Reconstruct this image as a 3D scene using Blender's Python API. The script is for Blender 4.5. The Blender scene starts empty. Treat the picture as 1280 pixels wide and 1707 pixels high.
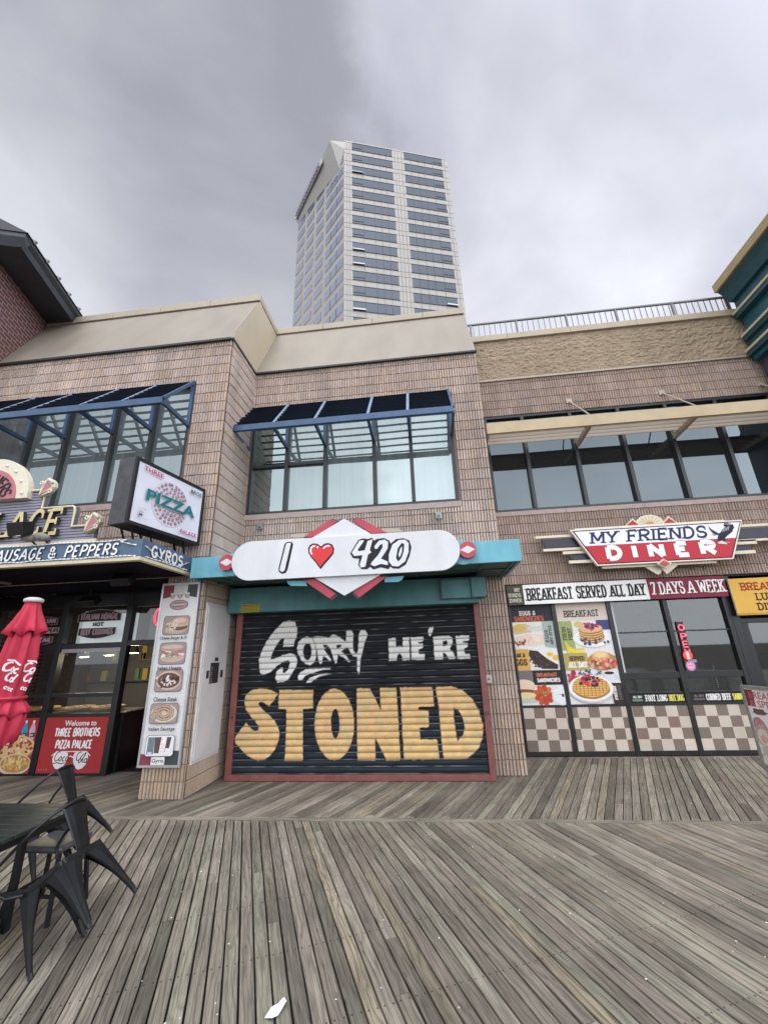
import bpy, math, random
from mathutils import Vector, Matrix
R=math.radians
random.seed(7)
sc=bpy.context.scene; COL=sc.collection
# ---------------------------------------------------------------- camera, world, sun, exposure
def cam_axes(yaw,pit,rol):
    cy,sy=math.cos(yaw),math.sin(yaw)
    f=Vector((sy*math.cos(pit),cy*math.cos(pit),math.sin(pit)))
    r0=Vector((cy,-sy,0)); u0=r0.cross(f); c,s=math.cos(rol),math.sin(rol)
    return c*r0+s*u0, -s*r0+c*u0, f
RX,UX,FX=cam_axes(R(-6.0455),R(18.936),R(-1.8597))
FPX=684.24; EYE=Vector((0,0,1.74))
cd=bpy.data.cameras.new('camera'); cam=bpy.data.objects.new('camera',cd); COL.objects.link(cam)
cam.matrix_world=Matrix(((RX.x,UX.x,-FX.x,0),(RX.y,UX.y,-FX.y,0),(RX.z,UX.z,-FX.z,1.74),(0,0,0,1)))
cd.sensor_fit='VERTICAL'; cd.sensor_height=24; cd.sensor_width=18; cd.lens=FPX/1707*24; cd.clip_end=2000; cd.clip_start=.05
sc.camera=cam
SUN_EL,SUN_AZ=R(66),R(205)     # azimuth: direction the sun stands in, from +y clockwise
w=bpy.data.worlds.new("World"); sc.world=w; w.use_nodes=True
nt=w.node_tree; nt.nodes.clear(); N=nt.nodes.new; LK=nt.links.new
def nd(t,**k):
    n=N(t)
    for a,b in k.items(): setattr(n,a,b)
    return n
out=nd('ShaderNodeOutputWorld'); bg=nd('ShaderNodeBackground'); bg.inputs[1].default_value=.1
sky=nd('ShaderNodeTexSky',sky_type='NISHITA',sun_disc=False,sun_elevation=SUN_EL,sun_rotation=SUN_AZ)
tc=nd('ShaderNodeTexCoord')
mp=nd('ShaderNodeMapping'); mp.inputs['Scale'].default_value=(1.0,1.0,1.6); mp.inputs['Location'].default_value=(.35,.2,.1)
n1=nd('ShaderNodeTexNoise'); n1.inputs['Scale'].default_value=1.7; n1.inputs['Detail'].default_value=6; n1.inputs['Roughness'].default_value=.5; n1.inputs['Distortion'].default_value=.35
LK(tc.outputs['Generated'],mp.inputs[0]); LK(mp.outputs[0],n1.inputs[0])
ramp=nd('ShaderNodeValToRGB'); e=ramp.color_ramp.elements
e[0].position=.38; e[0].color=(4.7,4.83,5.45,1); e[1].position=.64; e[1].color=(7.5,7.65,8.25,1)
LK(n1.outputs[0],ramp.inputs[0])
# the overcast is thinner to the south-east behind the camera, and thickest to the north-west
dt=nd('ShaderNodeVectorMath',operation='DOT_PRODUCT'); dt.inputs[1].default_value=(.42,-.88,.15)
LK(tc.outputs['Generated'],dt.inputs[0])
mr=nd('ShaderNodeMapRange',clamp=True); mr.inputs[1].default_value=-.12; mr.inputs[2].default_value=.62; mr.inputs[3].default_value=.99; mr.inputs[4].default_value=3.0
LK(dt.outputs['Value'],mr.inputs[0])
dt2=nd('ShaderNodeVectorMath',operation='DOT_PRODUCT'); dt2.inputs[1].default_value=(.80,.45,-.38); LK(tc.outputs['Generated'],dt2.inputs[0])
mr2=nd('ShaderNodeMapRange',clamp=True); mr2.inputs[1].default_value=-.75; mr2.inputs[2].default_value=.55; mr2.inputs[3].default_value=.97; mr2.inputs[4].default_value=1.07; LK(dt2.outputs['Value'],mr2.inputs[0])
mm=nd('ShaderNodeMath',operation='MULTIPLY'); LK(mr.outputs[0],mm.inputs[0]); LK(mr2.outputs[0],mm.inputs[1])
sm=nd('ShaderNodeVectorMath',operation='SCALE'); LK(ramp.outputs[0],sm.inputs[0]); ra=lambda px,py:(RX*((px-640)/FPX)-UX*((py-853.5)/FPX)+FX).normalized()
en=ra(575,-60).cross(ra(625,245)).normalized()        # edge of the heavier cloud bank to the west
if en.dot(ra(100,300))<0: en=-en
d3=nd('ShaderNodeVectorMath',operation='DOT_PRODUCT'); d3.inputs[1].default_value=en; LK(tc.outputs['Generated'],d3.inputs[0])
n2=nd('ShaderNodeTexNoise'); n2.inputs['Scale'].default_value=2.9; n2.inputs['Detail'].default_value=7; n2.inputs['Roughness'].default_value=.55; LK(tc.outputs['Generated'],n2.inputs[0])
a3=nd('ShaderNodeMath',operation='MULTIPLY_ADD'); LK(n2.outputs[0],a3.inputs[0]); a3.inputs[1].default_value=.60; LK(d3.outputs['Value'],a3.inputs[2])
m3=nd('ShaderNodeMapRange',clamp=True,interpolation_type='SMOOTHSTEP'); m3.inputs[1].default_value=.21; m3.inputs[2].default_value=.37; m3.inputs[3].default_value=1.12; m3.inputs[4].default_value=.76; LK(a3.outputs[0],m3.inputs[0])
m4=nd('ShaderNodeMapRange',clamp=True,interpolation_type='SMOOTHSTEP'); m4.inputs[1].default_value=.30; m4.inputs[2].default_value=.85; m4.inputs[3].default_value=0; m4.inputs[4].default_value=.20; LK(d3.outputs['Value'],m4.inputs[0])
mq_=nd('ShaderNodeMath',operation='ADD'); LK(m3.outputs[0],mq_.inputs[0]); LK(m4.outputs[0],mq_.inputs[1])
mq2=nd('ShaderNodeMath',operation='MULTIPLY'); LK(mq_.outputs[0],mq2.inputs[0]); LK(mm.outputs[0],mq2.inputs[1])
sz=nd('ShaderNodeSeparateXYZ'); LK(tc.outputs['Generated'],sz.inputs[0]); mh=nd('ShaderNodeMapRange',clamp=True); mh.inputs[1].default_value=.45; mh.inputs[2].default_value=.85; mh.inputs[3].default_value=1.13; mh.inputs[4].default_value=.97; LK(sz.outputs['Z'],mh.inputs[0]); mq3=nd('ShaderNodeMath',operation='MULTIPLY'); LK(mq2.outputs[0],mq3.inputs[0]); LK(mh.outputs[0],mq3.inputs[1])
LK(mq3.outputs[0],sm.inputs['Scale'])
mx=nd('ShaderNodeMix',data_type='RGBA'); mx.inputs[0].default_value=.93
LK(sky.outputs[0],mx.inputs[6]); LK(sm.outputs[0],mx.inputs[7]); LK(mx.outputs[2],bg.inputs[0]); LK(bg.outputs[0],out.inputs[0])
sl=bpy.data.lights.new('sun','SUN'); sl.energy=1.1; sl.angle=R(26); sl.color=(1,.985,.965)
so=bpy.data.objects.new('sun',sl); COL.objects.link(so)
sd=Vector((math.sin(SUN_AZ)*math.cos(SUN_EL),math.cos(SUN_AZ)*math.cos(SUN_EL),math.sin(SUN_EL)))
so.rotation_euler=sd.to_track_quat('Z','Y').to_euler()
sc.view_settings.view_transform='Standard'; sc.view_settings.look='None'; sc.view_settings.exposure=0.22; sc.view_settings.gamma=1
sc.cycles.max_bounces=8; sc.cycles.transparent_max_bounces=12; sc.cycles.caustics_reflective=False; sc.cycles.caustics_refractive=False
# ---------------------------------------------------------------- helpers
def ray(px,py): return RX*((px-640)/FPX)-UX*((py-853.5)/FPX)+FX
def W(px,py,y=None,z=None,x=None):
    """world point of a photo pixel on a known plane"""
    d=ray(px,py)
    if y is not None: t=y/d.y
    elif z is not None: t=(z-1.74)/d.z
    else: t=x/d.x
    return EYE+d*t
def WP(px,py,p0,n):
    d=ray(px,py); return EYE+d*((p0-EYE).dot(n)/d.dot(n))
def lin(c):
    if isinstance(c,str): c=tuple(int(c[i:i+2],16)/255 for i in (0,2,4))
    return tuple((v/12.92 if v<=.04045 else ((v+.055)/1.055)**2.4) for v in c)
MATS={}
def mat(name,col,rough=.6,metal=0,var=.12,vs=6,bump=0,bs=40,spec=.5,col2=None,attr=False,stretch=None):
    if name in MATS: return MATS[name]
    m=bpy.data.materials.new(name); m.use_nodes=True; t=m.node_tree; b=t.nodes['Principled BSDF']
    n=t.nodes.new; l=t.links.new
    c=lin(col) if isinstance(col,str) else col
    b.inputs['Roughness'].default_value=rough; b.inputs['Metallic'].default_value=metal; b.inputs['Specular IOR Level'].default_value=spec
    g=n('ShaderNodeNewGeometry'); mpn=n('ShaderNodeMapping'); l(g.outputs['Position'],mpn.inputs[0])
    if stretch: mpn.inputs['Scale'].default_value=stretch
    if attr:
        a=n('ShaderNodeAttribute'); a.attribute_name='Col'; src=a.outputs['Color']
    else:
        src=None
    if var>0:
        no=n('ShaderNodeTexNoise'); no.inputs['Scale'].default_value=vs; no.inputs['Detail'].default_value=8; no.inputs['Roughness'].default_value=.62
        l(mpn.outputs[0],no.inputs[0])
        mxn=n('ShaderNodeMix'); mxn.data_type='RGBA'
        if src is None and col2 is not None:
            rp=n('ShaderNodeValToRGB'); rp.color_ramp.elements[0].position=.35; rp.color_ramp.elements[1].position=.65
            rp.color_ramp.elements[0].color=(*c,1); c2=lin(col2) if isinstance(col2,str) else col2; rp.color_ramp.elements[1].color=(*c2,1)
            l(no.outputs[0],rp.inputs[0]); l(rp.outputs[0],b.inputs['Base Color'])
        else:
            mr2=n('ShaderNodeMapRange'); mr2.inputs[1].default_value=.3; mr2.inputs[2].default_value=.7; mr2.inputs[3].default_value=1-var; mr2.inputs[4].default_value=1+var
            l(no.outputs[0],mr2.inputs[0]); sc2=n('ShaderNodeVectorMath'); sc2.operation='SCALE'
            if src is None: sc2.inputs[0].default_value=c
            else: l(src,sc2.inputs[0])
            l(mr2.outputs[0],sc2.inputs['Scale']); l(sc2.outputs[0],b.inputs['Base Color'])
        mr3=n('ShaderNodeMapRange'); mr3.inputs[3].default_value=max(rough-.12,.03); mr3.inputs[4].default_value=min(rough+.12,1); l(no.outputs[0],mr3.inputs[0]); l(mr3.outputs[0],b.inputs['Roughness'])
    else:
        if src is None: b.inputs['Base Color'].default_value=(*c,1)
        else: l(src,b.inputs['Base Color'])
    if bump>0:
        nb=n('ShaderNodeTexNoise'); nb.inputs['Scale'].default_value=bs; nb.inputs['Detail'].default_value=6; nb.inputs['Roughness'].default_value=.7
        l(mpn.outputs[0],nb.inputs[0]); bu=n('ShaderNodeBump'); bu.inputs['Strength'].default_value=bump; bu.inputs['Distance'].default_value=.02
        l(nb.outputs[0],bu.inputs['Height']); l(bu.outputs[0],b.inputs['Normal'])
    MATS[name]=m; return m
def glass_reflect(name,tint,dark,fac,rough=.015,wav=.02):
    m=bpy.data.materials.new(name); m.use_nodes=True; t=m.node_tree; t.nodes.clear(); n=t.nodes.new; l=t.links.new
    o=n('ShaderNodeOutputMaterial'); g=n('ShaderNodeBsdfGlossy'); g.inputs['Color'].default_value=(*tint,1); g.inputs['Roughness'].default_value=rough
    d=n('ShaderNodeBsdfDiffuse'); d.inputs['Color'].default_value=(*dark,1)
    if dark[0]>.05:   # pleats of the curtains hanging behind the glass
        g0=n('ShaderNodeNewGeometry'); mp0=n('ShaderNodeMapping'); mp0.inputs['Scale'].default_value=(9,9,.35); l(g0.outputs['Position'],mp0.inputs[0]); q0=n('ShaderNodeTexNoise'); q0.inputs['Scale'].default_value=1; q0.inputs['Detail'].default_value=4; l(mp0.outputs[0],q0.inputs[0])
        r0=n('ShaderNodeMapRange'); r0.inputs[1].default_value=.3; r0.inputs[2].default_value=.7; r0.inputs[3].default_value=.78; r0.inputs[4].default_value=1.14; l(q0.outputs[0],r0.inputs[0]); v0=n('ShaderNodeVectorMath'); v0.operation='SCALE'; v0.inputs[0].default_value=dark; l(r0.outputs[0],v0.inputs['Scale']); l(v0.outputs[0],d.inputs['Color'])
    x=n('ShaderNodeMixShader'); x.inputs[0].default_value=fac
    ge=n('ShaderNodeNewGeometry'); no=n('ShaderNodeTexNoise'); no.inputs['Scale'].default_value=1.3; no.inputs['Detail'].default_value=1; l(ge.outputs['Position'],no.inputs[0])
    bu=n('ShaderNodeBump'); bu.inputs['Strength'].default_value=wav; bu.inputs['Distance'].default_value=.05; l(no.outputs[0],bu.inputs['Height']); l(bu.outputs[0],g.inputs['Normal'])
    l(d.outputs[0],x.inputs[1]); l(g.outputs[0],x.inputs[2]); l(x.outputs[0],o.inputs[0]); return m
def glass_clear(name,tint,refl):
    m=bpy.data.materials.new(name); m.use_nodes=True; t=m.node_tree; t.nodes.clear(); n=t.nodes.new; l=t.links.new
    o=n('ShaderNodeOutputMaterial'); g=n('ShaderNodeBsdfGlossy'); g.inputs['Roughness'].default_value=.02; g.inputs['Color'].default_value=(.9,.95,.95,1)
    d=n('ShaderNodeBsdfTransparent'); d.inputs['Color'].default_value=(*tint,1)
    f=n('ShaderNodeFresnel'); f.inputs[0].default_value=1.5; a=n('ShaderNodeMath'); a.operation='MULTIPLY_ADD'; a.inputs[1].default_value=1; a.inputs[2].default_value=refl; l(f.outputs[0],a.inputs[0])
    x=n('ShaderNodeMixShader'); l(a.outputs[0],x.inputs[0]); l(d.outputs[0],x.inputs[1]); l(g.outputs[0],x.inputs[2]); l(x.outputs[0],o.inputs[0]); return m
def emit(name,col,s):
    m=bpy.data.materials.new(name); m.use_nodes=True; b=m.node_tree.nodes['Principled BSDF']
    b.inputs['Base Color'].default_value=(*col,1); b.inputs['Emission Color'].default_value=(*col,1); b.inputs['Emission Strength'].default_value=s; return m
LOC={}
def thing(name,label,cat,loc=(0,0,0),group=None):
    o=bpy.data.objects.new(name,None); COL.objects.link(o); o.location=loc; o.empty_display_size=.2
    o['label']=label; o['category']=cat
    if group: o['group']=group
    LOC[o.name]=Vector(loc); return o
def tag(o,label,cat,group=None):
    o['label']=label; o['category']=cat
    if group: o['group']=group
    return o
class MB:
    def __init__(s): s.v=[]; s.f=[]; s.c=[]; s.m=[]; s.uv=None
    def add(s,vs,fs,c=(1,1,1),mi=0):
        k=len(s.v); s.v+= [tuple(p) for p in vs]; s.f+=[tuple(i+k for i in f) for f in fs]; s.c+=[c]*len(fs); s.m+=[mi]*len(fs)
    def box(s,x0,x1,y0,y1,z0,z1,c=(1,1,1),mi=0):
        x0,x1=min(x0,x1),max(x0,x1); y0,y1=min(y0,y1),max(y0,y1); z0,z1=min(z0,z1),max(z0,z1)
        s.add([(x0,y0,z0),(x1,y0,z0),(x1,y1,z0),(x0,y1,z0),(x0,y0,z1),(x1,y0,z1),(x1,y1,z1),(x0,y1,z1)],
              [(0,3,2,1),(4,5,6,7),(0,1,5,4),(1,2,6,5),(2,3,7,6),(3,0,4,7)],c,mi)
    def bar(s,a,b,w,h,up=(0,0,1),c=(1,1,1),mi=0):
        a,b=Vector(a),Vector(b); d=(b-a).normalized(); up=Vector(up); sx=d.cross(up)
        if sx.length<1e-4: sx=d.cross(Vector((1,0,0)))
        sx.normalize(); uz=sx.cross(d); sx*=w/2; uz*=h/2
        s.add([a-sx-uz,a+sx-uz,a+sx+uz,a-sx+uz,b-sx-uz,b+sx-uz,b+sx+uz,b-sx+uz],[(0,1,2,3),(7,6,5,4),(0,4,5,1),(1,5,6,2),(2,6,7,3),(3,7,4,0)],c,mi)
    def prism(s,poly,ext,c=(1,1,1),mi=0,cs=None):
        n=len(poly); e=Vector(ext); a=[Vector(p) for p in poly]; b=[p+e for p in a]
        nrm=Vector((0,0,0))
        for i in range(n): nrm+=a[i].cross(a[(i+1)%n])
        fl=nrm.dot(e)>0
        f0=tuple(range(n)); f1=tuple(range(n,2*n))
        s.add(a+b,[f0[::-1] if fl else f0, f1 if fl else f1[::-1]]+[((i,(i+1)%n,n+(i+1)%n,n+i) if fl else (n+i,n+(i+1)%n,(i+1)%n,i)) for i in range(n)],c,mi)
    def tube(s,pts,r,n=8,c=(1,1,1),mi=0,closed=False):
        P=[Vector(p) for p in pts]; m=len(P); rr=r if isinstance(r,(list,tuple)) else [r]*m
        vs=[]; prev=None
        for i,p in enumerate(P):
            if closed: d=P[(i+1)%m]-P[i-1]
            else: d=P[min(i+1,m-1)]-P[max(i-1,0)]
            d.normalize()
            if prev is None:
                u=d.cross(Vector((0,0,1)))
                if u.length<.05: u=d.cross(Vector((1,0,0)))
            else: u=prev-d*prev.dot(d)
            u.normalize(); prev=u; q=d.cross(u)
            vs+=[p+(u*math.cos(2*math.pi*k/n)+q*math.sin(2*math.pi*k/n))*rr[i] for k in range(n)]
        fs=[]; mm=m if closed else m-1
        for i in range(mm):
            j=(i+1)%m
            fs+=[(i*n+k,i*n+(k+1)%n,j*n+(k+1)%n,j*n+k) for k in range(n)]
        if not closed: fs+=[tuple(range(n))[::-1],tuple((m-1)*n+k for k in range(n))]
        s.add(vs,fs,c,mi)
    def lathe(s,prof,o=(0,0,0),n=20,c=(1,1,1),mi=0):
        o=Vector(o); m=len(prof); vs=[]
        for r,z in prof: vs+=[o+Vector((r*math.cos(2*math.pi*k/n),r*math.sin(2*math.pi*k/n),z)) for k in range(n)]
        s.add(vs,[(i*n+k,i*n+(k+1)%n,(i+1)*n+(k+1)%n,(i+1)*n+k) for i in range(m-1) for k in range(n)]+[tuple(range(n))[::-1],tuple((m-1)*n+k for k in range(n))],c,mi)
    def quad(s,a,b,c_,d,c=(1,1,1),mi=0): s.add([a,b,c_,d],[(0,1,2,3)],c,mi)
    def build(s,name,ms,parent=None,bevel=0,smooth=False,origin=None):
        me=bpy.data.meshes.new(name); o_=Vector((0,0,0))
        if parent is not None: o_=LOC.get(parent.name,Vector((0,0,0)))
        elif origin is not None: o_=Vector(origin)
        me.from_pydata([tuple(Vector(p)-o_) for p in s.v],[],s.f)
        if not isinstance(ms,(list,tuple)): ms=[ms]
        for m in ms: me.materials.append(m)
        me.polygons.foreach_set('material_index',s.m)
        a=me.color_attributes.new('Col','FLOAT_COLOR','CORNER'); buf=[]
        for p,c in zip(s.f,s.c): buf+=[c[0],c[1],c[2],1.0]*len(p)
        a.data.foreach_set('color',buf)
        if s.uv:
            u=me.uv_layers.new(name='UVMap'); u.data.foreach_set('uv',s.uv)
        if smooth: me.polygons.foreach_set('use_smooth',[True]*len(s.f))
        me.update(); ob=bpy.data.objects.new(name,me); COL.objects.link(ob)
        if parent is not None: ob.parent=parent; LOC[ob.name]=o_
        elif origin is not None: ob.location=origin; LOC[ob.name]=o_
        if bevel:
            b=ob.modifiers.new('bevel','BEVEL'); b.width=bevel; b.segments=2; b.limit_method='ANGLE'; b.angle_limit=R(35)
        return ob
def struct(o): o['kind']='structure'; return o
# ---------------------------------------------------------------- stroke lettering
def arc(cx,cy,rx,ry,a0,a1,n=10): return [(cx+rx*math.cos(R(a0+(a1-a0)*i/n)),cy+ry*math.sin(R(a0+(a1-a0)*i/n))) for i in range(n+1)]
GL={ # width, [(points, serif codes start/end)]  1 slab, 2 tick
'A':(.66,[([(.02,0),(.31,1)],'10'),([(.35,1),(.64,0)],'01'),([(.15,.33),(.52,.33)],'00')]),
'B':(.58,[([(.08,0),(.08,1)],'11'),([(.08,1),(.3,1)]+arc(.3,.76,.24,.24,90,-90)+[(.08,.52)],'00'),([(.08,.52),(.3,.52)]+arc(.3,.26,.27,.26,90,-90)+[(.08,0)],'00')]),
'C':(.58,[(arc(.32,.5,.27,.5,48,312,20),'22')]),
'D':(.6,[([(.08,0),(.08,1)],'11'),([(.08,1),(.25,1)]+arc(.25,.5,.3,.5,90,-90,16)+[(.08,0)],'00')]),
'E':(.54,[([(.08,0),(.08,1)],'11'),([(.08,1),(.48,1)],'02'),([(.08,.52),(.38,.52)],'02'),([(.08,0),(.5,0)],'02')]),
'F':(.52,[([(.08,0),(.08,1)],'11'),([(.08,1),(.48,1)],'02'),([(.08,.5),(.38,.5)],'02')]),
'G':(.6,[(arc(.32,.5,.27,.5,48,330,20)+[(.56,.42)],'20'),([(.36,.42),(.6,.42)],'00')]),
'H':(.62,[([(.08,0),(.08,1)],'11'),([(.54,0),(.54,1)],'11'),([(.08,.5),(.54,.5)],'00')]),
'I':(.22,[([(.11,0),(.11,1)],'11')]),
'J':(.46,[([(.38,1),(.38,.25)]+arc(.21,.25,.17,.25,0,-150),'10')]),
'K':(.6,[([(.08,0),(.08,1)],'11'),([(.08,.42),(.54,1)],'01'),([(.22,.58),(.56,0)],'01')]),
'L':(.5,[([(.08,0),(.08,1)],'11'),([(.08,0),(.48,0)],'02')]),
'M':(.78,[([(.08,0),(.08,1)],'11'),([(.08,1),(.39,.2)],'00'),([(.39,.2),(.7,1)],'00'),([(.7,0),(.7,1)],'11')]),
'N':(.64,[([(.08,0),(.08,1)],'11'),([(.08,1),(.56,0)],'00'),([(.56,0),(.56,1)],'01')]),
'O':(.62,[(arc(.31,.5,.26,.5,0,360,26),'00')]),
'P':(.56,[([(.08,0),(.08,1)],'11'),([(.08,1),(.3,1)]+arc(.3,.74,.25,.26,90,-90)+[(.08,.48)],'00')]),
'R':(.6,[([(.08,0),(.08,1)],'11'),([(.08,1),(.3,1)]+arc(.3,.74,.25,.26,90,-90)+[(.08,.48)],'00'),([(.28,.48),(.56,0)],'01')]),
'S':(.54,[(arc(.28,.745,.21,.255,25,270,14)+arc(.28,.245,.23,.245,90,-155,14)[1:],'22')]),
'T':(.56,[([(.28,0),(.28,1)],'10'),([(.02,1),(.54,1)],'22')]),
'U':(.6,[([(.08,1),(.08,.28)]+arc(.3,.28,.22,.28,180,360)+[(.52,1)],'11')]),
'V':(.62,[([(.02,1),(.3,0)],'10'),([(.32,0),(.6,1)],'01')]),
'W':(.86,[([(.02,1),(.22,0)],'10'),([(.22,0),(.43,.85)],'00'),([(.43,.85),(.64,0)],'00'),([(.64,0),(.84,1)],'01')]),
'Y':(.6,[([(.3,0),(.3,.45)],'10'),([(.3,.45),(.02,1)],'01'),([(.3,.45),(.58,1)],'01')]),
'Z':(.56,[([(.04,1),(.52,1)],'20'),([(.52,1),(.04,0)],'00'),([(.04,0),(.54,0)],'02')]),
'&':(.64,[([(.6,.0),(.2,.62)]+arc(.3,.78,.15,.22,210,-40,14)+[(.16,.4)]+arc(.27,.24,.22,.24,140,330,14)+[(.6,.46)],'00')]),
"'":(.16,[([(.08,1),(.06,.75)],'00')]),
'7':(.52,[([(.04,1),(.5,1)],'20'),([(.5,1),(.2,0)],'01')]),
'2':(.52,[(arc(.26,.72,.2,.28,160,-30,12)+[(.06,0)],'00'),([(.06,0),(.5,0)],'02')]),
'0':(.56,[(arc(.28,.5,.22,.5,0,360,24),'00')]),
'4':(.56,[([(.4,0),(.4,1)],'10'),([(.4,1),(.04,.3)],'00'),([(.04,.3),(.54,.3)],'00')]),
}
def ribbon(pts,th,closed=False):
    """strip of quads along a 2D polyline -> (verts, faces)"""
    n=len(pts); P=[Vector((p[0],p[1])) for p in pts]
    if n>2 and (P[0]-P[-1]).length<1e-6: closed=True; P=P[:-1]; n-=1
    vs=[]
    for i in range(n):
        a=P[i-1] if (i>0 or closed) else None; b=P[(i+1)%n] if (i<n-1 or closed) else None
        d1=(P[i]-a).normalized() if a is not None else None; d2=(b-P[i]).normalized() if b is not None else None
        if d1 is None: d1=d2
        if d2 is None: d2=d1
        n1=Vector((-d1.y,d1.x)); n2=Vector((-d2.y,d2.x)); m=n1+n2
        if m.length<.3: m=n1
        m.normalize(); k=1/max(m.dot(n1),.55); t=th[i]/2 if isinstance(th,list) else th/2
        vs+=[P[i]+m*t*k,P[i]-m*t*k]
    fs=[(2*i,2*i+1,2*((i+1)%n)+1,2*((i+1)%n)) for i in range(n if closed else n-1)]
    return vs,fs
def slines(s,x0,y0,w,h,th,serif=True,slant=0,gap=.12):
    """list of (polyline,thickness,layer) filling the box exactly"""
    tot=sum(GL[c][0] if c!=' ' else .34 for c in s)+gap*(len(s)-1); k=(w-th)/tot; hh=h-th
    x=0; res=[]
    for c in s:
        if c==' ': x+=.34+gap; continue
        gw,ls=GL[c]
        for li,(pts,code) in enumerate(ls):
            Q=[(x0+th/2+(x+p[0])*k+slant*(p[1]*hh),y0+th/2+p[1]*hh) for p in pts]
            res.append((Q,th,li))
            if serif:
                for e,(p,q) in zip(code,((Q[0],Q[1]),(Q[-1],Q[-2]))):
                    if e=='1':
                        L=th*1.0+.05*hh; res.append(([(p[0]-L,p[1]+(th*.12 if p[1]<y0+h/2 else -th*.12)),(p[0]+L,p[1]+(th*.12 if p[1]<y0+h/2 else -th*.12))],th*.62,3+li*.3))
                    if e=='2':
                        sgn=1 if p[1]<y0+h*.4 else -1
                        res.append(([(p[0],p[1]-th*.45*sgn if abs(p[1]-y0-h*.52)>h*.2 else p[1]-.13*h),(p[0],p[1]+.17*h*sgn if abs(p[1]-y0-h*.52)>h*.2 else p[1]+.13*h)],th*.55,3+li*.3))
        x+=gw+gap
    return res
_tc={}
def btris(s,bold=0.0,shear=0.0):
    """text in Blender's own font as flat polygons in a unit box"""
    key=(s,bold,shear)
    if key in _tc: return _tc[key]
    cu=bpy.data.curves.new('t','FONT'); cu.body=s; cu.size=1; cu.offset=bold; cu.shear=shear; cu.resolution_u=3
    o=bpy.data.objects.new('t',cu); COL.objects.link(o); dg=bpy.context.evaluated_depsgraph_get(); ev=o.evaluated_get(dg); me=ev.to_mesh()
    vs=[(v.co.x,v.co.y) for v in me.vertices]; fs=[tuple(p.vertices) for p in me.polygons]
    ev.to_mesh_clear(); bpy.data.objects.remove(o); bpy.data.curves.remove(cu)
    xs=[v[0] for v in vs]; ys=[v[1] for v in vs]; a,b,c,d=min(xs),max(xs),min(ys),max(ys)
    r=([((x-a)/(b-a),(y-c)/(d-c)) for x,y in vs],fs); _tc[key]=r; return r
class Pic:
    """flat printed artwork: coloured polygons stacked in thin layers on a plane (o, u axis, v axis, n towards viewer)"""
    def __init__(s,o,u=(1,0,0),v=(0,0,1),n=(0,-1,0),dl=.0002):
        s.o=Vector(o); s.u=Vector(u).normalized(); s.v=Vector(v).normalized(); s.n=Vector(n).normalized(); s.b=MB(); s.L=1; s.dl=dl
    def P(s,p,L=None): return s.o+s.u*p[0]+s.v*p[1]+s.n*((s.L if L is None else L)*s.dl)
    def raw(s,vs,fs,c,L=None,flip=False):
        if isinstance(c,str): c=lin(c)
        P=[s.P(p,L) for p in vs]; g=[]
        for f in fs:
            a=sum(vs[f[i]][0]*vs[f[(i+1)%len(f)]][1]-vs[f[(i+1)%len(f)]][0]*vs[f[i]][1] for i in range(len(f)))
            fl=(s.u.cross(s.v)).dot(s.n)>0
            g.append(f if (a>0)==fl else f[::-1])
        s.b.add(P,g,c)
    def poly(s,pts,c): s.raw(pts,[tuple(range(len(pts)))],c); s.L+=1
    def rect(s,x0,y0,x1,y1,c): s.poly([(x0,y0),(x1,y0),(x1,y1),(x0,y1)],c)
    def rrect(s,x0,y0,x1,y1,r,c):
        p=arc(x1-r,y1-r,r,r,0,90,5)+arc(x0+r,y1-r,r,r,90,180,5)+arc(x0+r,y0+r,r,r,180,270,5)+arc(x1-r,y0+r,r,r,270,360,5); s.poly(p,c)
    def ell(s,cx,cy,rx,ry,c,a=0,n=18,irr=0):
        ca,sa=math.cos(a),math.sin(a); p=[]
        for k in range(n):
            t=2*math.pi*k/n; q=1+random.uniform(-irr,irr); x,y=rx*q*math.cos(t),ry*q*math.sin(t); p.append((cx+x*ca-y*sa,cy+x*sa+y*ca))
        s.poly(p,c)
    def line(s,pts,th,c): v,f=ribbon(pts,th); s.raw(v,f,c); s.L+=1
    def scat(s,cx,cy,rx,ry,n,r0,r1,cols,irr=.2,asp=1):
        for i in range(n):
            t=random.uniform(0,6.28); q=math.sqrt(random.random()); r=random.uniform(r0,r1)
            s.ell(cx+rx*q*math.cos(t),cy+ry*q*math.sin(t),r,r*asp*random.uniform(.6,1),random.choice(cols),random.uniform(0,3),9,irr); s.L-=.75
    def st(s,t,x,y,w,h,th,c,serif=True,slant=0,gap=.12,outline=None):
        for k,(col,ex) in enumerate(([(outline[0],outline[1])] if outline else [])+[(c,0)]):
            for pts,thk,li in slines(t,x,y,w,h,th,serif,slant,gap):
                v,f=ribbon(pts,thk+2*ex); s.raw(v,f,col,s.L+li*.5)
            s.L+=5
    def bt(s,t,x,y,w,h,c,bold=0,shear=0,rot=0):
        vs,fs=btris(t,bold,shear); s.raw([(x+a*w,y+b*h) for a,b in vs],fs,c); s.L+=1
    def build(s,name,parent,m=None): return s.b.build(name,m or PRINT,parent)
PRINT=mat('printed_vinyl',(1,1,1),.5,0,.06,3,attr=True,spec=.22)
NOISY=mat('printed_photo',(1,1,1),.45,0,.15,60,attr=True,spec=.22)
def vst(P,t,x,y,w,h,th,c,serif=True):
    for pts,thk,li in slines(t,0,0,h,w,th,serif):
        v,f=ribbon([(x+w-q[1],y+q[0]) for q in pts],thk); P.raw(v,f,lin(c) if isinstance(c,str) else c,P.L+li*.5)
    P.L+=5
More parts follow.
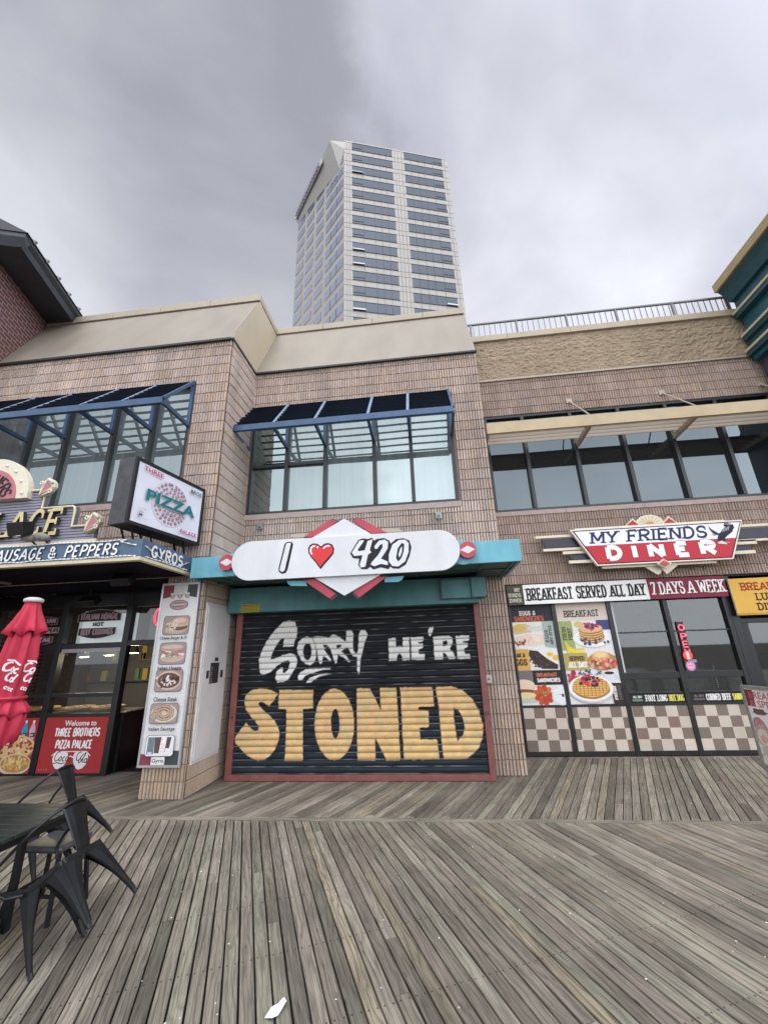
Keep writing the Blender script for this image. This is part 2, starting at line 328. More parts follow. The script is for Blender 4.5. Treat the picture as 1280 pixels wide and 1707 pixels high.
# ---------------------------------------------------------------- boardwalk
def clip(poly,x0,x1,y0,y1):
    for ax,val,sg in ((0,x0,1),(0,x1,-1),(1,y0,1),(1,y1,-1)):
        o=[]
        for i in range(len(poly)):
            a,b=poly[i-1],poly[i]; da,db=(a[ax]-val)*sg,(b[ax]-val)*sg
            if (da>=0)!=(db>=0):
                t=da/(da-db); o.append((a[0]+(b[0]-a[0])*t,a[1]+(b[1]-a[1])*t))
            if db>=0: o.append(b)
        poly=o
        if not poly: return []
    return poly
def wood_mat():
    m=bpy.data.materials.new('weathered_planks'); m.use_nodes=True; t=m.node_tree; b=t.nodes['Principled BSDF']; n=t.nodes.new; l=t.links.new
    def M(op,a,b_=None,c=None):
        k=n('ShaderNodeMath'); k.operation=op
        for i,v in enumerate((a,b_,c)):
            if v is None: continue
            if isinstance(v,(int,float)): k.inputs[i].default_value=v
            else: l(v,k.inputs[i])
        return k.outputs[0]
    uv=n('ShaderNodeUVMap'); sx=n('ShaderNodeSeparateXYZ'); l(uv.outputs[0],sx.inputs[0]); U,V=sx.outputs[0],sx.outputs[1]
    at=n('ShaderNodeAttribute'); at.attribute_name='Col'; sr=n('ShaderNodeSeparateColor'); l(at.outputs['Color'],sr.inputs[0]); A,B,C=sr.outputs[0],sr.outputs[1],sr.outputs[2]
    def noise(u,v,su,sv,off,det=6,ro=.6,dist=0):
        c=n('ShaderNodeCombineXYZ'); l(M('MULTIPLY',u,su),c.inputs[0]); l(M('MULTIPLY',v,sv),c.inputs[1]); l(M('MULTIPLY',off,57.0),c.inputs[2])
        q=n('ShaderNodeTexNoise'); q.inputs['Scale'].default_value=1; q.inputs['Detail'].default_value=det; q.inputs['Roughness'].default_value=ro; q.inputs['Distortion'].default_value=dist; l(c.outputs[0],q.inputs[0]); return q.outputs[0]
    big=noise(U,V,.9,5,A,4); fine=noise(U,V,3.2,150,B,5,.65); warp=noise(U,V,1.3,7,C,3)
    # cathedral grain: distorted parallel lines along the board
    ph=M('MULTIPLY_ADD',warp,34.0,M('MULTIPLY',V,170.0)); ring=M('MULTIPLY_ADD',M('SINE',ph),.5,.5)
    ring=M('POWER',ring,2.5)
    fresh=n('ShaderNodeMapRange'); fresh.clamp=True; l(M('ADD',B,M('MULTIPLY',big,.25)),fresh.inputs[0]); fresh.inputs[1].default_value=.99; fresh.inputs[2].default_value=1.16
    base=n('ShaderNodeValToRGB'); e=base.color_ramp.elements; e[0].position=.15; e[0].color=(.116,.104,.085,1); e[1].position=.95; e[1].color=(.30,.272,.228,1)
    k=base.color_ramp.elements.new(.55); k.color=(.196,.176,.147,1)
    l(M('ADD',M('MULTIPLY',A,.68),M('MULTIPLY',M('SUBTRACT',big,.28),1.1)),base.inputs[0])
    hue=n('ShaderNodeValToRGB'); h=hue.color_ramp.elements; h[0].position=0; h[0].color=(1.03,1.02,.93,1); h[1].position=1; h[1].color=(.99,.975,1.02,1)
    for p,c in ((.25,(1.0,.99,.96,1)),(.45,(.97,1.02,.94,1)),(.62,(1.03,.98,.97,1)),(.8,(1.01,1,.95,1))): q=hue.color_ramp.elements.new(p); q.color=c
    l(M('ADD',M('MULTIPLY',C,.75),M('MULTIPLY',warp,.25)),hue.inputs[0])
    m1=n('ShaderNodeMix'); m1.data_type='RGBA'; m1.blend_type='MULTIPLY'; m1.inputs[0].default_value=1; l(base.outputs[0],m1.inputs[6]); l(hue.outputs[0],m1.inputs[7])
    m2=n('ShaderNodeMix'); m2.data_type='RGBA'; l(fresh.outputs[0],m2.inputs[0]); l(m1.outputs[2],m2.inputs[6]); m2.inputs[7].default_value=(.285,.24,.16,1)
    gr=n('ShaderNodeMath'); gr.operation='MULTIPLY_ADD'; l(ring,gr.inputs[0]); l(M('MULTIPLY_ADD',fresh.outputs[0],-.26,-.34),gr.inputs[1]); gr.inputs[2].default_value=1.10
    fi=n('ShaderNodeMapRange'); l(fine,fi.inputs[0]); fi.inputs[1].default_value=.3; fi.inputs[2].default_value=.7; fi.inputs[3].default_value=.52; fi.inputs[4].default_value=1.38
    # blotches of dirt and pale wear that run across boards
    g=n('ShaderNodeNewGeometry'); no=n('ShaderNodeTexNoise'); no.inputs['Scale'].default_value=1.5; no.inputs['Detail'].default_value=6; l(g.outputs['Position'],no.inputs[0])
    bl=n('ShaderNodeMapRange'); l(no.outputs[0],bl.inputs[0]); bl.inputs[1].default_value=.3; bl.inputs[2].default_value=.7; bl.inputs[3].default_value=.76; bl.inputs[4].default_value=1.16
    # small knots and black flecks
    vo=n('ShaderNodeTexVoronoi'); vo.inputs['Scale'].default_value=1; cv=n('ShaderNodeCombineXYZ'); l(M('MULTIPLY',U,5.0),cv.inputs[0]); l(M('MULTIPLY',V,22.0),cv.inputs[1]); l(M('MULTIPLY',A,90.0),cv.inputs[2]); l(cv.outputs[0],vo.inputs[0])
    kn=n('ShaderNodeMapRange'); l(vo.outputs['Distance'],kn.inputs[0]); kn.inputs[1].default_value=.06; kn.inputs[2].default_value=.16; kn.inputs[3].default_value=.55; kn.inputs[4].default_value=1
    # nail heads in pairs over each joist
    fu=M('SUBTRACT',M('FRACT',M('DIVIDE',U,.61)),.5); du=M('MULTIPLY',fu,.61); dv=M('SUBTRACT',M('ABSOLUTE',V),.024)
    dd=M('SQRT',M('ADD',M('MULTIPLY',du,du),M('MULTIPLY',dv,dv)))
    nl=n('ShaderNodeMapRange'); l(dd,nl.inputs[0]); nl.inputs[1].default_value=.0042; nl.inputs[2].default_value=.0072; nl.inputs[3].default_value=.22; nl.inputs[4].default_value=1
    f=M('MULTIPLY',M('MULTIPLY',M('MULTIPLY',gr.outputs[0],fi.outputs[0]),bl.outputs[0]),M('MULTIPLY',kn.outputs[0],nl.outputs[0]))
    sc_=n('ShaderNodeVectorMath'); sc_.operation='SCALE'; l(m2.outputs[2],sc_.inputs[0]); l(f,sc_.inputs['Scale']); l(sc_.outputs[0],b.inputs['Base Color'])
    b.inputs['Roughness'].default_value=.72; b.inputs['Specular IOR Level'].default_value=.3
    bu=n('ShaderNodeBump'); bu.inputs['Strength'].default_value=.55; bu.inputs['Distance'].default_value=.006; l(M('ADD',fine,M('MULTIPLY',ring,-.3)),bu.inputs['Height']); l(bu.outputs[0],b.inputs['Normal'])
    return m
WOOD=wood_mat()
def deck(name,ang,x0,x1,y0,y1,pitch,gap,top=0.0):
    b=MB(); b.uv=[]; d=(math.sin(R(ang)),math.cos(R(ang))); q=(d[1],-d[0]); rng=random.Random(ang*3+1)
    cs=[(x0,y0),(x1,y0),(x1,y1),(x0,y1)]; ts=[c[0]*q[0]+c[1]*q[1] for c in cs]; us=[c[0]*d[0]+c[1]*d[1] for c in cs]
    t=math.floor(min(ts)/pitch)*pitch
    while t<max(ts):
        u=min(us)-rng.uniform(0,7.2); t0,t1=t+gap/2+rng.uniform(-.001,.0018),t+pitch-gap/2
        while u<max(us):
            L=7.32; u1=min(u+L,max(us)+.2); r=(rng.random(),rng.random(),rng.random()); dz=top+rng.uniform(-.0025,.0015); wob=rng.uniform(-.001,.001)
            P=clip([(d[0]*a+q[0]*c,d[1]*a+q[1]*c) for a,c in ((u+.0025,t0),(u1-.0025,t0+wob),(u1-.0025,t1+wob),(u+.0025,t1))],x0,x1,y0,y1)
            if len(P)>=3:
                A=sum(P[i-1][0]*P[i][1]-P[i][0]*P[i-1][1] for i in range(len(P)))
                if A<0: P=P[::-1]
                n=len(P); tm=(t0+t1)/2; cx=sum(p[0] for p in P)/n; cy=sum(p[1] for p in P)/n
                # eased edges: the top face is inset 3 mm and the arris drops 3 mm
                ins=[]
                for p in P:
                    a=p[0]*q[0]+p[1]*q[1]-tm; s_=(1-min(.0032/max(abs(a),.01),.3)); e_=a*s_-a; ins.append((p[0]+q[0]*e_,p[1]+q[1]*e_))
                vs=[(x,y,dz) for x,y in ins]+[(x,y,dz-.003) for x,y in P]+[(x,y,dz-.038) for x,y in P]
                fs=[tuple(range(n))]+[(n+i,n+(i+1)%n,(i+1)%n,i) for i in range(n)]+[(2*n+i,2*n+(i+1)%n,n+(i+1)%n,n+i) for i in range(n)]
                b.add(vs,fs,r)
                allp=ins+P+P
                for f_ in fs:
                    for i in f_:
                        x,y=allp[i]; b.uv+=[x*d[0]+y*d[1],x*q[0]+y*q[1]-tm]
            u=u1
        t+=pitch
    return struct(b.build(name,WOOD))
YM,YP,YD,YZ=7.02,5.96,8.02,7.1
deck('boardwalk',-24.2,-11,11,-7,5.29,.0886,.0108)
deck('boardwalk_edge_strip',22.5,-11,11,5.395,8.3,.0886,.0082)
b=MB(); b.uv=[]
for i in range(5):
    x=-11+i*4.4; k=len(b.f); b.box(x+.002,x+4.398,5.297,5.388,-.04,.001,(random.random()*.5+.4,.3,random.random()))
    for f_ in b.f[k:]:
        for j in f_: b.uv+=[b.v[j][0],b.v[j][1]-5.34]
struct(b.build('boardwalk_header_board',WOOD))
b=MB(); b.quad((-700,-400,-.14),(700,-400,-.14),(700,900,-.14),(-700,900,-.14))
struct(b.build('ground',mat('pale_sand',(.20,.185,.16),.9)))
b=MB(); b.box(-9.2,-3.42,7.3,10.5,-.03,.004); struct(b.build('shop_floor',mat('quarry_tile',(.055,.035,.028),.4,0,.25,9)))
b=MB(); b.box(1.3,9.2,8.34,12.4,-.03,.004); struct(b.build('diner_floor',mat('diner_tile',(.16,.15,.14),.35,0,.2,7)))
# ---------------------------------------------------------------- block walls
BLOCK=mat('split_block',(1,1,1),.9,0,.17,38,bump=.9,bs=95,attr=True,spec=.2)
def weather(m,lo=.78,hi=1.08,sc_=(2.2,2.2,.45)):
    t=m.node_tree; b=t.nodes['Principled BSDF']; n=t.nodes.new; l=t.links.new; src=b.inputs['Base Color'].links[0].from_socket
    g=n('ShaderNodeNewGeometry'); mp_=n('ShaderNodeMapping'); mp_.inputs['Scale'].default_value=sc_; l(g.outputs['Position'],mp_.inputs[0]); q=n('ShaderNodeTexNoise'); q.inputs['Scale'].default_value=1; q.inputs['Detail'].default_value=7; q.inputs['Roughness'].default_value=.6; l(mp_.outputs[0],q.inputs[0])
    r=n('ShaderNodeMapRange'); r.inputs[1].default_value=.3; r.inputs[2].default_value=.68; r.inputs[3].default_value=lo; r.inputs[4].default_value=hi; l(q.outputs[0],r.inputs[0]); s_=n('ShaderNodeVectorMath'); s_.operation='SCALE'; l(src,s_.inputs[0]); l(r.outputs[0],s_.inputs['Scale']); l(s_.outputs[0],b.inputs['Base Color'])
weather(BLOCK)
def bcol(rng,base,amp=.10):
    k=1+rng.uniform(-amp,amp); h=rng.uniform(-.05,.05); return (base[0]*k*(1+h*.4),base[1]*k,base[2]*k*(1-h))
PINK=(.565,.452,.382); TAN=(.54,.42,.31); GRT=(.235,.165,.13)
def ribs(b,x0,x1,z0,z1,y,openings,base=PINK,seed=1,off=0.0,low=TAN,lowz=1.4):
    """fluted split-face block wall facing -y: base plane at y, ribs standing 16 mm proud"""
    rng=random.Random(seed); ch=.2032; pt=.0508; gr=.0058
    xs=sorted({x0,x1}|{v for o in openings for v in o[:2] if x0<v<x1}); zs=sorted({z0,z1}|{v for o in openings for v in o[2:] if z0<v<z1})
    for i in range(len(xs)-1):
        for j in range(len(zs)-1):
            cx,cz=(xs[i]+xs[i+1])/2,(zs[j]+zs[j+1])/2
            if any(o[0]<cx<o[1] and o[2]<cz<o[3] for o in openings): continue
            b.quad((xs[i],y,zs[j]),(xs[i+1],y,zs[j]),(xs[i+1],y,zs[j+1]),(xs[i],y,zs[j+1]),GRT)
    for o in openings:   # reveals
        a,c,d,e=max(o[0],x0),min(o[1],x1),max(o[2],z0),min(o[3],z1); q=(.30,.225,.19)
        b.quad((a,y,d),(a,y+.2,d),(a,y+.2,e),(a,y,e),q); b.quad((c,y+.2,d),(c,y,d),(c,y,e),(c,y+.2,e),q)
        b.quad((a,y+.2,e),(c,y+.2,e),(c,y,e),(a,y,e),q); b.quad((a,y,d),(c,y,d),(c,y+.2,d),(a,y+.2,d),q)
    nk=int(math.ceil(z1/ch)); k0=int(z0/ch)
    for k in range(k0,nk):
        za,zb=max(k*ch+.004,z0),min((k+1)*ch-.004,z1)
        if zb-za<.03: continue
        i=0; x=x0-off
        bc=None
        while x<x1:
            if bc is None or (i+4*(k%2))%8==0:
                zz=(za+zb)/2; f=max(0,min(1,(lowz-zz)/1.2)) if lowz else 0; m=tuple(base[t]*(1-f)+low[t]*f for t in range(3)); bc=bcol(rng,m)
            a,c=max(x+gr,x0),min(x+pt-gr,x1); i+=1; x+=pt
            if c-a<.012: continue
            cm=(a+c)/2; segs=[(za,zb)]
            for o in openings:
                if o[0]-.004<c and a<o[1]+.004:
                    ns=[]
                    for s0,s1 in segs:
                        if o[3]<=s0 or o[2]>=s1: ns.append((s0,s1))
                        else:
                            if s0<o[2]-.03: ns.append((s0,o[2]))
                            if s1>o[3]+.03: ns.append((o[3],s1))
                    segs=ns
            for s0,s1 in segs:
                d0,d1=.016+rng.uniform(-.004,.004),.016+rng.uniform(-.004,.004); e=.006; t=bcol(rng,bc,.09); yy=y
                V=[(a,yy,s0),(c,yy,s0),(c,yy,s1),(a,yy,s1),(a+e,yy-d0,s0+e),(c-e,yy-d0,s0+e),(c-e,yy-d1,s1-e),(a+e,yy-d1,s1-e)]
                b.add(V,[(4,5,6,7),(0,1,5,4),(1,2,6,5),(2,3,7,6),(3,0,4,7)],t)
def courses(b,P0,du,L,z0,z1,nrm,base=PINK,seed=3,low=TAN,lowz=1.4):
    """plain split-face courses on a vertical plane: P0 start, du unit direction, nrm outward"""
    rng=random.Random(seed); ch=.2032; P0,du,nrm=Vector(P0),Vector(du),Vector(nrm)
    b.quad(P0+Vector((0,0,z0)),P0+du*L+Vector((0,0,z0)),P0+du*L+Vector((0,0,z1)),P0+Vector((0,0,z1)),GRT)
    for k in range(int(z0/ch),int(math.ceil(z1/ch))):
        za,zb=max(k*ch+.004,z0),min((k+1)*ch-.004,z1)
        if zb-za<.03: continue
        f=max(0,min(1,(lowz-(za+zb)/2)/1.2)); m=tuple(base[t]*(1-f)+low[t]*f for t in range(3))
        c=bcol(rng,m,.07); nseg=max(1,int(L/.11)); e=.005
        g=[]
        for i in range(nseg+1):
            for j in range(4):
                edge=(j in (0,3)) ; dd=.004 if edge else .014+rng.uniform(-.005,.005)
                g.append(P0+du*(L*i/nseg)+Vector((0,0,za+(zb-za)*(0,.06,.94,1)[j]))+nrm*dd)
        fs=[]
        for i in range(nseg):
            for j in range(3): fs.append((i*4+j,(i+1)*4+j,(i+1)*4+j+1,i*4+j+1))
        b.add(g,fs,c)
CREAM=mat('cream_metal_panel',(.275,.242,.193),.5,0,.085,1.5,stretch=(1.6,.5,.5)); weather(CREAM,.90,1.05,(1.4,.6,.6)); CREAM2=mat('cream_coping',(.40,.345,.265),.55,0,.10,2.5)
DARKFR=mat('dark_bronze_frame',(.035,.04,.042),.4,.3,.15,8); SILL=mat('concrete_sill',(.40,.31,.27),.8,0,.12,9,bump=.2)
GLT=glass_reflect('tinted_window_glass',(.40,.475,.465),(.235,.27,.265),.54,wav=.06); GLB=glass_reflect('tinted_window_glass_deep',(.45,.55,.54),(.035,.04,.04),.62); GLD=glass_reflect('tinted_window_glass_dark',(.135,.16,.165),(.04,.047,.05),.68,wav=.03)
ROOF=mat('roof_felt',(.08,.08,.08),.9)
shop=thing('shop_building','pink fluted block shop building with cream slanted parapet and blue window sunshades','building',(-3.4,YM,0))
WM=(-3.375,.62,4.275,6.55)
b=MB(); ribs(b,-3.4,1.22,0,7.46,YM,[WM,(-3.4,.765,0,2.9)],seed=11)
b.quad((1.22,YM,0),(1.22,YD+.2,0),(1.22,YD+.2,7.46),(1.22,YM,7.46),PINK)
b.build('wall',BLOCK,shop)
WL=(-8.9,-4.055,4.27,6.55)
b=MB(); ribs(b,-9.2,-3.4,2.95,7.44,YP,[WL],seed=12); ribs(b,-4.03,-3.4,0,2.95,YP,[],seed=13)
b.quad((-4.03,YP,0),(-4.03,YP,2.95),(-4.03,YZ+.3,2.95),(-4.03,YZ+.3,0),PINK)
b.build('front_wall',BLOCK,shop)
b=MB(); courses(b,(-3.4,YP,0),(0,1,0),YM-YP-.001,0,7.45,(1,0,0),seed=5); b.build('side_wall',BLOCK,shop)
def window(parent,x0,x1,z0,z1,y,mull,trans,gl,fw=.055,transw=.05,pn='pane',inner=None):
    b=MB()
    b.box(x0,x1,y-.02,y+.09,z0,z0+fw); b.box(x0,x1,y-.02,y+.09,z1-fw,z1); b.box(x0,x0+fw,y-.021,y+.091,z0+fw,z1-fw); b.box(x1-fw,x1,y-.021,y+.091,z0+fw,z1-fw)
    for m in mull: b.box(m-.034,m+.034,y-.03,y+.09,z0+fw,z1-fw)
    xs=[x0+fw]+[v for m in mull for v in (m-.034,m+.034)]+[x1-fw]
    cells=[(xs[i],xs[i+1]) for i in range(0,len(xs),2)]
    for i,(a,c) in enumerate(cells):
        for t in trans.get(i,[]) if isinstance(trans,dict) else trans: b.box(a,c,y-.012,y+.085,t-transw/2,t+transw/2)
    fr=b.build('window',DARKFR,parent,bevel=.004)
    for i,(a,c) in enumerate(cells):
        p=MB(); yy=y+.05; k=random.uniform(-.004,.004); p.quad((a,yy+k,z0+fw),(c,yy-k,z0+fw),(c,yy-k,z1-fw),(a,yy+k,z1-fw)); p.build(pn,inner[i] if inner and i in inner else gl,fr)
    return fr
window(shop,WM[0],WM[1],WM[2],WM[3],YM+.03,[-2.63,-1.86,-.90,-.19],{0:[5.28],1:[5.28]},GLT,inner={0:GLB})
window(shop,WL[0],WL[1],WL[2],WL[3],YP+.03,[-8.15,-7.22,-6.46,-5.52,-4.77],{},GLT)
b=MB(); b.box(-3.39,.64,YM-.03,YM+.08,4.165,4.272); b.build('sill',SILL,shop,bevel=.006)
b=MB(); b.box(-8.9,-4.03,YP-.03,YP+.08,4.155,4.265); b.build('sill',SILL,shop,bevel=.006)
def slab(parent,x0,x1,y,name='parapet',zb=7.46,seams=()):
    b=MB(); dy,dz=1.06,2.04; n=Vector((0,-dz,dy)).normalized()
    P=[(x0,y-.05,zb),(x1,y-.05,zb),(x1,y-.05+dy,zb+dz),(x0,y-.05+dy,zb+dz)]
    b.prism(P,(0,.0,-.0)+Vector((0,.25,-.12)) if False else Vector((0,.22,-.115)))
    o=b.build(name,CREAM,parent)
    return o
pp=slab(shop,-3.385,1.225,YM)
zt=9.5
def coping(parent,x0,x1,y,seams):
    b=MB(); xs=[x0]+seams+[x1]
    for a,c in zip(xs,xs[1:]): b.box(a+.003,c-.003,y-.035,y+.5,zt-.165,zt)
    b.build('coping',CREAM2,parent,bevel=.008)
LOC[pp.name]=LOC[shop.name]
coping(pp,-3.37,1.225,YM+.915,[-2.2,-.98,.25])
p2=slab(shop,-9.3,-3.4,YP); LOC[p2.name]=LOC[shop.name]
coping(p2,-9.4,-3.39,YP+.915,[-8.1,-6.95,-5.75,-4.55])
# return cheek of the parapet: a vertical parallelogram, with a folded edge strip
b=MB(); dy,dz=1.06,2.04
b.prism([(-3.398,YP-.05,7.46),(-3.398,YM-.05,7.46),(-3.398,YM-.05+dy,7.46+dz-.15),(-3.398,YP-.05+dy,7.46+dz-.15)],(.012,0,0))
b.prism([(-3.386,YP-.05,7.46),(-3.386,YP+.09,7.46),(-3.386,YP+.09+dy*.93,7.46+dz*.93),(-3.386,YP-.05+dy*.93,7.46+dz*.93)],(.006,0,0))
ck=b.build('parapet_cheek',mat('cream_cheek_panel',(.46,.395,.28),.5,0,.06,1.6),shop)
b=MB(); b.box(-3.43,-3.365,YP+.89,YM+1.5,zt-.165,zt-.002); LOC[ck.name]=LOC[shop.name]; b.build('coping',CREAM2,ck,bevel=.006)
b=MB(); b.box(-3.42,-3.365,YP-.055,YM-.02,7.425,7.462); b.box(-9.2,-3.42,YP-.07,YP-.02,7.42,7.462); b.box(-3.36,1.245,YM-.07,YM-.02,7.425,7.462); b.build('flashing',DARKFR,shop)
b=MB(); b.box(-9.3,1.2,9.4,14,0,9.2); b.box(-9.3,1.2,YM+.95,9.4,8.9,9.2); b.build('roof',ROOF,shop)
b=MB(); b.box(-3.3,1.21,8.6,8.7,0,7.4); b.build('back_wall',ROOF,shop)
# ---------------------------------------------------------------- diner building
din=thing('diner_building','brown block diner building with long upper window and roof railing','building',(1.4,YD,0))
XR=7.07; WD=(1.40,XR,4.33,6.53); SF=(1.40,XR+2,0,2.885)
DP=(.46,.36,.30)
b=MB(); ribs(b,1.225,XR+1.5,0,7.40,YD,[(1.40,XR+2,4.33,6.53),SF],base=DP,seed=21,lowz=0)
b.build('wall',BLOCK,din)
# rock-faced tan blocks: a displaced grid
rng=random.Random(5); b=MB(); nx,nz=230,44; x0,x1,z0,z1=1.225,XR+1.2,7.46,8.5; g=[]; hs={}
def vn(x,z,s):
    i,j=math.floor(x/s),math.floor(z/s); fx,fz=x/s-i,z/s-j; h=lambda a,c:random.Random(a*7919+c*104729+int(s*1000)).random()
    u,v=fx*fx*(3-2*fx),fz*fz*(3-2*fz); return (h(i,j)*(1-u)+h(i+1,j)*u)*(1-v)+(h(i,j+1)*(1-u)+h(i+1,j+1)*u)*v
for j in range(nz+1):
    for i in range(nx+1):
        x,z=x0+(x1-x0)*i/nx,z0+(z1-z0)*j/nz; zc=((z-z0)/.2032)%1; k=int((z-z0)/.2032); xc=((x+(k%2)*.2)/.4064)%1
        e=min(zc,1-zc)*.2032; ex=min(xc,1-xc)*.4064; m=min(1,min(e/.022,ex/.025))
        d=(.004+.026*vn(x+k*3,z*1.3,.06)+.020*vn(x,z,.03))*(.6+.4*m)
        g.append((x,YD-d,z))
cols=[]; W1=nx+1
b.add(g,[(j*W1+i,j*W1+i+1,(j+1)*W1+i+1,(j+1)*W1+i) for j in range(nz) for i in range(nx)],(.40,.315,.22))
b.build('rock_face_band',BLOCK,din)
b=MB(); b.box(1.225,XR+1.3,YD-.045,YD+.1,7.405,7.458); b.build('ledge',CREAM2,din,bevel=.006)
b=MB(); xs=[1.23,2.15,3.55,4.98,6.35,XR+1.3]
for a,c in zip(xs,xs[1:]): b.box(a+.002,c-.002,YD-.075,YD+.45,8.5,8.655)
b.build('coping',mat('sand_coping',(.44,.37,.27),.6,0,.1,3),din,bevel=.008)
window(din,WD[0],XR+1.5,WD[2],WD[3],YD+.03,[2.2,3.19,4.16,5.1,6.07,7.1],[6.28],GLD,inner={5:glass_reflect('unlit_office_glass',(.2,.24,.25),(.02,.024,.026),.6)})
b=MB(); xs=[1.3,2.75,4.2,5.7,XR+1.5]
for a,c in zip(xs,xs[1:]): b.box(a+.002,c-.002,YD-.03,YD+.08,4.235,4.326)
b.build('sill',SILL,din,bevel=.005)
b=MB(); b.box(1.3,XR+2,YD+.6,14,8.0,8.45); b.box(1.23,1.3,YD+.3,12.4,0,8.4); b.box(1.3,9.2,12.3,12.4,0,8); b.box(9.1,9.2,8.3,12.4,0,8); b.build('roof',ROOF,din)
# railing on the diner roof
rl=thing('roof_railing','grey metal guard railing along the diner roof edge','railing',(1.4,YD+.02,8.655))
G=mat('galvanised_rail',(.17,.175,.18),.45,.6,.12,10)
b=MB(); b.bar((1.2,YD+.02,9.075),(XR+1.2,YD+.02,9.075),.045,.035); b.build('top_rail',G,rl)
for x in (1.36,2.42,3.55,4.65,5.87,7.0): 
    b=MB(); b.bar((x,YD+.02,8.655),(x,YD+.02,9.06),.04,.04,up=(0,1,0)); b.build('post',G,rl)
b=MB(); x=1.3
while x<XR+1.1:
    b.bar((x,YD+.02,8.657),(x,YD+.02,9.06),.013,.013,up=(0,1,0)); x+=.125
b.build('balusters',G,rl)
pv=W(815,555,y=8.5); v_=thing('roof_vent','small round grey roof vent showing behind the railing','vent',(pv.x,8.5,8.45))
b=MB(); b.lathe([(.06,8.45),(.06,8.72),(.13,8.74),(.14,8.85),(.10,8.93),(.02,8.96)],(pv.x,8.5,0),16); b.build('cowl',mat('dull_zinc',(.12,.12,.12),.5,.5),v_,smooth=True)
# ---------------------------------------------------------------- blue louvred sunshades
BLUE=mat('blue_powder_coat',(.055,.105,.19),.4,.2,.10,5); NAVY=mat('navy_louvre',(.018,.030,.060),.45,.2,.1,8); PALEB=mat('weathered_blue_edge',(.20,.26,.35),.5,.1,.2,14)
def sunshade(label,x0,x1,yw,yf,zb,zt_,raf,wallz=5.62):
    t=thing('window_sunshade',label,'sunshade',((x0+x1)/2,yw,zt_),'blue louvred sunshades over the upper windows')
    b=MB(); b.box(x0,x1,yf-.03,yf+.03,zb,zb+.115); b.build('front_beam',BLUE,t,bevel=.004)
    for i,x in enumerate(raf):
        b=MB(); b.bar((x,yf,zb+.10),(x,yw-.01,zt_),.05,.05); b.build('rafter',PALEB if 0<i<len(raf)-1 else BLUE,t,bevel=.003)
        b=MB(); b.bar((x,yf+.03,zb+.035),(x,yw-.02,wallz+.02),.05,.07); b.bar((x,yw-.03,wallz),(x,yw-.03,zt_),.055,.05,up=(0,1,0)); b.build('bracket',BLUE,t,bevel=.003)
    b=MB(); n=8; r=sorted(raf)
    for k in range(n):
        f=(k+.5)/n; y=yf+(yw-yf)*f; z=zb+.09+(zt_-zb-.09)*f; d=Vector((0,1,-.10)).normalized()*.046
        for a,c in zip(r,r[1:]): b.prism([(a+.025,y-d.y,z-d.z),(a+.025,y+d.y,z+d.z),(a+.025,y+d.y+.005,z+d.z-.006),(a+.025,y-d.y+.005,z-d.z-.006)],(c-a-.05,0,0))
    b.build('louvres',NAVY,t)
sunshade('blue louvred sunshade over the middle shop window above the heart sign',-3.41,.60,YM,6.28,5.65,6.62,[-3.41,-2.63,-1.86,-.90,-.19,.60])
sunshade('blue louvred sunshade over the left shop window above the pizza signs',-8.9,-4.055,YP,5.21,5.62,6.57,[-8.9,-8.15,-7.22,-6.46,-5.52,-4.77,-4.055],5.63)
# beige shade of the diner
BEI=mat('beige_painted_steel',(.47,.37,.22),.5,0,.09,3); BEI2=mat('beige_slats',(.44,.37,.29),.5,0,.09,3)
weather(BEI,.85,1.06,(2,2,2)); weather(BLUE,.75,1.1,(4,4,3))
t=thing('window_sunshade','long beige slatted sunshade across the diner upper window','sunshade',(4,YD,5.7))
b=MB(); b.box(1.285,8.6,7.18,7.22,5.665,5.895); b.build('fascia',BEI,t,bevel=.004)
for i,yy in enumerate((7.36,7.50,7.64,7.78)):
    b=MB(); b.bar((1.29,yy,5.76),(8.6,yy,5.76),.012,.075); b.build('slat',BEI2,t)
for x in (1.31,3.22,5.10,7.0):
    b=MB(); b.bar((x,7.22,5.74),(x,YD-.01,5.70),.055,.11); b.build('arm',BEI2,t,bevel=.003)
    if x>2:
        b=MB(); b.tube([(x,7.2,5.90),(x,YD-.02,6.735)],.014); b.box(x-.06,x+.06,YD-.035,YD-.012,6.68,6.79); b.build('tie_rod',BEI2,t)
# ---------------------------------------------------------------- roller shutter with painted lettering
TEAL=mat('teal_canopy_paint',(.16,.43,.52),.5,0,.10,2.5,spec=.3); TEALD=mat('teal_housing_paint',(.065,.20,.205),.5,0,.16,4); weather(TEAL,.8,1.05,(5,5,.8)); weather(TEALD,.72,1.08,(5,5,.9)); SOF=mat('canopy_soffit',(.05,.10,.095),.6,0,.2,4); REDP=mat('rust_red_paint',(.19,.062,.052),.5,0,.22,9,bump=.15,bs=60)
sh=thing('roller_shutter','closed black roller shutter painted with big white and yellow lettering','roller shutter',(-1.25,6.8,0))
for a,c in ((-3.245,-3.145),(.655,.745)):
    b=MB(); b.box(a,c,6.755,6.86,0,2.46); b.build('side_rail',REDP,sh,bevel=.006)
b=MB(); b.box(-3.144,.654,6.745,6.82,.004,.085); b.build('bottom_bar',REDP,sh,bevel=.006)
Z1=lambda p,s,ox,oy:[((lambda w_:(w_.x,w_.z))(W(ox+x*s,oy+y*s,y=6.80))) for x,y in p]
s_=230/1280
z1=lambda p:Z1(p,s_,380,1010); z2=lambda p:Z1(p,s_,600,1010); z3=lambda p:Z1(p,s_,380,1130); z4=lambda p:Z1(p,s_,600,1130)
el=lambda cx,cy,rx,ry,n=28:[(cx+rx*math.cos(6.2832*i/n),cy+ry*math.sin(6.2832*i/n)) for i in range(n)]
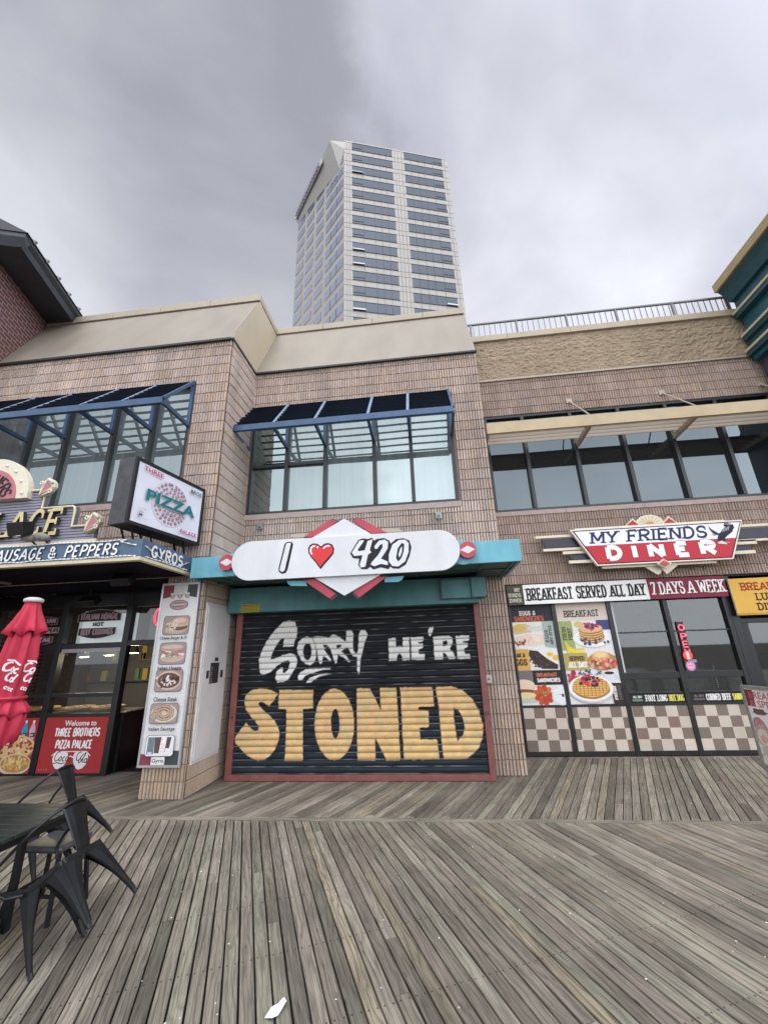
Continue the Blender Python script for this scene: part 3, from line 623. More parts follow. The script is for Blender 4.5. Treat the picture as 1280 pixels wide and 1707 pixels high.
WHITE=[z1(p) for p in (
[(575,132),(620,150),(645,210),(640,290),(615,330),(612,372),(515,382),(525,300),(495,305),(455,350),(425,410),(405,470),(400,500),(440,490),(510,455),(580,440),(625,455),(645,500),(635,560),(600,620),(560,680),(520,705),(460,712),(442,670),(450,620),(490,570),(512,575),(512,615),(530,622),(560,590),(580,530),(560,505),(510,520),(455,560),(400,610),(345,637),(310,630),(295,590),(293,500),(310,430),(360,330),(430,235),(510,150)],
[(735,283),(780,300),(806,350),(818,420),(818,480),(800,520),(765,553),(720,535),(680,500),(650,440),(640,395),(655,340),(690,300)],
[(785,290),(830,278),(905,288),(940,305),(935,370),(890,405),(960,500),(950,518),(915,480),(880,460),(878,520),(862,542),(845,520),(830,430),(810,350)],
[(930,300),(975,265),(1020,280),(1090,330),(1120,340),(1115,380),(1050,420),(1100,470),(1138,520),(1120,520),(1070,475),(1020,450),(1015,520),(1003,538),(985,510),(960,420),(930,370)],
[(1100,230),(1140,225),(1165,260),(1160,360),(1165,420),(1190,445),(1205,420),(1215,330),(1215,260),(1235,225),(1275,225),(1295,265),(1265,345),(1245,440),(1230,500),(1222,600),(1212,640),(1200,600),(1200,475),(1160,465),(1125,410),(1100,370),(1095,300)],
[(650,655),(665,625),(720,590),(820,582),(950,578),(950,584),(850,600),(760,630),(710,655),(685,690),(655,692)],
[(728,705),(760,670),(830,640),(900,630),(960,630),(900,642),(850,655),(810,680),(770,710),(735,716)])]
WHITE+=[z2(p) for p in ([(262,302),(332,298),(337,385),(368,370),(395,385),(397,295),(455,290),(462,500),(395,506),(388,455),(365,440),(345,465),(338,508),(272,510)],
[(470,292),(585,288),(587,325),(540,335),(545,350),(583,350),(583,390),(545,405),(548,445),(600,448),(598,498),(480,500)],[(632,230),(645,195),(675,188),(684,205),(672,240),(650,288),(635,260)],
[(680,288),(820,278),(852,295),(858,340),(840,385),(830,400),(868,440),(890,488),(825,492),(795,440),(772,432),(772,492),(693,498)],
[(884,278),(1010,275),(1014,318),(950,330),(955,345),(996,345),(996,380),(965,395),(970,445),(1018,448),(1020,488),(905,490)])]
WHOLE=[z1(el(738,425,40,80)),z1([(885,362),(925,362),(925,376),(892,398)]),z1([(1005,360),(1060,366),(1048,384),(1015,398)]),z2([(765,330),(800,320),(815,340),(805,365),(770,380)])]
YEL=[z3(p) for p in ([(300,100),(380,108),(440,130),(465,150),(430,205),(385,262),(330,222),(300,218),(282,235),(290,258),(330,300),(400,360),(450,420),(480,490),(475,570),(440,660),(390,725),(330,760),(280,768),(220,745),(150,690),(80,610),(62,570),(85,525),(172,415),(215,470),(250,492),(285,485),(292,450),(260,405),(200,335),(165,280),(155,215),(175,150),(230,112)],
[(478,112),(790,112),(788,282),(697,286),(695,768),(528,768),(545,460),(543,288),(470,285)],el(988,432,183,332))]
YEL+=[z4(p) for p in ([(-29,98),(335,92),(378,762),(-22,764)],[(372,90),(668,85),(688,262),(540,268),(540,300),(630,305),(640,455),(550,460),(560,570),(715,572),(735,755),(410,757)],
[(700,85),(850,80),(950,115),(1040,195),(1100,300),(1140,440),(1135,560),(1100,650),(1040,710),(980,750),(775,755),(755,570),(730,260)])]
YHOLE=[z3(el(997,425,41,138)),z4([(92,95),(183,92),(195,305)]),z4([(140,550),(248,762),(145,762)]),z4([(865,275),(915,300),(950,370),(970,450),(960,520),(905,590),(890,520),(870,380)])]
import numpy as np
def inside(X,Z,p):
    r=np.zeros(X.shape,bool); n=len(p)
    for i in range(n):
        (xa,za),(xb,zb)=p[i-1],p[i]
        if za==zb: continue
        k=((za>Z)!=(zb>Z)); r^=k&(X<(xb-xa)*(Z-za)/(zb-za)+xa)
    return r
def cover(X,Z,polys,holes):
    acc=np.zeros(X.shape)
    for dx,dz in ((-.3,-.3),(.3,-.3),(-.3,.3),(.3,.3)):
        r=np.zeros(X.shape,bool)
        for p in polys: r|=inside(X+dx*.011,Z+dz*.011,p)
        for p in holes: r&=~inside(X+dx*.011,Z+dz*.011,p)
        acc+=r
    return acc/4
def smooth_noise(X,Z,s,seed):
    g=np.random.default_rng(seed).random((90,90)); a=(X+5)/s; c=(Z+1)/s; i=np.floor(a).astype(int)%89; j=np.floor(c).astype(int)%89; u=a-np.floor(a); v=c-np.floor(c); u=u*u*(3-2*u); v=v*v*(3-2*v)
    return (g[i,j]*(1-u)+g[i+1,j]*u)*(1-v)+(g[i,j+1]*(1-u)+g[i+1,j+1]*u)*v
PITCH=(W(500,1130,y=6.8).z-W(500,1238.7,y=6.8).z)/10
zb0,zt0=.083,2.44; ns=int((zt0-zb0)/PITCH)+1
prof=[]  # slat profile: flat curved face, then a hooked joint
for k in range(ns):
    for f,d in ((.0,.0),(.03,.013),(.06,.016),(.2,.004),(.4,-.002),(.6,-.002),(.8,.004),(.93,.012),(.975,.010)):
        z=zb0+(k+f)*PITCH
        if z<zt0: prof.append((z,6.80-.009+d))
prof=[(z,y) for z,y in prof]; zf=[]
# refine vertically so that painted edges stay crisp
pr=[]
for (za,ya),(zb_,yb) in zip(prof,prof[1:]):
    n=max(1,int((zb_-za)/.009)); pr+=[(za+(zb_-za)*i/n,ya+(yb-ya)*i/n) for i in range(n)]
pr.append(prof[-1]); nx=400; xs=np.linspace(-3.15,.66,nx); zs=np.array([p[0] for p in pr]); ys=np.array([p[1] for p in pr])
X,Z=np.meshgrid(xs,zs); Y=np.repeat(ys[:,None],nx,1)+(smooth_noise(X,Z,.35,3)-.5)*.006
wob=(smooth_noise(X,Z,.05,9)-.5)*.010; wz=(smooth_noise(X,Z,.04,10)-.5)*.010
aw=cover(X+wob,Z+wz,WHITE,WHOLE); ay=cover(X+wob,Z+wz,YEL,YHOLE)
base=np.stack([np.full(X.shape,v) for v in (.008,.009,.011)],-1)
dust=smooth_noise(X,Z,.22,5)*smooth_noise(X*.25,Z*3,.05,6); base+=dust[...,None]*np.array([.012,.0125,.0125])
edge=((Z-zb0)/PITCH)%1; sc_=(edge<.10)*smooth_noise(X,Z,.11,8)**1.5; base+=sc_[...,None]*np.array([.19,.185,.18])
blue=np.clip((1.25-Z)/1.2,0,1)*.018; base+=blue[...,None]*np.array([.3,.7,1.0])
wcol=np.stack([.80-.12*smooth_noise(X,Z,.3,12),.79-.12*smooth_noise(X,Z,.3,12),.75-.12*smooth_noise(X,Z,.3,12)],-1)
tn=smooth_noise(X,Z,.28,13)[...,None]; t2=smooth_noise(X,Z,.12,14)[...,None]
ycol=np.array([.68,.475,.20])*(1-tn*.6)+np.array([.68,.40,.23])*tn*.6; ycol=ycol*(1-.28*(t2>.72)*1.0)+np.array([.46,.47,.25])*.28*(t2>.72); ycol*=(.9+.2*smooth_noise(X,Z,.07,15))[...,None]
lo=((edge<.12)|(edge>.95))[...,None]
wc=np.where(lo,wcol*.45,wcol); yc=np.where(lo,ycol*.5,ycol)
col=base*(1-aw[...,None])+wc*aw[...,None]; col=col*(1-ay[...,None])+yc*ay[...,None]
me=bpy.data.meshes.new('curtain'); nv=X.size; nz=len(zs)
me.vertices.add(nv); me.vertices.foreach_set('co',(np.stack([X,Y,Z],-1)-np.array(LOC[sh.name])).reshape(-1))
ii=np.arange(nv).reshape(nz,nx); q=np.stack([ii[:-1,:-1],ii[:-1,1:],ii[1:,1:],ii[1:,:-1]],-1).reshape(-1,4)
me.loops.add(q.size); me.loops.foreach_set('vertex_index',q.reshape(-1)); me.polygons.add(len(q)); me.polygons.foreach_set('loop_start',np.arange(len(q))*4); me.update(calc_edges=True)
at=me.color_attributes.new('Col','FLOAT_COLOR','POINT'); at.data.foreach_set('color',np.concatenate([col,np.ones(X.shape+(1,))],-1).reshape(-1))
me.polygons.foreach_set('use_smooth',np.ones(len(q),bool)); me.materials.append(mat('shutter_paint',(1,1,1),.42,0,.16,30,attr=True,stretch=(1,1,4),spec=.12))
cu_=bpy.data.objects.new('curtain',me); COL.objects.link(cu_); cu_.parent=sh
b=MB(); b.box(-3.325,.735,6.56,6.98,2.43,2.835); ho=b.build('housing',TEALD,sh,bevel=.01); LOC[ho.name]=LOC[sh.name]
b=MB(); b.box(.16,.62,6.47,6.56,2.50,2.79); b.box(.62,.84,6.42,6.75,2.50,2.80); b.build('motor_cover',TEALD,sh,bevel=.008)
P=Pic((0,6.556,0)); a=W(403,1008,y=6.556); c=W(432,1020,y=6.556); P.rect(a.x,c.z,c.x,a.z,(.42,.36,.03))
for k in range(5):
    z=a.z-(a.z-c.z)*(k+.6)/5.4; x=a.x+.012
    while x<c.x-.02:
        l_=random.uniform(.006,.022); P.rect(x,z-(.007 if k==0 else .004),x+l_,z+(.007 if k==0 else .004),(.03,.03,.02)); x+=l_+.005
P.build('warning_sticker',ho)
# lock hasps on rails
b=MB(); b.tube([(.70,6.752,.86),(.70,6.73,.86)],.028,12); b.build('lock',mat('rusty_lock',(.10,.06,.045),.6,.4),sh)
b=MB(); b.tube([(-3.195,6.752,.86),(-3.195,6.735,.86)],.022,12); b.build('lock',MATS['rusty_lock'],sh)
t=thing('key_switch','small square metal key switch on the brick pillar right of the shutter','switch',(.93,YM-.02,1.38)); p_=W(814,1132,y=7.0)
b=MB(); b.box(p_.x-.05,p_.x+.05,6.985,7.004,p_.z-.06,p_.z+.06); t.location=(p_.x,7.0,p_.z); LOC[t.name]=Vector((p_.x,7.0,p_.z)); b.build('plate',mat('steel_plate',(.42,.38,.38),.35,.6,.2,30),t,bevel=.006)
b=MB(); b.tube([(p_.x,6.984,p_.z),(p_.x,6.978,p_.z)],.014,10); b.build('keyhole',DARKFR,t)
# ---------------------------------------------------------------- teal canopy
t=thing('canopy','turquoise flat canopy box over the roller shutter','canopy',(-1.1,6.3,2.86))
b=MB(); b.box(-3.50,1.262,5.66,5.70,2.862,3.17); b.box(1.215,1.258,5.70,YM-.02,2.864,3.166); b.box(-3.50,1.255,5.70,5.90,3.13,3.165); b.box(-3.385,1.215,5.9,YM-.02,3.128,3.162); b.box(-3.50,-3.46,5.7,5.93,2.864,3.13); b.build('fascia',TEAL,t,bevel=.006)
b=MB(); b.box(-3.455,1.212,5.702,5.925,2.885,2.91); b.box(-3.385,1.212,5.925,YM-.02,2.885,2.91); 
for x in (-3.1,-2.2,-1.2,-.2,.75,1.16): b.box(x-.02,x+.02,5.703,YM-.03,2.868,2.886)
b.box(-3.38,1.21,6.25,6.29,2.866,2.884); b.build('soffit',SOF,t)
# ---------------------------------------------------------------- heart sign
SY=5.54
sg=thing('shop_sign','white rounded shop sign lettered I heart 420 on a red and white diamond','sign',(-1.17,5.6,3.05))
WV=mat('white_sign_panel',(.62,.645,.65),.45,0,.05,2,spec=.25); weather(WV,.92,1.03,(3,3,.5))
def xz(p,s,ox,oy,y): return [((lambda q:(q.x,q.z))(W(ox+x*s,oy+yy*s,y=y))) for x,yy in p]
x0,x1,za,zb_=-2.815,.435,2.765,3.335; r=.285
pl=[(p[0],SY,p[1]) for p in arc(x1-r,zb_-r,r,r,-90,90,20)+arc(x0+r,zb_-r,r,r,90,270,20)]
b=MB(); b.prism(pl,(0,.045,0)); pan=b.build('panel',WV,sg,bevel=.004); LOC[pan.name]=LOC[sg.name]
P=Pic((0,SY-.002,0)); INK=(.018,.016,.02); WH=(.64,.665,.67); a5=lambda p:xz(p,.1875,360,850,SY); a6=lambda p:xz(p,.25,560,850,SY)
P.poly(a5([(612,300),(638,283),(675,285),(688,305),(640,525),(622,560),(590,570),(558,548),(558,515)]),INK); P.poly(a5([(625,302),(642,293),(668,294),(664,315),(612,535),(592,552),(568,540),(570,515)]),WH)
P.poly(a5([(932,527),(905,495),(885,465),(845,420),(823,380),(820,345),(832,315),(862,298),(900,300),(935,325),(965,300),(1000,295),(1035,308),(1052,345),(1048,385),(1010,435),(965,485)]),INK)
P.poly(a5([(928,505),(905,478),(885,448),(850,412),(832,378),(830,345),(842,322),(865,308),(897,310),(935,338),(970,310),(1000,306),(1028,318),(1040,348),(1036,380),(1000,420),(955,470)]),(.62,.045,.05))
P.line(a5([(852,395),(842,365),(848,335),(868,322),(885,321)]),.022,(.85,.8,.8)); P.line(a5([(955,345),(975,325),(1000,318),(1012,325)]),.02,(.85,.8,.8)); P.ell(*a5([(905,333)])[0],.014,.014,(.85,.8,.8))
P.poly(a6([(95,290),(150,200),(180,190),(215,195),(240,185),(255,205),(270,195),(320,187),(355,205),(365,225),(400,195),(450,188),(490,205),(503,250),(490,310),(465,365),(420,392),(380,390),(362,378),(350,395),(300,383),(250,397),(228,380),(210,395),(170,395),(150,370),(155,325),(115,322)]),INK)
P.poly(a6([(106,286),(156,206),(185,201),(185,210),(145,266),(152,276),(192,270),(211,208),(245,196),(226,268),(236,284),(214,298),(196,378),(166,384),(158,366),(178,302),(122,308)]),WH)
P.poly(a6([(256,243),(286,206),(324,198),(348,215),(344,258),(315,303),(300,325),(345,345),(346,368),(300,360),(256,376),(232,364),(238,350),(282,300),(311,250),(309,226),(291,236),(276,259),(261,261)]),WH)
P.poly(a6([(352,300),(376,232),(420,201),(460,198),(484,220),(484,280),(461,343),(415,377),(376,374),(353,345)]),WH)
P.poly(a6([(400,322),(411,258),(438,220),(455,228),(452,275),(436,322),(415,345)]),INK); P.poly(a6([(416,300),(428,258),(440,243),(440,280),(424,318)]),WH)
P.build('lettering',pan)
b=MB(); y2=SY+.05
dm=lambda p,s,ox,oy:[(q[0],y2,q[1]) for q in xz(p,s,ox,oy,y2)]
b.prism(dm([(573.7,864.5),(684,929),(574,993),(466,929)],1,0,0),(0,.03,0)); b.build('diamond',WV,sg,bevel=.003)
RD=mat('sign_red',(.42,.045,.065),.45,0,.1,6); weather(RD,.8,1.1,(4,4,2)); PU=mat('sign_purple_edge',(.10,.06,.10),.5)
y2=SY+.085
for p,s,ox,oy in (([(1020,82),(1078,104),(905,236),(780,242)],.1875,360,850),([(152,52),(335,150),(240,157),(112,75)],.25,560,850),([(778,626),(880,612),(1068,745),(1012,788)],.1875,360,850),([(335,448),(250,441),(108,545),(156,582)],.25,560,850)):
    q=dm(p,s,ox,oy); b=MB(); b.prism(q,(0,.02,0)); b.build('chevron',RD,sg)
    cx=sum(v[0] for v in q)/4; cz=sum(v[2] for v in q)/4; b=MB(); b.prism([(cx+(v[0]-cx)*1.05+(.012 if v[0]>cx else -.012),y2+.022,cz+(v[2]-cz)*1.06+(.010 if v[2]>cz else -.010)) for v in q],(0,.02,0)); b.build('chevron_edge',PU,sg)
y2=SY+.11
for p,s,ox,oy,m in (([(655,245),(672,222),(700,211),(800,205),(800,245)],.1875,360,850,MATS['cream_coping']),([(310,124),(405,122),(428,130),(442,146),(310,152)],.25,560,850,MATS['cream_coping']),([(630,630),(640,655),(665,675),(810,676),(800,630)],.1875,360,850,TEAL),([(320,450),(455,440),(440,465),(415,480),(325,482)],.25,560,850,TEAL)):
    b=MB(); b.prism(dm(p,s,ox,oy),(0,.02,0)); b.build('lobe',m,sg)
for px,py in ((379.5,938),(779,917)):
    c=W(px,py,y=SY+.06); b=MB(); b.tube([(c.x,SY+.03,c.z),(c.x,SY+.09,c.z)],.115,24); o=b.build('roundel',RD,sg); LOC[o.name]=LOC[sg.name]
    b=MB(); b.prism([(c.x-.10,SY+.026,c.z),(c.x,SY+.026,c.z-.055),(c.x+.10,SY+.026,c.z),(c.x,SY+.026,c.z+.055)],(0,.004,0)); b.build('roundel_diamond',WV,o)
    b=MB(); b.tube([(c.x+(.06 if px<500 else -.06),SY+.10,c.z-.02),(c.x+(.06 if px<500 else -.06),SY+.115,c.z-.02)],.17,24); b.build('backing_disc',TEAL,sg)
GAL=mat('galvanised_bracket',(.26,.27,.26),.45,.6,.2,20)
for (px,py),(qx,qy),lab in (((434,878),(402,912),'thin steel stay from the wall plate left of the heart sign'),((731,860),(733,884),'thin steel stay from the wall plate right of the heart sign')):
    p=W(px,py,y=YM-.02); q=W(qx,qy,y=5.66); t=thing('sign_stay',lab,'stay',(p.x,YM-.02,p.z),'steel stays of the heart sign')
    b=MB(); b.box(p.x-.05,p.x+.05,YM-.055,YM-.018,p.z-.06,p.z+.06); b.tube([(p.x,YM-.055,p.z),(p.x,YM-.10,p.z-.01)],.02); b.build('wall_plate',GAL,t,bevel=.004)
    b=MB(); b.tube([(p.x,YM-.09,p.z-.01),(q.x,5.66,3.2)],.009,6); b.build('rod',GAL,t)
# ---------------------------------------------------------------- food pictures for the printed signs
def tone(c,k): return tuple(min(1,v*k) for v in c)
def dish(P,cx,cy,rx,ry,plate=(.72,.72,.70)):
    P.ell(cx,cy,rx,ry,tone(plate,.72),n=26); P.ell(cx,cy+ry*.06,rx*.97,ry*.93,plate,n=26); P.ell(cx,cy+ry*.05,rx*.72,ry*.66,tone(plate,.88),n=24)
def pancakes(P,cx,cy,r):
    dish(P,cx,cy-r*.25,r*1.25,r*.62)
    for k in range(5):
        P.ell(cx+random.uniform(-.03,.03)*r,cy-r*.28+k*r*.15,r*.78,r*.30,(.30,.14,.045)); P.ell(cx,cy-r*.22+k*r*.15,r*.77,r*.28,(.62,.40,.17),irr=.03)
    P.ell(cx,cy+r*.42,r*.62,r*.22,(.66,.36,.26),irr=.12); P.scat(cx,cy+r*.52,r*.5,r*.22,16,r*.08,r*.17,[(.05,.05,.10),(.42,.03,.05),(.55,.06,.07),(.06,.06,.13),(.7,.62,.5)])
    P.scat(cx,cy-r*.45,r*1.0,r*.2,12,r*.07,r*.12,[(.04,.05,.11),(.06,.07,.15)])
def waffle(P,cx,cy,r):
    dish(P,cx,cy-r*.1,r*1.2,r*.72); P.ell(cx,cy-r*.05,r,r*.58,(.36,.17,.04),n=26,irr=.02); P.ell(cx,cy+r*.03,r*.97,r*.54,(.68,.42,.13),n=26,irr=.02)
    for i in range(-4,5):
        h=math.sqrt(max(0,1-(i/4.6)**2)); P.line([(cx+i*r*.2,cy+r*.03-h*r*.5),(cx+i*r*.2+r*.05,cy+r*.03+h*r*.5)],r*.035,(.34,.16,.04)); P.line([(cx-h*r*.93,cy+r*.03+i*r*.115),(cx+h*r*.93,cy+r*.03+i*r*.115)],r*.03,(.36,.17,.04))
    P.scat(cx,cy+r*.28,r*.55,r*.28,34,r*.07,r*.13,[(.04,.03,.06),(.45,.03,.05),(.05,.04,.09),(.56,.05,.06),(.03,.02,.03)])
class Dull:
    def __init__(s,P): s.P=P
    def __getattr__(s,k):
        f=getattr(s.P,k)
        def g(*a,**q):
            d=lambda c:tuple(min(1,max(0,((.45*v+.55*(.33*c[0]+.45*c[1]+.22*c[2]))*1.25-.03)*m)) for v,m in zip(c,(1.05,.96,.95)))
            return f(*[d(x) if isinstance(x,tuple) and len(x)==3 else x for x in a],**q)
        return g
def meat(P,x0,y0,x1,y1,kind,bg=(.30,.22,.18)):
    P=Dull(P)
    """a small rounded photograph of one dish"""
    w,h=x1-x0,y1-y0; cx,cy=(x0+x1)/2,(y0+y1)/2; P.rrect(x0-.006,y0-.006,x1+.006,y1+.006,h*.16,(.10,.09,.09)); P.rrect(x0,y0,x1,y1,h*.15,bg)
    if kind=='burger':
        P.ell(cx-.02*w,cy-.25*h,w*.42,h*.2,(.45,.35,.25)); P.ell(cx+.12*w,cy-.08*h,w*.33,h*.2,(.20,.09,.05)); P.ell(cx+.13*w,cy+.04*h,w*.33,h*.12,(.55,.45,.2)); P.ell(cx+.14*w,cy+.2*h,w*.34,h*.24,(.50,.30,.15)); P.ell(cx+.12*w,cy+.26*h,w*.26,h*.13,(.60,.42,.25))
        for i in range(14):
            a=random.uniform(-.6,.9); x=cx+random.uniform(-.42,.05)*w; y=cy+random.uniform(-.38,.15)*h; P.line([(x,y),(x+.2*w*math.cos(a),y+.2*w*math.sin(a))],h*.06,random.choice([(.62,.46,.2),(.55,.38,.14),(.68,.55,.3)]))
    elif kind=='hoagie':
        P.ell(cx,cy-.2*h,w*.46,h*.22,(.50,.36,.22)); 
        for i in range(30): P.ell(cx+random.uniform(-.4,.4)*w,cy+random.uniform(-.14,.14)*h,w*.1,h*.06,random.choice([(.52,.14,.14),(.66,.55,.5),(.25,.33,.12),(.7,.66,.55),(.45,.10,.12)]),random.uniform(-.5,.5))
        P.ell(cx-.02*w,cy+.27*h,w*.46,h*.17,(.46,.27,.17)); P.ell(cx-.02*w,cy+.3*h,w*.4,h*.09,(.57,.38,.26))
    elif kind=='steak':
        P.ell(cx,cy,w*.47,h*.45,(.55,.38,.26)); P.ell(cx,cy,w*.42,h*.36,(.16,.08,.05))
        for i in range(60): P.ell(cx+random.gauss(0,.16)*w,cy+random.gauss(0,.12)*h,w*random.uniform(.03,.08),h*random.uniform(.03,.07),random.choice([(.13,.06,.04),(.7,.68,.62),(.42,.16,.13),(.08,.05,.04),(.62,.58,.5)]),random.uniform(0,3),irr=.2)
    elif kind=='sausage':
        P.ell(cx,cy,w*.48,h*.47,(.55,.48,.33)); 
        for k,c in ((0,(.17,.08,.04)),(1,(.47,.29,.13))):
            pts=[(cx+(.08+.30*t/20)*w*math.cos(t*.72),cy+(.08+.32*t/20)*h*math.sin(t*.72)) for t in range(0,24)]; P.line(pts,h*(.15 if k==0 else .10),c)
        P.ell(cx,cy,w*.08,h*.12,(.58,.42,.22))
    else:
        P.rect(x0+.06*w,y0+.08*h,x0+.3*w,y1-.08*h,(.10,.20,.25)); P.poly([(cx-.18*w,cy-.36*h),(cx+.0*w,cy-.36*h),(cx+.06*w,cy+.42*h),(cx-.2*w,cy+.42*h)],(.13,.08,.06)); P.poly([(cx,cy-.34*h),(cx+.14*w,cy-.34*h),(cx+.19*w,cy+.42*h),(cx+.04*w,cy+.42*h)],(.70,.67,.64)); P.poly([(cx+.2*w,cy-.3*h),(cx+.33*w,cy-.3*h),(cx+.4*w,cy+.42*h),(cx+.24*w,cy+.42*h)],(.12,.07,.06)); P.rect(cx+.22*w,cy-.4*h,cx+.36*w,cy-.12*h,(.62,.62,.62))
        P.rect(x0+.1*w,y0+.06*h,x0+.25*w,y0+.2*h,(.35,.55,.6))
        for i in range(14): P.ell(cx+.1*w+random.uniform(-.05,.05)*w,cy+random.uniform(-.3,.38)*h,w*.02,h*.025,(.50,.42,.38))
# ---------------------------------------------------------------- pier signs
def BX(P0,px,py,y): q=W(px,py,y=y); return q
mx0,mx1,mz0,mz1=-4.075,-3.475,.385,2.845; my=YP-.045
ms=thing('menu_sign','tall white menu sign of five sandwich photos on the block pier','menu sign',(-3.78,my,mz0))
b=MB(); b.box(mx0,mx1,my,my+.028,mz0,mz1); b.build('backing_board',mat('sign_board_edge',(.5,.5,.5),.5),ms)
b=MB(); fw=.025
b.box(mx0-.004,mx1+.004,my-.012,my+.03,mz1-fw,mz1+.004); b.box(mx0-.004,mx1+.004,my-.012,my+.03,mz0-.004,mz0+fw); b.box(mx0-.004,mx0+fw,my-.011,my+.03,mz0+fw,mz1-fw); b.box(mx1-fw,mx1+.004,my-.011,my+.03,mz0+fw,mz1-fw); b.build('frame',mat('aluminium_trim',(.55,.55,.55),.35,.7,.1,20),ms)
P=Pic((mx0+fw,my-.001,mz0+fw)); ww,hh=mx1-mx0-2*fw,mz1-mz0-2*fw; P.rect(0,0,ww,hh,(.66,.66,.65))
GREY=(.26,.25,.25)
P.rect(0,hh-.26,ww*.30,hh,(.20,.035,.05)); P.rect(ww*.30,hh-.26,ww*.7,hh,(.50,.50,.50)); P.rect(ww*.7,hh-.26,ww,hh,(.05,.06,.055)); P.poly([(0,hh-.26),(ww,hh-.26),(ww,hh-.20),(ww*.5,hh-.15),(0,hh-.20)],(.62,.62,.61))
P.ell(ww*.5,hh-.30,.15,.075,(.09,.07,.07),n=24); P.ell(ww*.5,hh-.30,.14,.066,(.40,.27,.27),n=24)
for k in range(3): P.line([(ww*.5-.09,hh-.275-k*.025),(ww*.5+.09,hh-.27-k*.025)],.012,(.62,.58,.56) if k==1 else (.2,.14,.14))
for x in (.28,.5,.72): P.ell(ww*x,hh-.165,.04,.042,(.16,.13,.12)); P.ell(ww*x,hh-.175,.03,.028,(.45,.33,.27)); P.ell(ww*x,hh-.135,.036,.016,(.55,.54,.53))
items=[('burger','Cheese Burger & FF'),('hoagie','Italian Hoagie'),('steak','Cheese Steak'),('sausage','Italian Sausage'),('gyro','Gyro')]
pz=[W(300,p,y=my).z-mz0-fw for p in (1027,1059,1071,1108,1116,1153,1172,1206,1225,1261)]
tz=[W(295,p,y=my).z-mz0-fw for p in (1063.5,1113.5,1164.5,1214.5,1267.5)]
P.rect(0,0,ww*.36,.13,(.22,.05,.08)); P.rect(ww*.66,0,ww,.17,(.055,.065,.065))
for i,(k,n_) in enumerate(items):
    if i<4: P.rect(.01,pz[2*i]-.0,.012,pz[2*i]+.001,(.6,.6,.6))
    meat(P,.075,pz[2*i+1]+.012,ww-.075,pz[2*i],k,(.32,.24,.20) if i<4 else (.50,.62,.66))
    if i==4: P.rect(ww*.33,.006,ww*.67,.10,(.66,.66,.65))
for i,(k,n_) in enumerate(items):
    tw=(.42,.36,.35,.38,.16)[i]; P.bt(n_,ww/2-tw/2,tz[i]-.030,tw,.056,(.02,.02,.02),.014)
for i in range(4): P.rect(.02,tz[i]-.06,.022,tz[i]-.058,(.5,.5,.5))
P.build('menu_print',ms,NOISY)
# white access panel on the pier's side
t=thing('service_panel','white metal service panel with black labels on the side of the block pier','panel',(-3.39,6.45,.4)); py0,py1,pz0,pz1=6.03,6.72,.42,2.51
b=MB(); b.box(-3.372,-3.352,py0,py1,pz0,pz1); b.build('door_leaf',mat('white_utility_paint',(.60,.59,.585),.45,0,.08,3),t,bevel=.004)
b=MB(); b.box(-3.385,-3.362,py0-.035,py1+.03,pz0-.035,pz0-.004); b.box(-3.385,-3.362,py0-.035,py1+.03,pz1+.004,pz1+.035); b.box(-3.385,-3.362,py0-.035,py0-.006,pz0-.003,pz1+.003); b.box(-3.385,-3.362,py1+.006,py1+.03,pz0-.003,pz1+.003); b.build('frame',mat('white_trim',(.62,.60,.57),.45,0,.1,12),t,bevel=.003)
b=MB(); b.box(-3.374,-3.366,py0-.006,py1+.006,pz0-.004,pz1+.004); b.build('shadow_gap',DARKFR,t)
P=Pic((-3.3515,0,0),u=(0,1,0),v=(0,0,1),n=(1,0,0)); q=lambda px,py:(lambda w_:(w_.y,w_.z))(W(px,py,x=-3.35))
for a,c in (((352,1105),(363,1138)),((359,1096),(364,1102)),((345,1118),(348,1131)),((368,1117),(371,1129))):
    (ya,za),(yb,zb_)=q(*a),q(*c); P.rect(ya,zb_,yb,za,(.03,.028,.028))
(ya,za),(yb,zb_)=q(352,1105),q(363,1138)
for k in range(9): P.rect(ya+.01+random.random()*.03,zb_+.02+k*.026,ya+.05+random.random()*.04,zb_+.03+k*.026,(.32,.30,.30))
P.build('labels',t)
# ---------------------------------------------------------------- pizza shop marquee
FY=4.72; MX=-3.62
mq=thing('marquee','blue shop marquee band reading sausage and peppers and gyros with dark soffit','marquee',(-6,5.8,2.95))
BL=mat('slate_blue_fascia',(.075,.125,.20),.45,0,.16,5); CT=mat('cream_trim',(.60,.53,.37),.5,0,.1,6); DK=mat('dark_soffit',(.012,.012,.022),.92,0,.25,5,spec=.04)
b=MB(); b.box(-10,MX,FY,FY+.06,2.995,3.225); b.box(MX-.06,MX,FY+.06,5.93,2.996,3.224); b.build('fascia',BL,mq)
b=MB(); b.box(-10,MX+.008,FY-.012,FY+.07,2.945,2.992); b.box(MX-.065,MX+.010,FY+.07,5.935,2.946,2.9915); b.build('lower_trim',CT,mq,bevel=.004)
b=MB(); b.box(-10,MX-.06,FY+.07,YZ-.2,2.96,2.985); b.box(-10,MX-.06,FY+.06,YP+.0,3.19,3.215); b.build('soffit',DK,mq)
b=MB(); LT=mat('white_raised_letters',(.74,.76,.74),.4,0,.05,10); LS=mat('letter_return',(.05,.075,.08),.5)
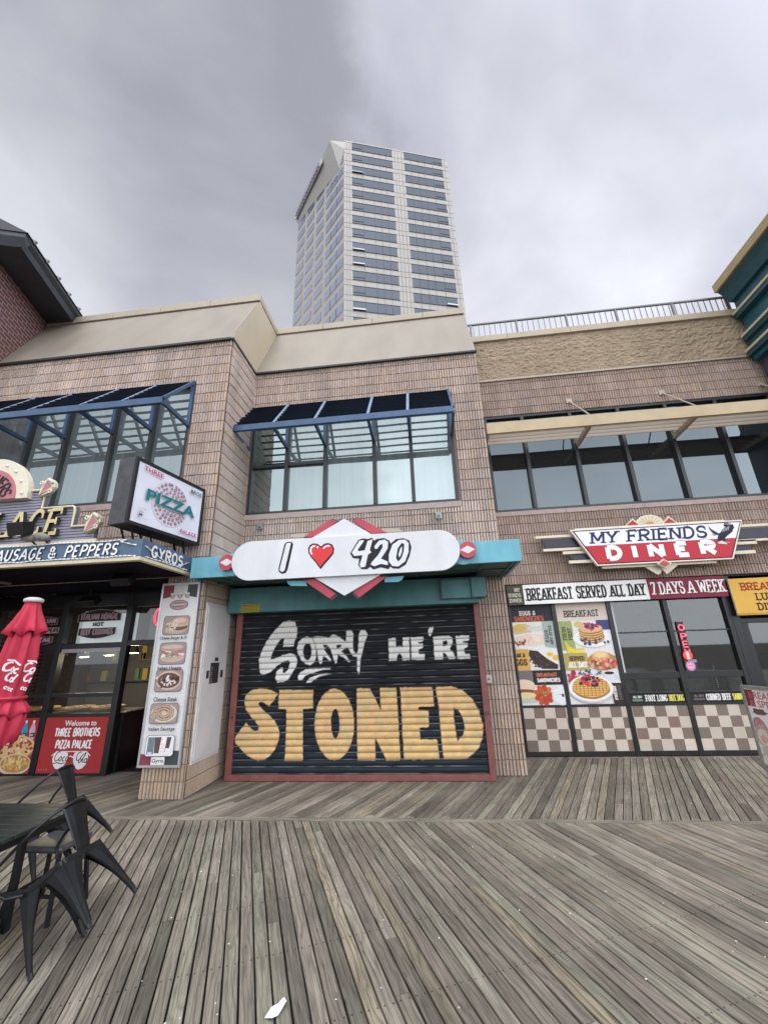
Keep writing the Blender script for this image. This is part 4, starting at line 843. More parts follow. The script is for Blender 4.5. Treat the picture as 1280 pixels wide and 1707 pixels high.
def raised(bm,t_,P0,u,v,n,w,h,th,dep,serif=False,slant=0,gap=.16,mi=0):
    P0,u,v,n=Vector(P0),Vector(u),Vector(v),Vector(n)
    for pts,thk,li in slines(t_,0,0,w,h,th,serif,slant,gap):
        vs,fs=ribbon(pts,thk); d=dep+li*.0007; N_=len(vs); A=[P0+u*p[0]+v*p[1]+n*d for p in vs]; B_=[P0+u*p[0]+v*p[1] for p in vs]; fl=(u.cross(v)).dot(n)<0
        F=[f if not fl else f[::-1] for f in fs]; bm.add(A,F,(1,1,1),mi)
        seg=len(fs); closed=(seg*2==N_)
        for i in range(seg):
            j=(i+1)%(N_//2); bm.add([A[2*i],A[2*j],B_[2*j],B_[2*i]],[(0,1,2,3)],(1,1,1),1); bm.add([A[2*i+1],A[2*j+1],B_[2*j+1],B_[2*i+1]],[(0,3,2,1)],(1,1,1),1)
        if not closed:
            bm.add([A[0],B_[0],B_[1],A[1]],[(0,1,2,3)],(1,1,1),1); bm.add([A[-2],A[-1],B_[-1],B_[-2]],[(0,1,2,3)],(1,1,1),1)
xa,xb=W(0,920,y=FY).x,W(203,915,y=FY).x
gx=lambda p:W(p,918,y=FY).x
for t_,pa,pb,sl_ in (('SAUSAGE',-14,76,.16),('&',84,98,0),('PEPPERS',110,198,.16)):
    b=MB(); raised(b,t_,(gx(pa),FY,3.025),(1,0,0),(0,0,1),(0,-1,0),gx(pb)-gx(pa),.165,.024,.02,slant=sl_); b.build('word',[LT,LS],mq)
b=MB(); gy=lambda px,py:W(px,py,x=MX).y
ya,yb=gy(249,925),gy(303,945)
raised(b,'GYROS',(MX,ya,3.02),(0,1,0),(0,0,1),(1,0,0),yb-ya,.17,.034,.018,gap=.14)
b.build('word',[LT,LS],mq)
# loose string of small white bulbs along the band
lt=thing('string_lights','loose string of small white lights draped along the blue marquee band','string lights',(-5,FY,3.2))
b=MB(); rng=random.Random(2)
p=[(MX+.012,FY+.1+k*.09,3.215-.0*k) for k in range(13)]; pts=[(-6.6+i*.12,FY-.012,3.22+rng.uniform(-.006,.01)) for i in range(24)]+[(MX-.3,FY-.014,3.2),(MX-.12,FY-.015,3.15),(MX+.012,FY+.06,3.14),(MX+.014,FY+.22,3.09),(MX+.014,FY+.45,3.03),(MX+.014,FY+.8,3.02),(MX+.014,FY+1.05,3.13)]
pl2=[(-6.6+i*.12,FY-.014,3.0+rng.uniform(-.006,.012)) for i in range(25)]+[(MX+.012,FY+.1+i*.16,3.0+rng.uniform(-.004,.015)) for i in range(7)]
wire=mat('white_wire',(.6,.6,.6),.5)
b.tube(pts,.006,5); b.tube(pl2,.006,5); b.build('wire',wire,lt)
b=MB()
for L in (pts,pl2):
    for a,c in zip(L,L[1:]):
        a,c=Vector(a),Vector(c)
        for f in (.2,.7):
            q_=a+(c-a)*f+Vector((0,-.008,0)); d=(c-a).normalized()*.016; b.tube([q_-d,q_+d],.0095,6)
b.build('bulbs',mat('white_bulb',(.82,.83,.84),.3),lt)['kind']='stuff'
# board with dimensional letters on top of the marquee
BY=4.86
bd=thing('pizza_palace_sign','stepped slatted sign board with gold letters ending in ACE','sign',(-5.2,BY,3.22))
def bp(px,py,y=BY): q=W(px,py,y=y); return (q.x,q.z)
(xs1,zt1),(xs2,zt2),(xs3,zt3)=bp(80,817),bp(129,844),bp(166,875); zb1=3.23; SL=mat('lilac_slats',(.24,.235,.29),.5,0,.1,8); 
xL=-7.4
b=MB(); z=zb1; k=0
while z<zt1-.01:
    xr=xs1 if z>zt2 else (xs2 if z>zt3 else xs3-.05); h_=min(.042,zt1-z); b.box(xL,xr,BY,BY+.05,z,z+h_-.010); z+=.042
b.box(xL,xs3-.06,BY+.02,BY+.075,zb1,zt3-.002); b.box(xL,xs2-.01,BY+.02,BY+.075,zt3,zt2-.002); b.box(xL,xs1-.01,BY+.02,BY+.075,zt2,zt1-.002)
b.build('slat_board',SL,bd)
b=MB(); y_=BY-.015
b.tube([(xL,y_,zt1),(xs1,y_,zt1),(xs1,y_,zt2),(xs2-.05,y_,zt2),(xs2-.015,y_,zt2-.02),(xs2,y_,zt2-.06),(xs2,y_,zt3),(xs3,y_,zt3)],.018,8); b.build('cream_tubing',CT,bd,smooth=True)
b=MB(); b.box(xL,bp(167,893)[0],BY-.05,BY+.09,zb1-.004,zb1+.07); b.build('base_rail',CT,bd,bevel=.006)
GO=mat('gold_letter_face',(.56,.46,.24),.4,0,.15,9); GS=mat('gold_letter_return',(.035,.03,.02),.5)
b=MB(); zl=bp(50,897)[1]; zh=bp(90,850)[1]; hL=zh-zl
for ch,pa,pb in (('L',-12,15),('A',17,50),('C',50,77),('E',78,106)):
    xa_=bp(pa,880)[0]; xb_=bp(pb,880)[0]; raised(b,ch,(xa_,BY-.02,zl),(1,0,0),(0,0,1),(0,-1,0),xb_-xa_,hL,.05,.05,serif=True,slant=.12)
b.build('gold_letters',[GO,GS],bd)
# fan shaped top with the end of a name in black script
c0=bp(-14,838); R0=bp(52,838)[0]-c0[0]; fb=MB(); n=18
fan=arc(c0[0],c0[1],R0,R0*1.02,0,180,22); fb.prism([(p[0],BY-.08,p[1]) for p in fan],(0,.10,0)); fo=fb.build('fan_rim',mat('pale_cream_paint',(.66,.62,.47),.5,0,.08,9),bd,bevel=.004); LOC[fo.name]=LOC[bd.name]
fb=MB(); fb.prism([(p[0],BY-.095,p[1]) for p in arc(c0[0],c0[1],R0*.72,R0*.74,0,180,20)],(0,.02,0)); fb.build('fan_centre',mat('dusty_pink_paint',(.44,.15,.17),.5,0,.12,9),fo)
fb=MB(); 
for k in range(9):
    a=R(8+k*20.5); fb.lathe([(.022,0),(.02,.014),(.01,.024)],(0,0,0),10); 
    for i in range(len(fb.v)-30,len(fb.v)): x,y,z=fb.v[i]; fb.v[i]=(c0[0]+R0*.87*math.cos(a)+x,BY-.081-z,c0[1]+R0*.88*math.sin(a)+y)
fb.build('bulbs',mat('white_bulb',(.8,.8,.8),.3),fo,smooth=True)
fb=MB()
for ch,a in (('H',66),('E',49),('R',33),('S',17)):
    ra=R(a); u=Vector((math.sin(ra),0,-math.cos(ra))); v=Vector((math.cos(ra),0,math.sin(ra))); pc=Vector((c0[0],BY-.096,c0[1]))+v*R0*.36-u*.065
    raised(fb,ch,pc,u,v,(0,-1,0),.115,.185,.02,.012,slant=.1)
fb.build('script_letters',[mat('black_script',(.012,.012,.014),.4),MATS['black_script']],fo)
PK=MATS['dusty_pink_paint']; 
for (px,py) in ((84,815),(159,873)):
    cx,cz=bp(px,py); s_=.125
    t=[(-.62,-1.0),(-.05,.95),(.85,.1)]   # wedge pointing down-left
    fb=MB(); poly=[(-.75,-1.12),(-.72,-.2),(-.6,.5),(-.28,.98),(.1,1.12),(.55,.95),(.95,.5),(1.02,.02),(.7,-.45),(.2,-.8)]
    fb.prism([(cx+p[0]*s_,BY-.06,cz+p[1]*s_) for p in poly],(0,.06,0)); so_=fb.build('pizza_slice',MATS['pale_cream_paint'],bd,bevel=.004); LOC[so_.name]=LOC[bd.name]
    fb=MB(); fb.prism([(cx+p[0]*s_,BY-.072,cz+p[1]*s_) for p in ((-.6,-.95),(.72,-.02),(.02,.72))],(0,.013,0)); fb.build('slice_topping',PK,so_)
    fb=MB(); fb.tube([(cx+p[0]*s_,BY-.068,cz+p[1]*s_) for p in ((-.62,-1.0),(.85,-.02),(.02,.86))],.011,6,closed=True); fb.tube([(cx+.1*s_,BY-.065,cz+.98*s_),(cx+.5*s_,BY-.07,cz+.75*s_),(cx+.8*s_,BY-.07,cz+.4*s_)],.024,8)
    fb.tube([(cx+.2*s_*math.cos(k)-.62*s_,BY-.066,cz+.2*s_*math.sin(k)+.55*s_) for k in range(6)],.012,6,closed=True); fb.tube([(cx+.2*s_*math.cos(k)+.62*s_,BY-.066,cz+.2*s_*math.sin(k)-.52*s_) for k in range(6)],.012,6,closed=True); fb.build('slice_trim',MATS['pale_cream_paint'],so_,smooth=True)
# floodlights of the board and below the soffit
BLK=mat('black_metal',(.012,.012,.013),.45,.2,.2,12); LENS=mat('lamp_lens',(.35,.36,.36),.15,0,.1,20)
def flood(label,cx,cy,cz,w,h,d,tilt,grp,stem):
    t=thing('floodlight',label,'floodlight',(cx,cy,cz),grp); m=Matrix.Rotation(tilt,4,'X'); b=MB(); b.box(-w/2,w/2,-d/2,d/2,-h/2,h/2); b.v=[tuple(Vector((cx,cy,cz))+m@Vector(p)) for p in b.v]; b.build('lamp_housing',BLK,t,bevel=.008)
    b=MB(); b.box(-w*.44,w*.44,d/2-.002,d/2+.004,-h*.42,h*.42); b.v=[tuple(Vector((cx,cy,cz))+m@Vector(p)) for p in b.v]; b.build('lens',LENS,t)
    b=MB(); b.tube([(cx,cy,cz)]+stem,.014,6); b.build('arm',BLK,t); return t
q=W(34,881,y=4.5); flood('black box floodlight in front of the gold letters',q.x,4.5,q.z,.22,.17,.15,R(20),'floodlights of the pizza shop',[(q.x+.1,4.62,3.29),(q.x+.16,4.8,3.3)])
q=W(52,896,y=4.6)
for dx,l_ in ((-.04,'grey round knuckle lamp left of the pair on the marquee edge'),(.15,'grey round knuckle lamp right of the pair on the marquee edge')):
    t=thing('marquee_lamp',l_,'lamp',(q.x+dx,4.62,q.z),'small lamps on the marquee edge'); b=MB(); c=Vector((q.x+dx,4.6,q.z)); b.tube([c+Vector((-.09,0,.02)),c+Vector((-.05,0,.01)),c,c+Vector((.06,.02,-.01)),c+Vector((.09,.03,0))],[.028,.05,.055,.045,.02],12); b.build('lamp_head',mat('weathered_grey',(.20,.19,.17),.7,0,.3,25),t,smooth=True); b=MB(); b.tube([c,(c.x,FY+.03,3.225)],.012,6); b.build('arm',BLK,t)
for (px,py,y,l_) in ((205,966,5.55,'square floodlight hanging from the soffit near the menu sign'),(150,1002,6.5,'dark floodlight hanging from the soffit above the shop window')):
    q=W(px,py,y=y); flood(l_,q.x,y,q.z,.30,.16,.12,R(-50),'floodlights of the pizza shop',[(q.x-.05,y+.04,q.z+.1),(q.x-.05,y+.05,2.965)])
for px,py,l_ in ((256,986,'small flush ceiling light in the soffit by the menu sign'),(8,971,'flush soffit ceiling light at the far left')):
    q=W(px,py,z=2.955); t=thing('soffit_light',l_,'ceiling light',(q.x,q.y,2.955),'flush lights in the marquee soffit'); b=MB(); b.tube([(q.x,q.y,2.953),(q.x,q.y,2.938)],.09,18); b.build('rim',mat('grey_plastic',(.2,.2,.21),.4),t)
# ---------------------------------------------------------------- light box
LBY=4.56; A=W(208,868,y=LBY); B_=W(230,763,y=LBY); az=A.z; bz=B_.z
ax=(A.x+B_.x)/2; P0=Vector((ax,LBY,0)); dirv=Vector((math.cos(R(79)),math.sin(R(79)),0)); nv=Vector((dirv.y,-dirv.x,0))
far=[WP(343,815,P0,nv),WP(330,912,P0,nv)]; Lw=((far[0]-P0).dot(dirv)+(far[1]-P0).dot(dirv))/2; zb2=(az+far[1].z)/2; zt2=(bz+far[0].z)/2
lb=thing('light_box_sign','black light box sign with white pizza picture face above the marquee corner','light box',tuple(P0+Vector((0,0,zb2))))
th_=.30; Q=lambda l,d,z:P0+dirv*l-nv*d+Vector((0,0,z))
b=MB(); b.prism([Q(0,0,zb2),Q(0,th_,zb2),Q(0,th_,zt2),Q(0,0,zt2)],dirv*Lw); b.build('cabinet',mat('cabinet_grey',(.06,.06,.065),.55,.1,.35,11),lb,bevel=.01)
b=MB(); f=.045
for a in ((0,Lw,zb2-.004,zb2+f),(0,Lw,zt2-f,zt2+.004),(-.004,f,zb2+f,zt2-f),(Lw-f,Lw+.004,zb2+f,zt2-f)): b.prism([Q(a[0],.02,a[2]),Q(a[1],.02,a[2]),Q(a[1],.02,a[3]),Q(a[0],.02,a[3])],nv*.036)
b.build('frame',BLK,lb,bevel=.003)
P=Pic(Q(f,-.003,zb2+f),u=dirv,v=(0,0,1),n=nv); ww,hh=Lw-2*f,zt2-zb2-2*f; P.rect(0,0,ww,hh,(.66,.67,.74))
cx,cy,r=ww*.51,hh*.50,hh*.40; P.ell(cx-.012,cy-.014,r*1.0,r*1.0,(.52,.52,.58),n=36); P.ell(cx,cy,r*.98,r*.98,(.62,.58,.64),n=36,irr=.012)
rng=random.Random(4)
for ring,nn in ((.86,27),(.68,21),(.5,15),(.32,9),(.13,4)):
    for k in range(nn):
        a=6.283*k/nn+ring*3+rng.uniform(-.05,.05); x,y=cx+r*ring*math.cos(a),cy+r*ring*math.sin(a); rr=r*.062*rng.uniform(.85,1.15)
        if abs(y-cy)<hh*.10: continue
        P.ell(x,y,rr,rr,(.20,.09,.13),irr=.12,n=10); P.ell(x,y,rr*.62,rr*.6,(.45,.25,.33),irr=.2,n=8); P.ell(x,y,rr*.25,rr*.25,(.62,.52,.58),n=6)
P.bt('PIZZA',ww*.14,hh*.40,ww*.74,hh*.195,(.012,.17,.175),.03); P.bt('THREE',ww*.055,hh*.865,ww*.27,hh*.08,(.50,.06,.14),.02); P.bt('BROS',ww*.77,hh*.845,ww*.19,hh*.075,(.02,.07,.07),.02); P.bt('PALACE',ww*.68,hh*.055,ww*.27,hh*.075,(.45,.06,.20),.02)
for k in range(5): P.rect(ww*(.07+.014*k),hh*.115,ww*(.078+.014*k),hh*(.13+.03*(k%2)+.02*(k==2)),(.25,.25,.28))
P.line([(ww*.06,hh*.235),(ww*.17,hh*.235)],.006,(.4,.4,.45)); P.line([(ww*.05,hh*.085),(ww*.2,hh*.085)],.005,(.4,.4,.45)); P.rect(ww*.085,hh*.12,ww*.125,hh*.145,(.06,.06,.07)); P.line([(ww*.07,hh*.19),(ww*.09,hh*.165),(ww*.105,hh*.2),(ww*.12,hh*.165),(ww*.14,hh*.19)],.008,(.3,.3,.33))
P.build('face',lb)
for l in (.15,.45,Lw-.25):
    for d_,e2 in ((.06,.12),(.24,.26)): b=MB(); b.bar(Q(l,d_,zb2),Q(l+.12,e2,3.215),.02,.02); b.build('support_leg',BLK,lb)
# ---------------------------------------------------------------- pizza shop front
GLC=glass_clear('storefront_glass',(.80,.86,.84),.05); FRB=mat('black_anodised_frame',(.014,.015,.016),.35,.2,.2,10)

zz=lambda px,py:W(px,py,y=YZ).z; xx=lambda px,py:W(px,py,y=YZ).x
m0,m1=-6.74,-5.46; zA,zB,zC,zD=.87,1.24,2.07,2.72
b=MB()
for x in (-8.1,m0,m1): b.box(x-.055,x+.055,YZ-.03,YZ+.09,.01,2.9)
b.box(-4.17,-4.05,YZ-.03,YZ+.09,.01,2.9)
for za,zb_ in ((0,.03),(zA-.0,zA+.055),(zB-.06,zB),(zC-.09,zC),(zD,2.95)): b.box(-9.4,m1,YZ-.02,YZ+.07,za,zb_)
b.box(m1,-4.1,YZ-.02,YZ+.07,zC-.07,zC+.02); b.box(m1,-4.1,YZ-.02,YZ+.07,2.68,2.95)
ps=b.build('shop_front',FRB,shop,bevel=.005)
b=MB(); b.box(m0+.06,m1-.06,YZ+.0,YZ+.03,2.005-.09,2.005-.02); b.build('window_rail',mat('grey_rail',(.35,.34,.36),.4,.3,.1,10),ps)
for x0,x1 in ((-9.4,-8.15),(-8.05,m0-.055),(m0+.055,m1-.055)):
    for za,zb_ in ((zA+.055,zB-.06),(zB,zC-.09),(zC,zD)):
        b=MB(); b.quad((x0,YZ+.04,za),(x1,YZ+.04,za),(x1,YZ+.04,zb_),(x0,YZ+.04,zb_)); b.build('pane',GLC,ps)
b=MB(); b.quad((m1+.055,YZ+.04,zC+.02),(-4.17,YZ+.04,zC+.02),(-4.17,YZ+.04,2.68),(m1+.055,YZ+.04,2.68)); b.build('pane',GLC,ps)
# lower printed panels
WHT=(.80,.80,.80)
def tpanel(name,x0,x1,z0,z1,y): 
    b=MB(); b.box(x0,x1,y,y+.03,z0,z1); return b
P=Pic((m0+.055,YZ-.003,.035)); ww,hh=m1-m0-.11,zA-.035; RED=(.36,.035,.035); P.rect(0,0,ww,hh,RED)
P.bt('Welcome to',ww*.31,hh*.835,ww*.50,hh*.10,WHT,.02); P.st('THREE BROTHERS',ww*.17,hh*.635,ww*.72,hh*.165,.024,WHT,False,.05); P.st('PIZZA PALACE',ww*.22,hh*.42,ww*.58,hh*.165,.024,WHT,False,.05)
gl=[(-.5,.05),(-.46,.28),(-.25,.42),(.15,.44),(.42,.36),(.48,.2),(.42,-.08),(.25,-.36),(.02,-.46),(-.22,-.4),(-.42,-.2)]
for k,cx in ((1,.345),(-1,.655)): P.poly([(ww*cx+k*p[0]*ww*.24,hh*.225+p[1]*hh*.36) for p in gl],(.74,.72,.72))
P.line([(ww*.2,hh*.30),(ww*.27,hh*.375),(ww*.73,hh*.375),(ww*.8,hh*.30)],.014,(.74,.72,.72)); P.line([(ww*.44,hh*.26),(ww*.5,hh*.295),(ww*.56,hh*.26)],.016,(.74,.72,.72))
def cursive(P,x,y,s,which,c,th):
    T=lambda pts:[(x+p[0]*s+p[1]*s*.25,y+p[1]*s) for p in pts]
    if which=='oca': G_=[arc(.1,.55,.34,.55,60,330,14),arc(.62,.25,.17,.25,0,360,12),arc(1.12,.25,.17,.25,55,320,10),arc(1.58,.25,.17,.25,0,360,12),[(1.77,.5),(1.76,.08),(1.9,.02)],[(-.3,-.35),(.3,-.18),(1.0,-.3),(1.5,-.18)]]
    else: G_=[arc(.15,.62,.32,.5,60,330,14)+[(.7,.9)],arc(.5,.1,.17,.25,0,360,12),[(.75,.1),(1.0,.95),(.9,1.05),(.85,.0),(1.05,-.1)],arc(1.3,.1,.17,.25,0,360,12),[(1.48,.35),(1.47,-.06),(1.62,-.12)]]
    for g in G_: P.line(T(g),th,c)
cursive(P,ww*.275,hh*.21,.125,'oca',(.10,.02,.02),.014); cursive(P,ww*.60,hh*.20,.125,'ola',(.10,.02,.02),.014)
for i in range(4): P.ell(ww*.05+i*.045,hh*.06,.008,.006,(.6,.5,.45))
P.build('welcome_panel',ps); b=MB(); b.box(m0+.055,m1-.055,YZ,YZ+.03,.03,zA); b.build('panel_backing',FRB,ps)
x0,x1=-8.05,m0-.055; P=Pic((x0,YZ-.003,.035)); ww=x1-x0; P.rect(0,0,ww,hh,RED)
for i,c in enumerate(((.55,.52,.10),(.04,.30,.45),(.62,.36,.48))):
    cx=ww-.40+i*.145; P.poly([(cx-.055,hh*.52),(cx+.055,hh*.52),(cx+.055,hh*.78),(cx+.02,hh*.9),(cx-.02,hh*.9),(cx-.055,hh*.78)],c); P.rect(cx-.02,hh*.9,cx+.02,hh*.95,(.7,.7,.7)); P.rect(cx-.055,hh*.64,cx+.055,hh*.72,(.05,.08,.07)); P.rect(cx-.04,hh*.665,cx+.03,hh*.69,(.5,.5,.4)); P.line([(cx-.03,hh*.55),(cx-.03,hh*.78)],.012,tone(c,1.3))
cx,cy=ww-.44,hh*.30
P.ell(cx+.05,cy+.12,.42,.20,(.34,.17,.06),n=28); P.ell(cx+.05,cy+.135,.40,.185,(.66,.45,.22),n=28,irr=.03); P.scat(cx+.05,cy+.15,.34,.13,26,.03,.042,[(.30,.06,.035),(.36,.08,.04)],.1,.75); P.scat(cx+.05,cy+.14,.36,.15,40,.01,.03,[(.74,.6,.38),(.6,.34,.14)])
P.ell(cx+.14,cy-.12,.30,.16,(.62,.5,.36),n=24); P.ell(cx+.15,cy-.11,.27,.13,(.40,.22,.08),n=24); P.scat(cx+.15,cy-.10,.24,.10,40,.02,.06,[(.66,.45,.15),(.55,.34,.10),(.72,.55,.24)],.2,.5)
P.ell(cx-.3,cy-.15,.17,.16,(.55,.6,.55),n=20); P.scat(cx-.3,cy-.14,.13,.12,26,.02,.05,[(.7,.72,.68),(.3,.4,.2),(.6,.5,.4),(.3,.32,.34)])
P.build('food_panel',ps,NOISY); b=MB(); b.box(x0,x1,YZ,YZ+.03,.03,zA); b.box(-9.4,-8.15,YZ,YZ+.03,.03,zA); b.build('panel_backing',MATS['rust_red_paint'],ps)
# window decals (printed plates on the glass)
P=Pic((0,YZ+.03,0)); DG=(.035,.03,.032); DL=(.42,.34,.35)
cx,cz=(m0+m1)/2+.02,2.47
def plate(cx,cz,w,h,arch,t_):
    pts=[(cx-w/2,cz-h/2),(cx+w/2,cz-h/2),(cx+w/2,cz+h/2*.6)]+[(cx+w/2-w*i/8,cz+h/2*.6+arch*math.sin(math.pi*i/8)) for i in range(1,8)]+[(cx-w/2,cz+h/2*.6)]
    if arch<0: pts=[(x,2*cz-z) for x,z in [(cx-w/2,cz-h/2),(cx+w/2,cz-h/2),(cx+w/2,cz+h/2*.6)]+[(cx+w/2-w*i/8,cz+h/2*.6-arch*math.sin(math.pi*i/8)) for i in range(1,8)]+[(cx-w/2,cz+h/2*.6)]]
    P.poly(pts,DL); P.poly([(cx+(x-cx)*.97,cz+(z-cz)*.93) for x,z in pts],DG); P.st(t_,cx-w*.44,cz-h*.36,w*.88,h*.80,.030,(.40,.27,.29),False); 
plate(cx,cz+.06,.86,.16,.09,'ITALIAN HOAGIE'); P.st('HOT',cx-.11,cz-.11,.22,.075,.02,DG,True); plate(cx,cz-.21,.74,.15,-.07,'BEEF COOKINGS')
cx=m0-.42; plate(cx,cz+.02,.5,.13,.04,'ITALIAN'); P.rect(cx-.1,cz-.2,cx+.33,cz-.10,DL); P.st('PEPPERS',cx-.09,cz-.19,.4,.08,.02,DG,False); plate(cx,cz-.32,.45,.12,-.05,'STEAK')
P.build('window_decals',ps)
b=MB(); b.box(m0+.08,m1-.04,YZ+.25,YZ+.3,2.07,2.60); b.build('sky_reflection_board',emit('sky_reflection_glow',(.62,.66,.66),.42),ps)  # added glowing board stands in for sky reflected in the transom glass
b=MB(); b.box(m1+.2,-4.3,YZ+.3,YZ+.33,2.1,2.55); b.build('grey_signboard',mat('grey_board',(.34,.34,.34),.5),ps)
# neon letter in the transom
t=thing('neon_sign','glowing red neon letter O behind the glass beside the menu sign','neon sign',(-4.2,YZ,2.45)); q=W(262,1028,y=YZ-.05)
b=MB(); b.tube([(q.x+.055+.095*math.cos(k*.3927),YZ-.05,q.z+.15*math.sin(k*.3927)) for k in range(16)],.018,8,closed=True); b.build('tube',emit('red_neon',(1,.06,.10),1.6),t,smooth=True)
# interior of the pizza shop
pi_=thing('pizza_shop_interior','dark room behind the pizza shop glass with shelves and posters','room',(-6.3,9,0))
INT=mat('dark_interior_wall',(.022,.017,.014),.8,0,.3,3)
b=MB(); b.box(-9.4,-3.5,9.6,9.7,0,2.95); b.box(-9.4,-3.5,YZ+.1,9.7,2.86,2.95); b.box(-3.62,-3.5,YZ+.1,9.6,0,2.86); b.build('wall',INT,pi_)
b=MB(); b.box(-8.9,-5.7,9.3,9.58,1.3,1.33); b.box(-8.9,-5.7,9.3,9.58,1.75,1.78); b.box(-8.7,-8.0,9.1,9.58,.1,1.9)
b.build('shelf',mat('steel_shelf',(.10,.09,.085),.4,.4),pi_)
rng=random.Random(8)
for k in range(30):
    b=MB(); x=rng.uniform(-8.8,-5.8); z=rng.choice((1.33,1.78)); h=rng.uniform(.1,.3); c=rng.choice(((.3,.06,.04),(.4,.38,.34),(.1,.2,.1),(.35,.28,.08),(.12,.1,.1))); b.box(x,x+rng.uniform(.06,.16),9.35,9.5,z,z+h,c); b.build('carton',PRINT,pi_)
P=Pic((-5.3,YZ+.75,.1),u=(.93,.37,0),n=(.37,-.93,0)); P.rect(0,0,.85,.78,(.20,.025,.03)); P.rect(.18,.1,.62,.7,(.30,.24,.24)); P.scat(.4,.4,.36,.32,40,.02,.08,[(.34,.06,.06),(.42,.36,.34),(.12,.05,.05),(.3,.22,.2)],.3); P.build('counter_poster',pi_)
b=MB(); b.prism([(-5.35,YZ+.78,.02),(-4.5,YZ+1.12,.02),(-4.5,YZ+1.7,.02),(-5.35,YZ+1.4,.02)],(0,0,.88)); b.build('side_counter',FRB,pi_)
b=MB(); b.box(-5.5,-4.3,9.0,9.5,.9,1.5); b.build('till_block',mat('pale_counter',(.30,.29,.28),.4),pi_)
ct=thing('food_counter','glass food counter with pizzas on trays behind the welcome panel','counter',(-6.7,YZ+.4,0))
b=MB(); b.box(-9.3,m1+.1,YZ+.12,YZ+.85,.02,.90); b.build('base',FRB,ct); b=MB(); b.box(-9.3,m1+.1,YZ+.12,YZ+.85,.902,.915); b.build('tray_deck',mat('steel_tray',(.30,.30,.29),.3,.6),ct)
for i,(x,y) in enumerate(((-5.85,YZ+.36),(-6.42,YZ+.34),(-7.15,YZ+.36),(-7.75,YZ+.36))):
    t=thing('pizza',('whole pizza with crust nearest the doorway','whole pizza second from the doorway on the counter','whole pizza behind the umbrella left of the mullion','whole pizza farthest left on the counter')[i],'pizza',(x,y,.95),'pizzas on the shop counter'); rng=random.Random(i)
    b=MB(); b.lathe([(.02,.95),(.24,.95),(.27,.965),(.275,.985),(.25,1.0),(.225,.985),(.05,.982)],(x,y,0),24); b.build('crust',mat('pizza_crust',(.40,.24,.10),.7,0,.35,18),t,smooth=True)
    b=MB(); b.lathe([(.225,.984),(.2,.992),(.02,.992)],(x,y,0),24)
    for k in range(24):
        a=rng.uniform(0,6.28); r=.19*math.sqrt(rng.random()); b.lathe([(.028,.990),(.026,.999),(.01,1.0)],(x+r*math.cos(a),y+r*math.sin(a),0),8,mi=rng.choice((1,1,2)))
    b.build('topping',[mat('pizza_cheese',(.55,.36,.14),.6,0,.3,30),mat('pepperoni',(.30,.06,.03),.5),mat('basil',(.12,.18,.04),.6)],t)
for i,(px,py) in enumerate(((141,1095),(183,1092),(224,1088))):
    q=W(px,py,y=YZ+.9); t=thing('pendant_lamp',('lit pendant lamp above the counter left of the pair','lit pendant lamp above the counter right of the pair','lit pendant lamp in the doorway by the menu sign')[i],'lamp',(q.x,q.y,q.z),'pendant lamps over the pizza counter')
    b=MB(); b.lathe([(.03,.14),(.05,.10),(.10,.02),(.11,.0),(.105,-.002)],(q.x,q.y,q.z),14); b.build('lamp_shade',mat('lamp_shade_steel',(.25,.2,.13),.35,.6),t,smooth=True)
    b=MB(); b.tube([(q.x,q.y,q.z+.001),(q.x,q.y,q.z-.012)],.075,14); b.build('bulb',emit('warm_lamp',(1,.80,.52),14),t); pl_=bpy.data.lights.new('pendant_glow','POINT'); pl_.energy=15; pl_.color=(1,.80,.55); pl_.shadow_soft_size=.07; po=bpy.data.objects.new('pendant_glow',pl_); COL.objects.link(po); po.parent=t; po.location=(0,0,-.06); b=MB(); b.tube([(q.x,q.y,q.z+.13),(q.x,q.y,2.86)],.006,5); b.build('cord',BLK,t)
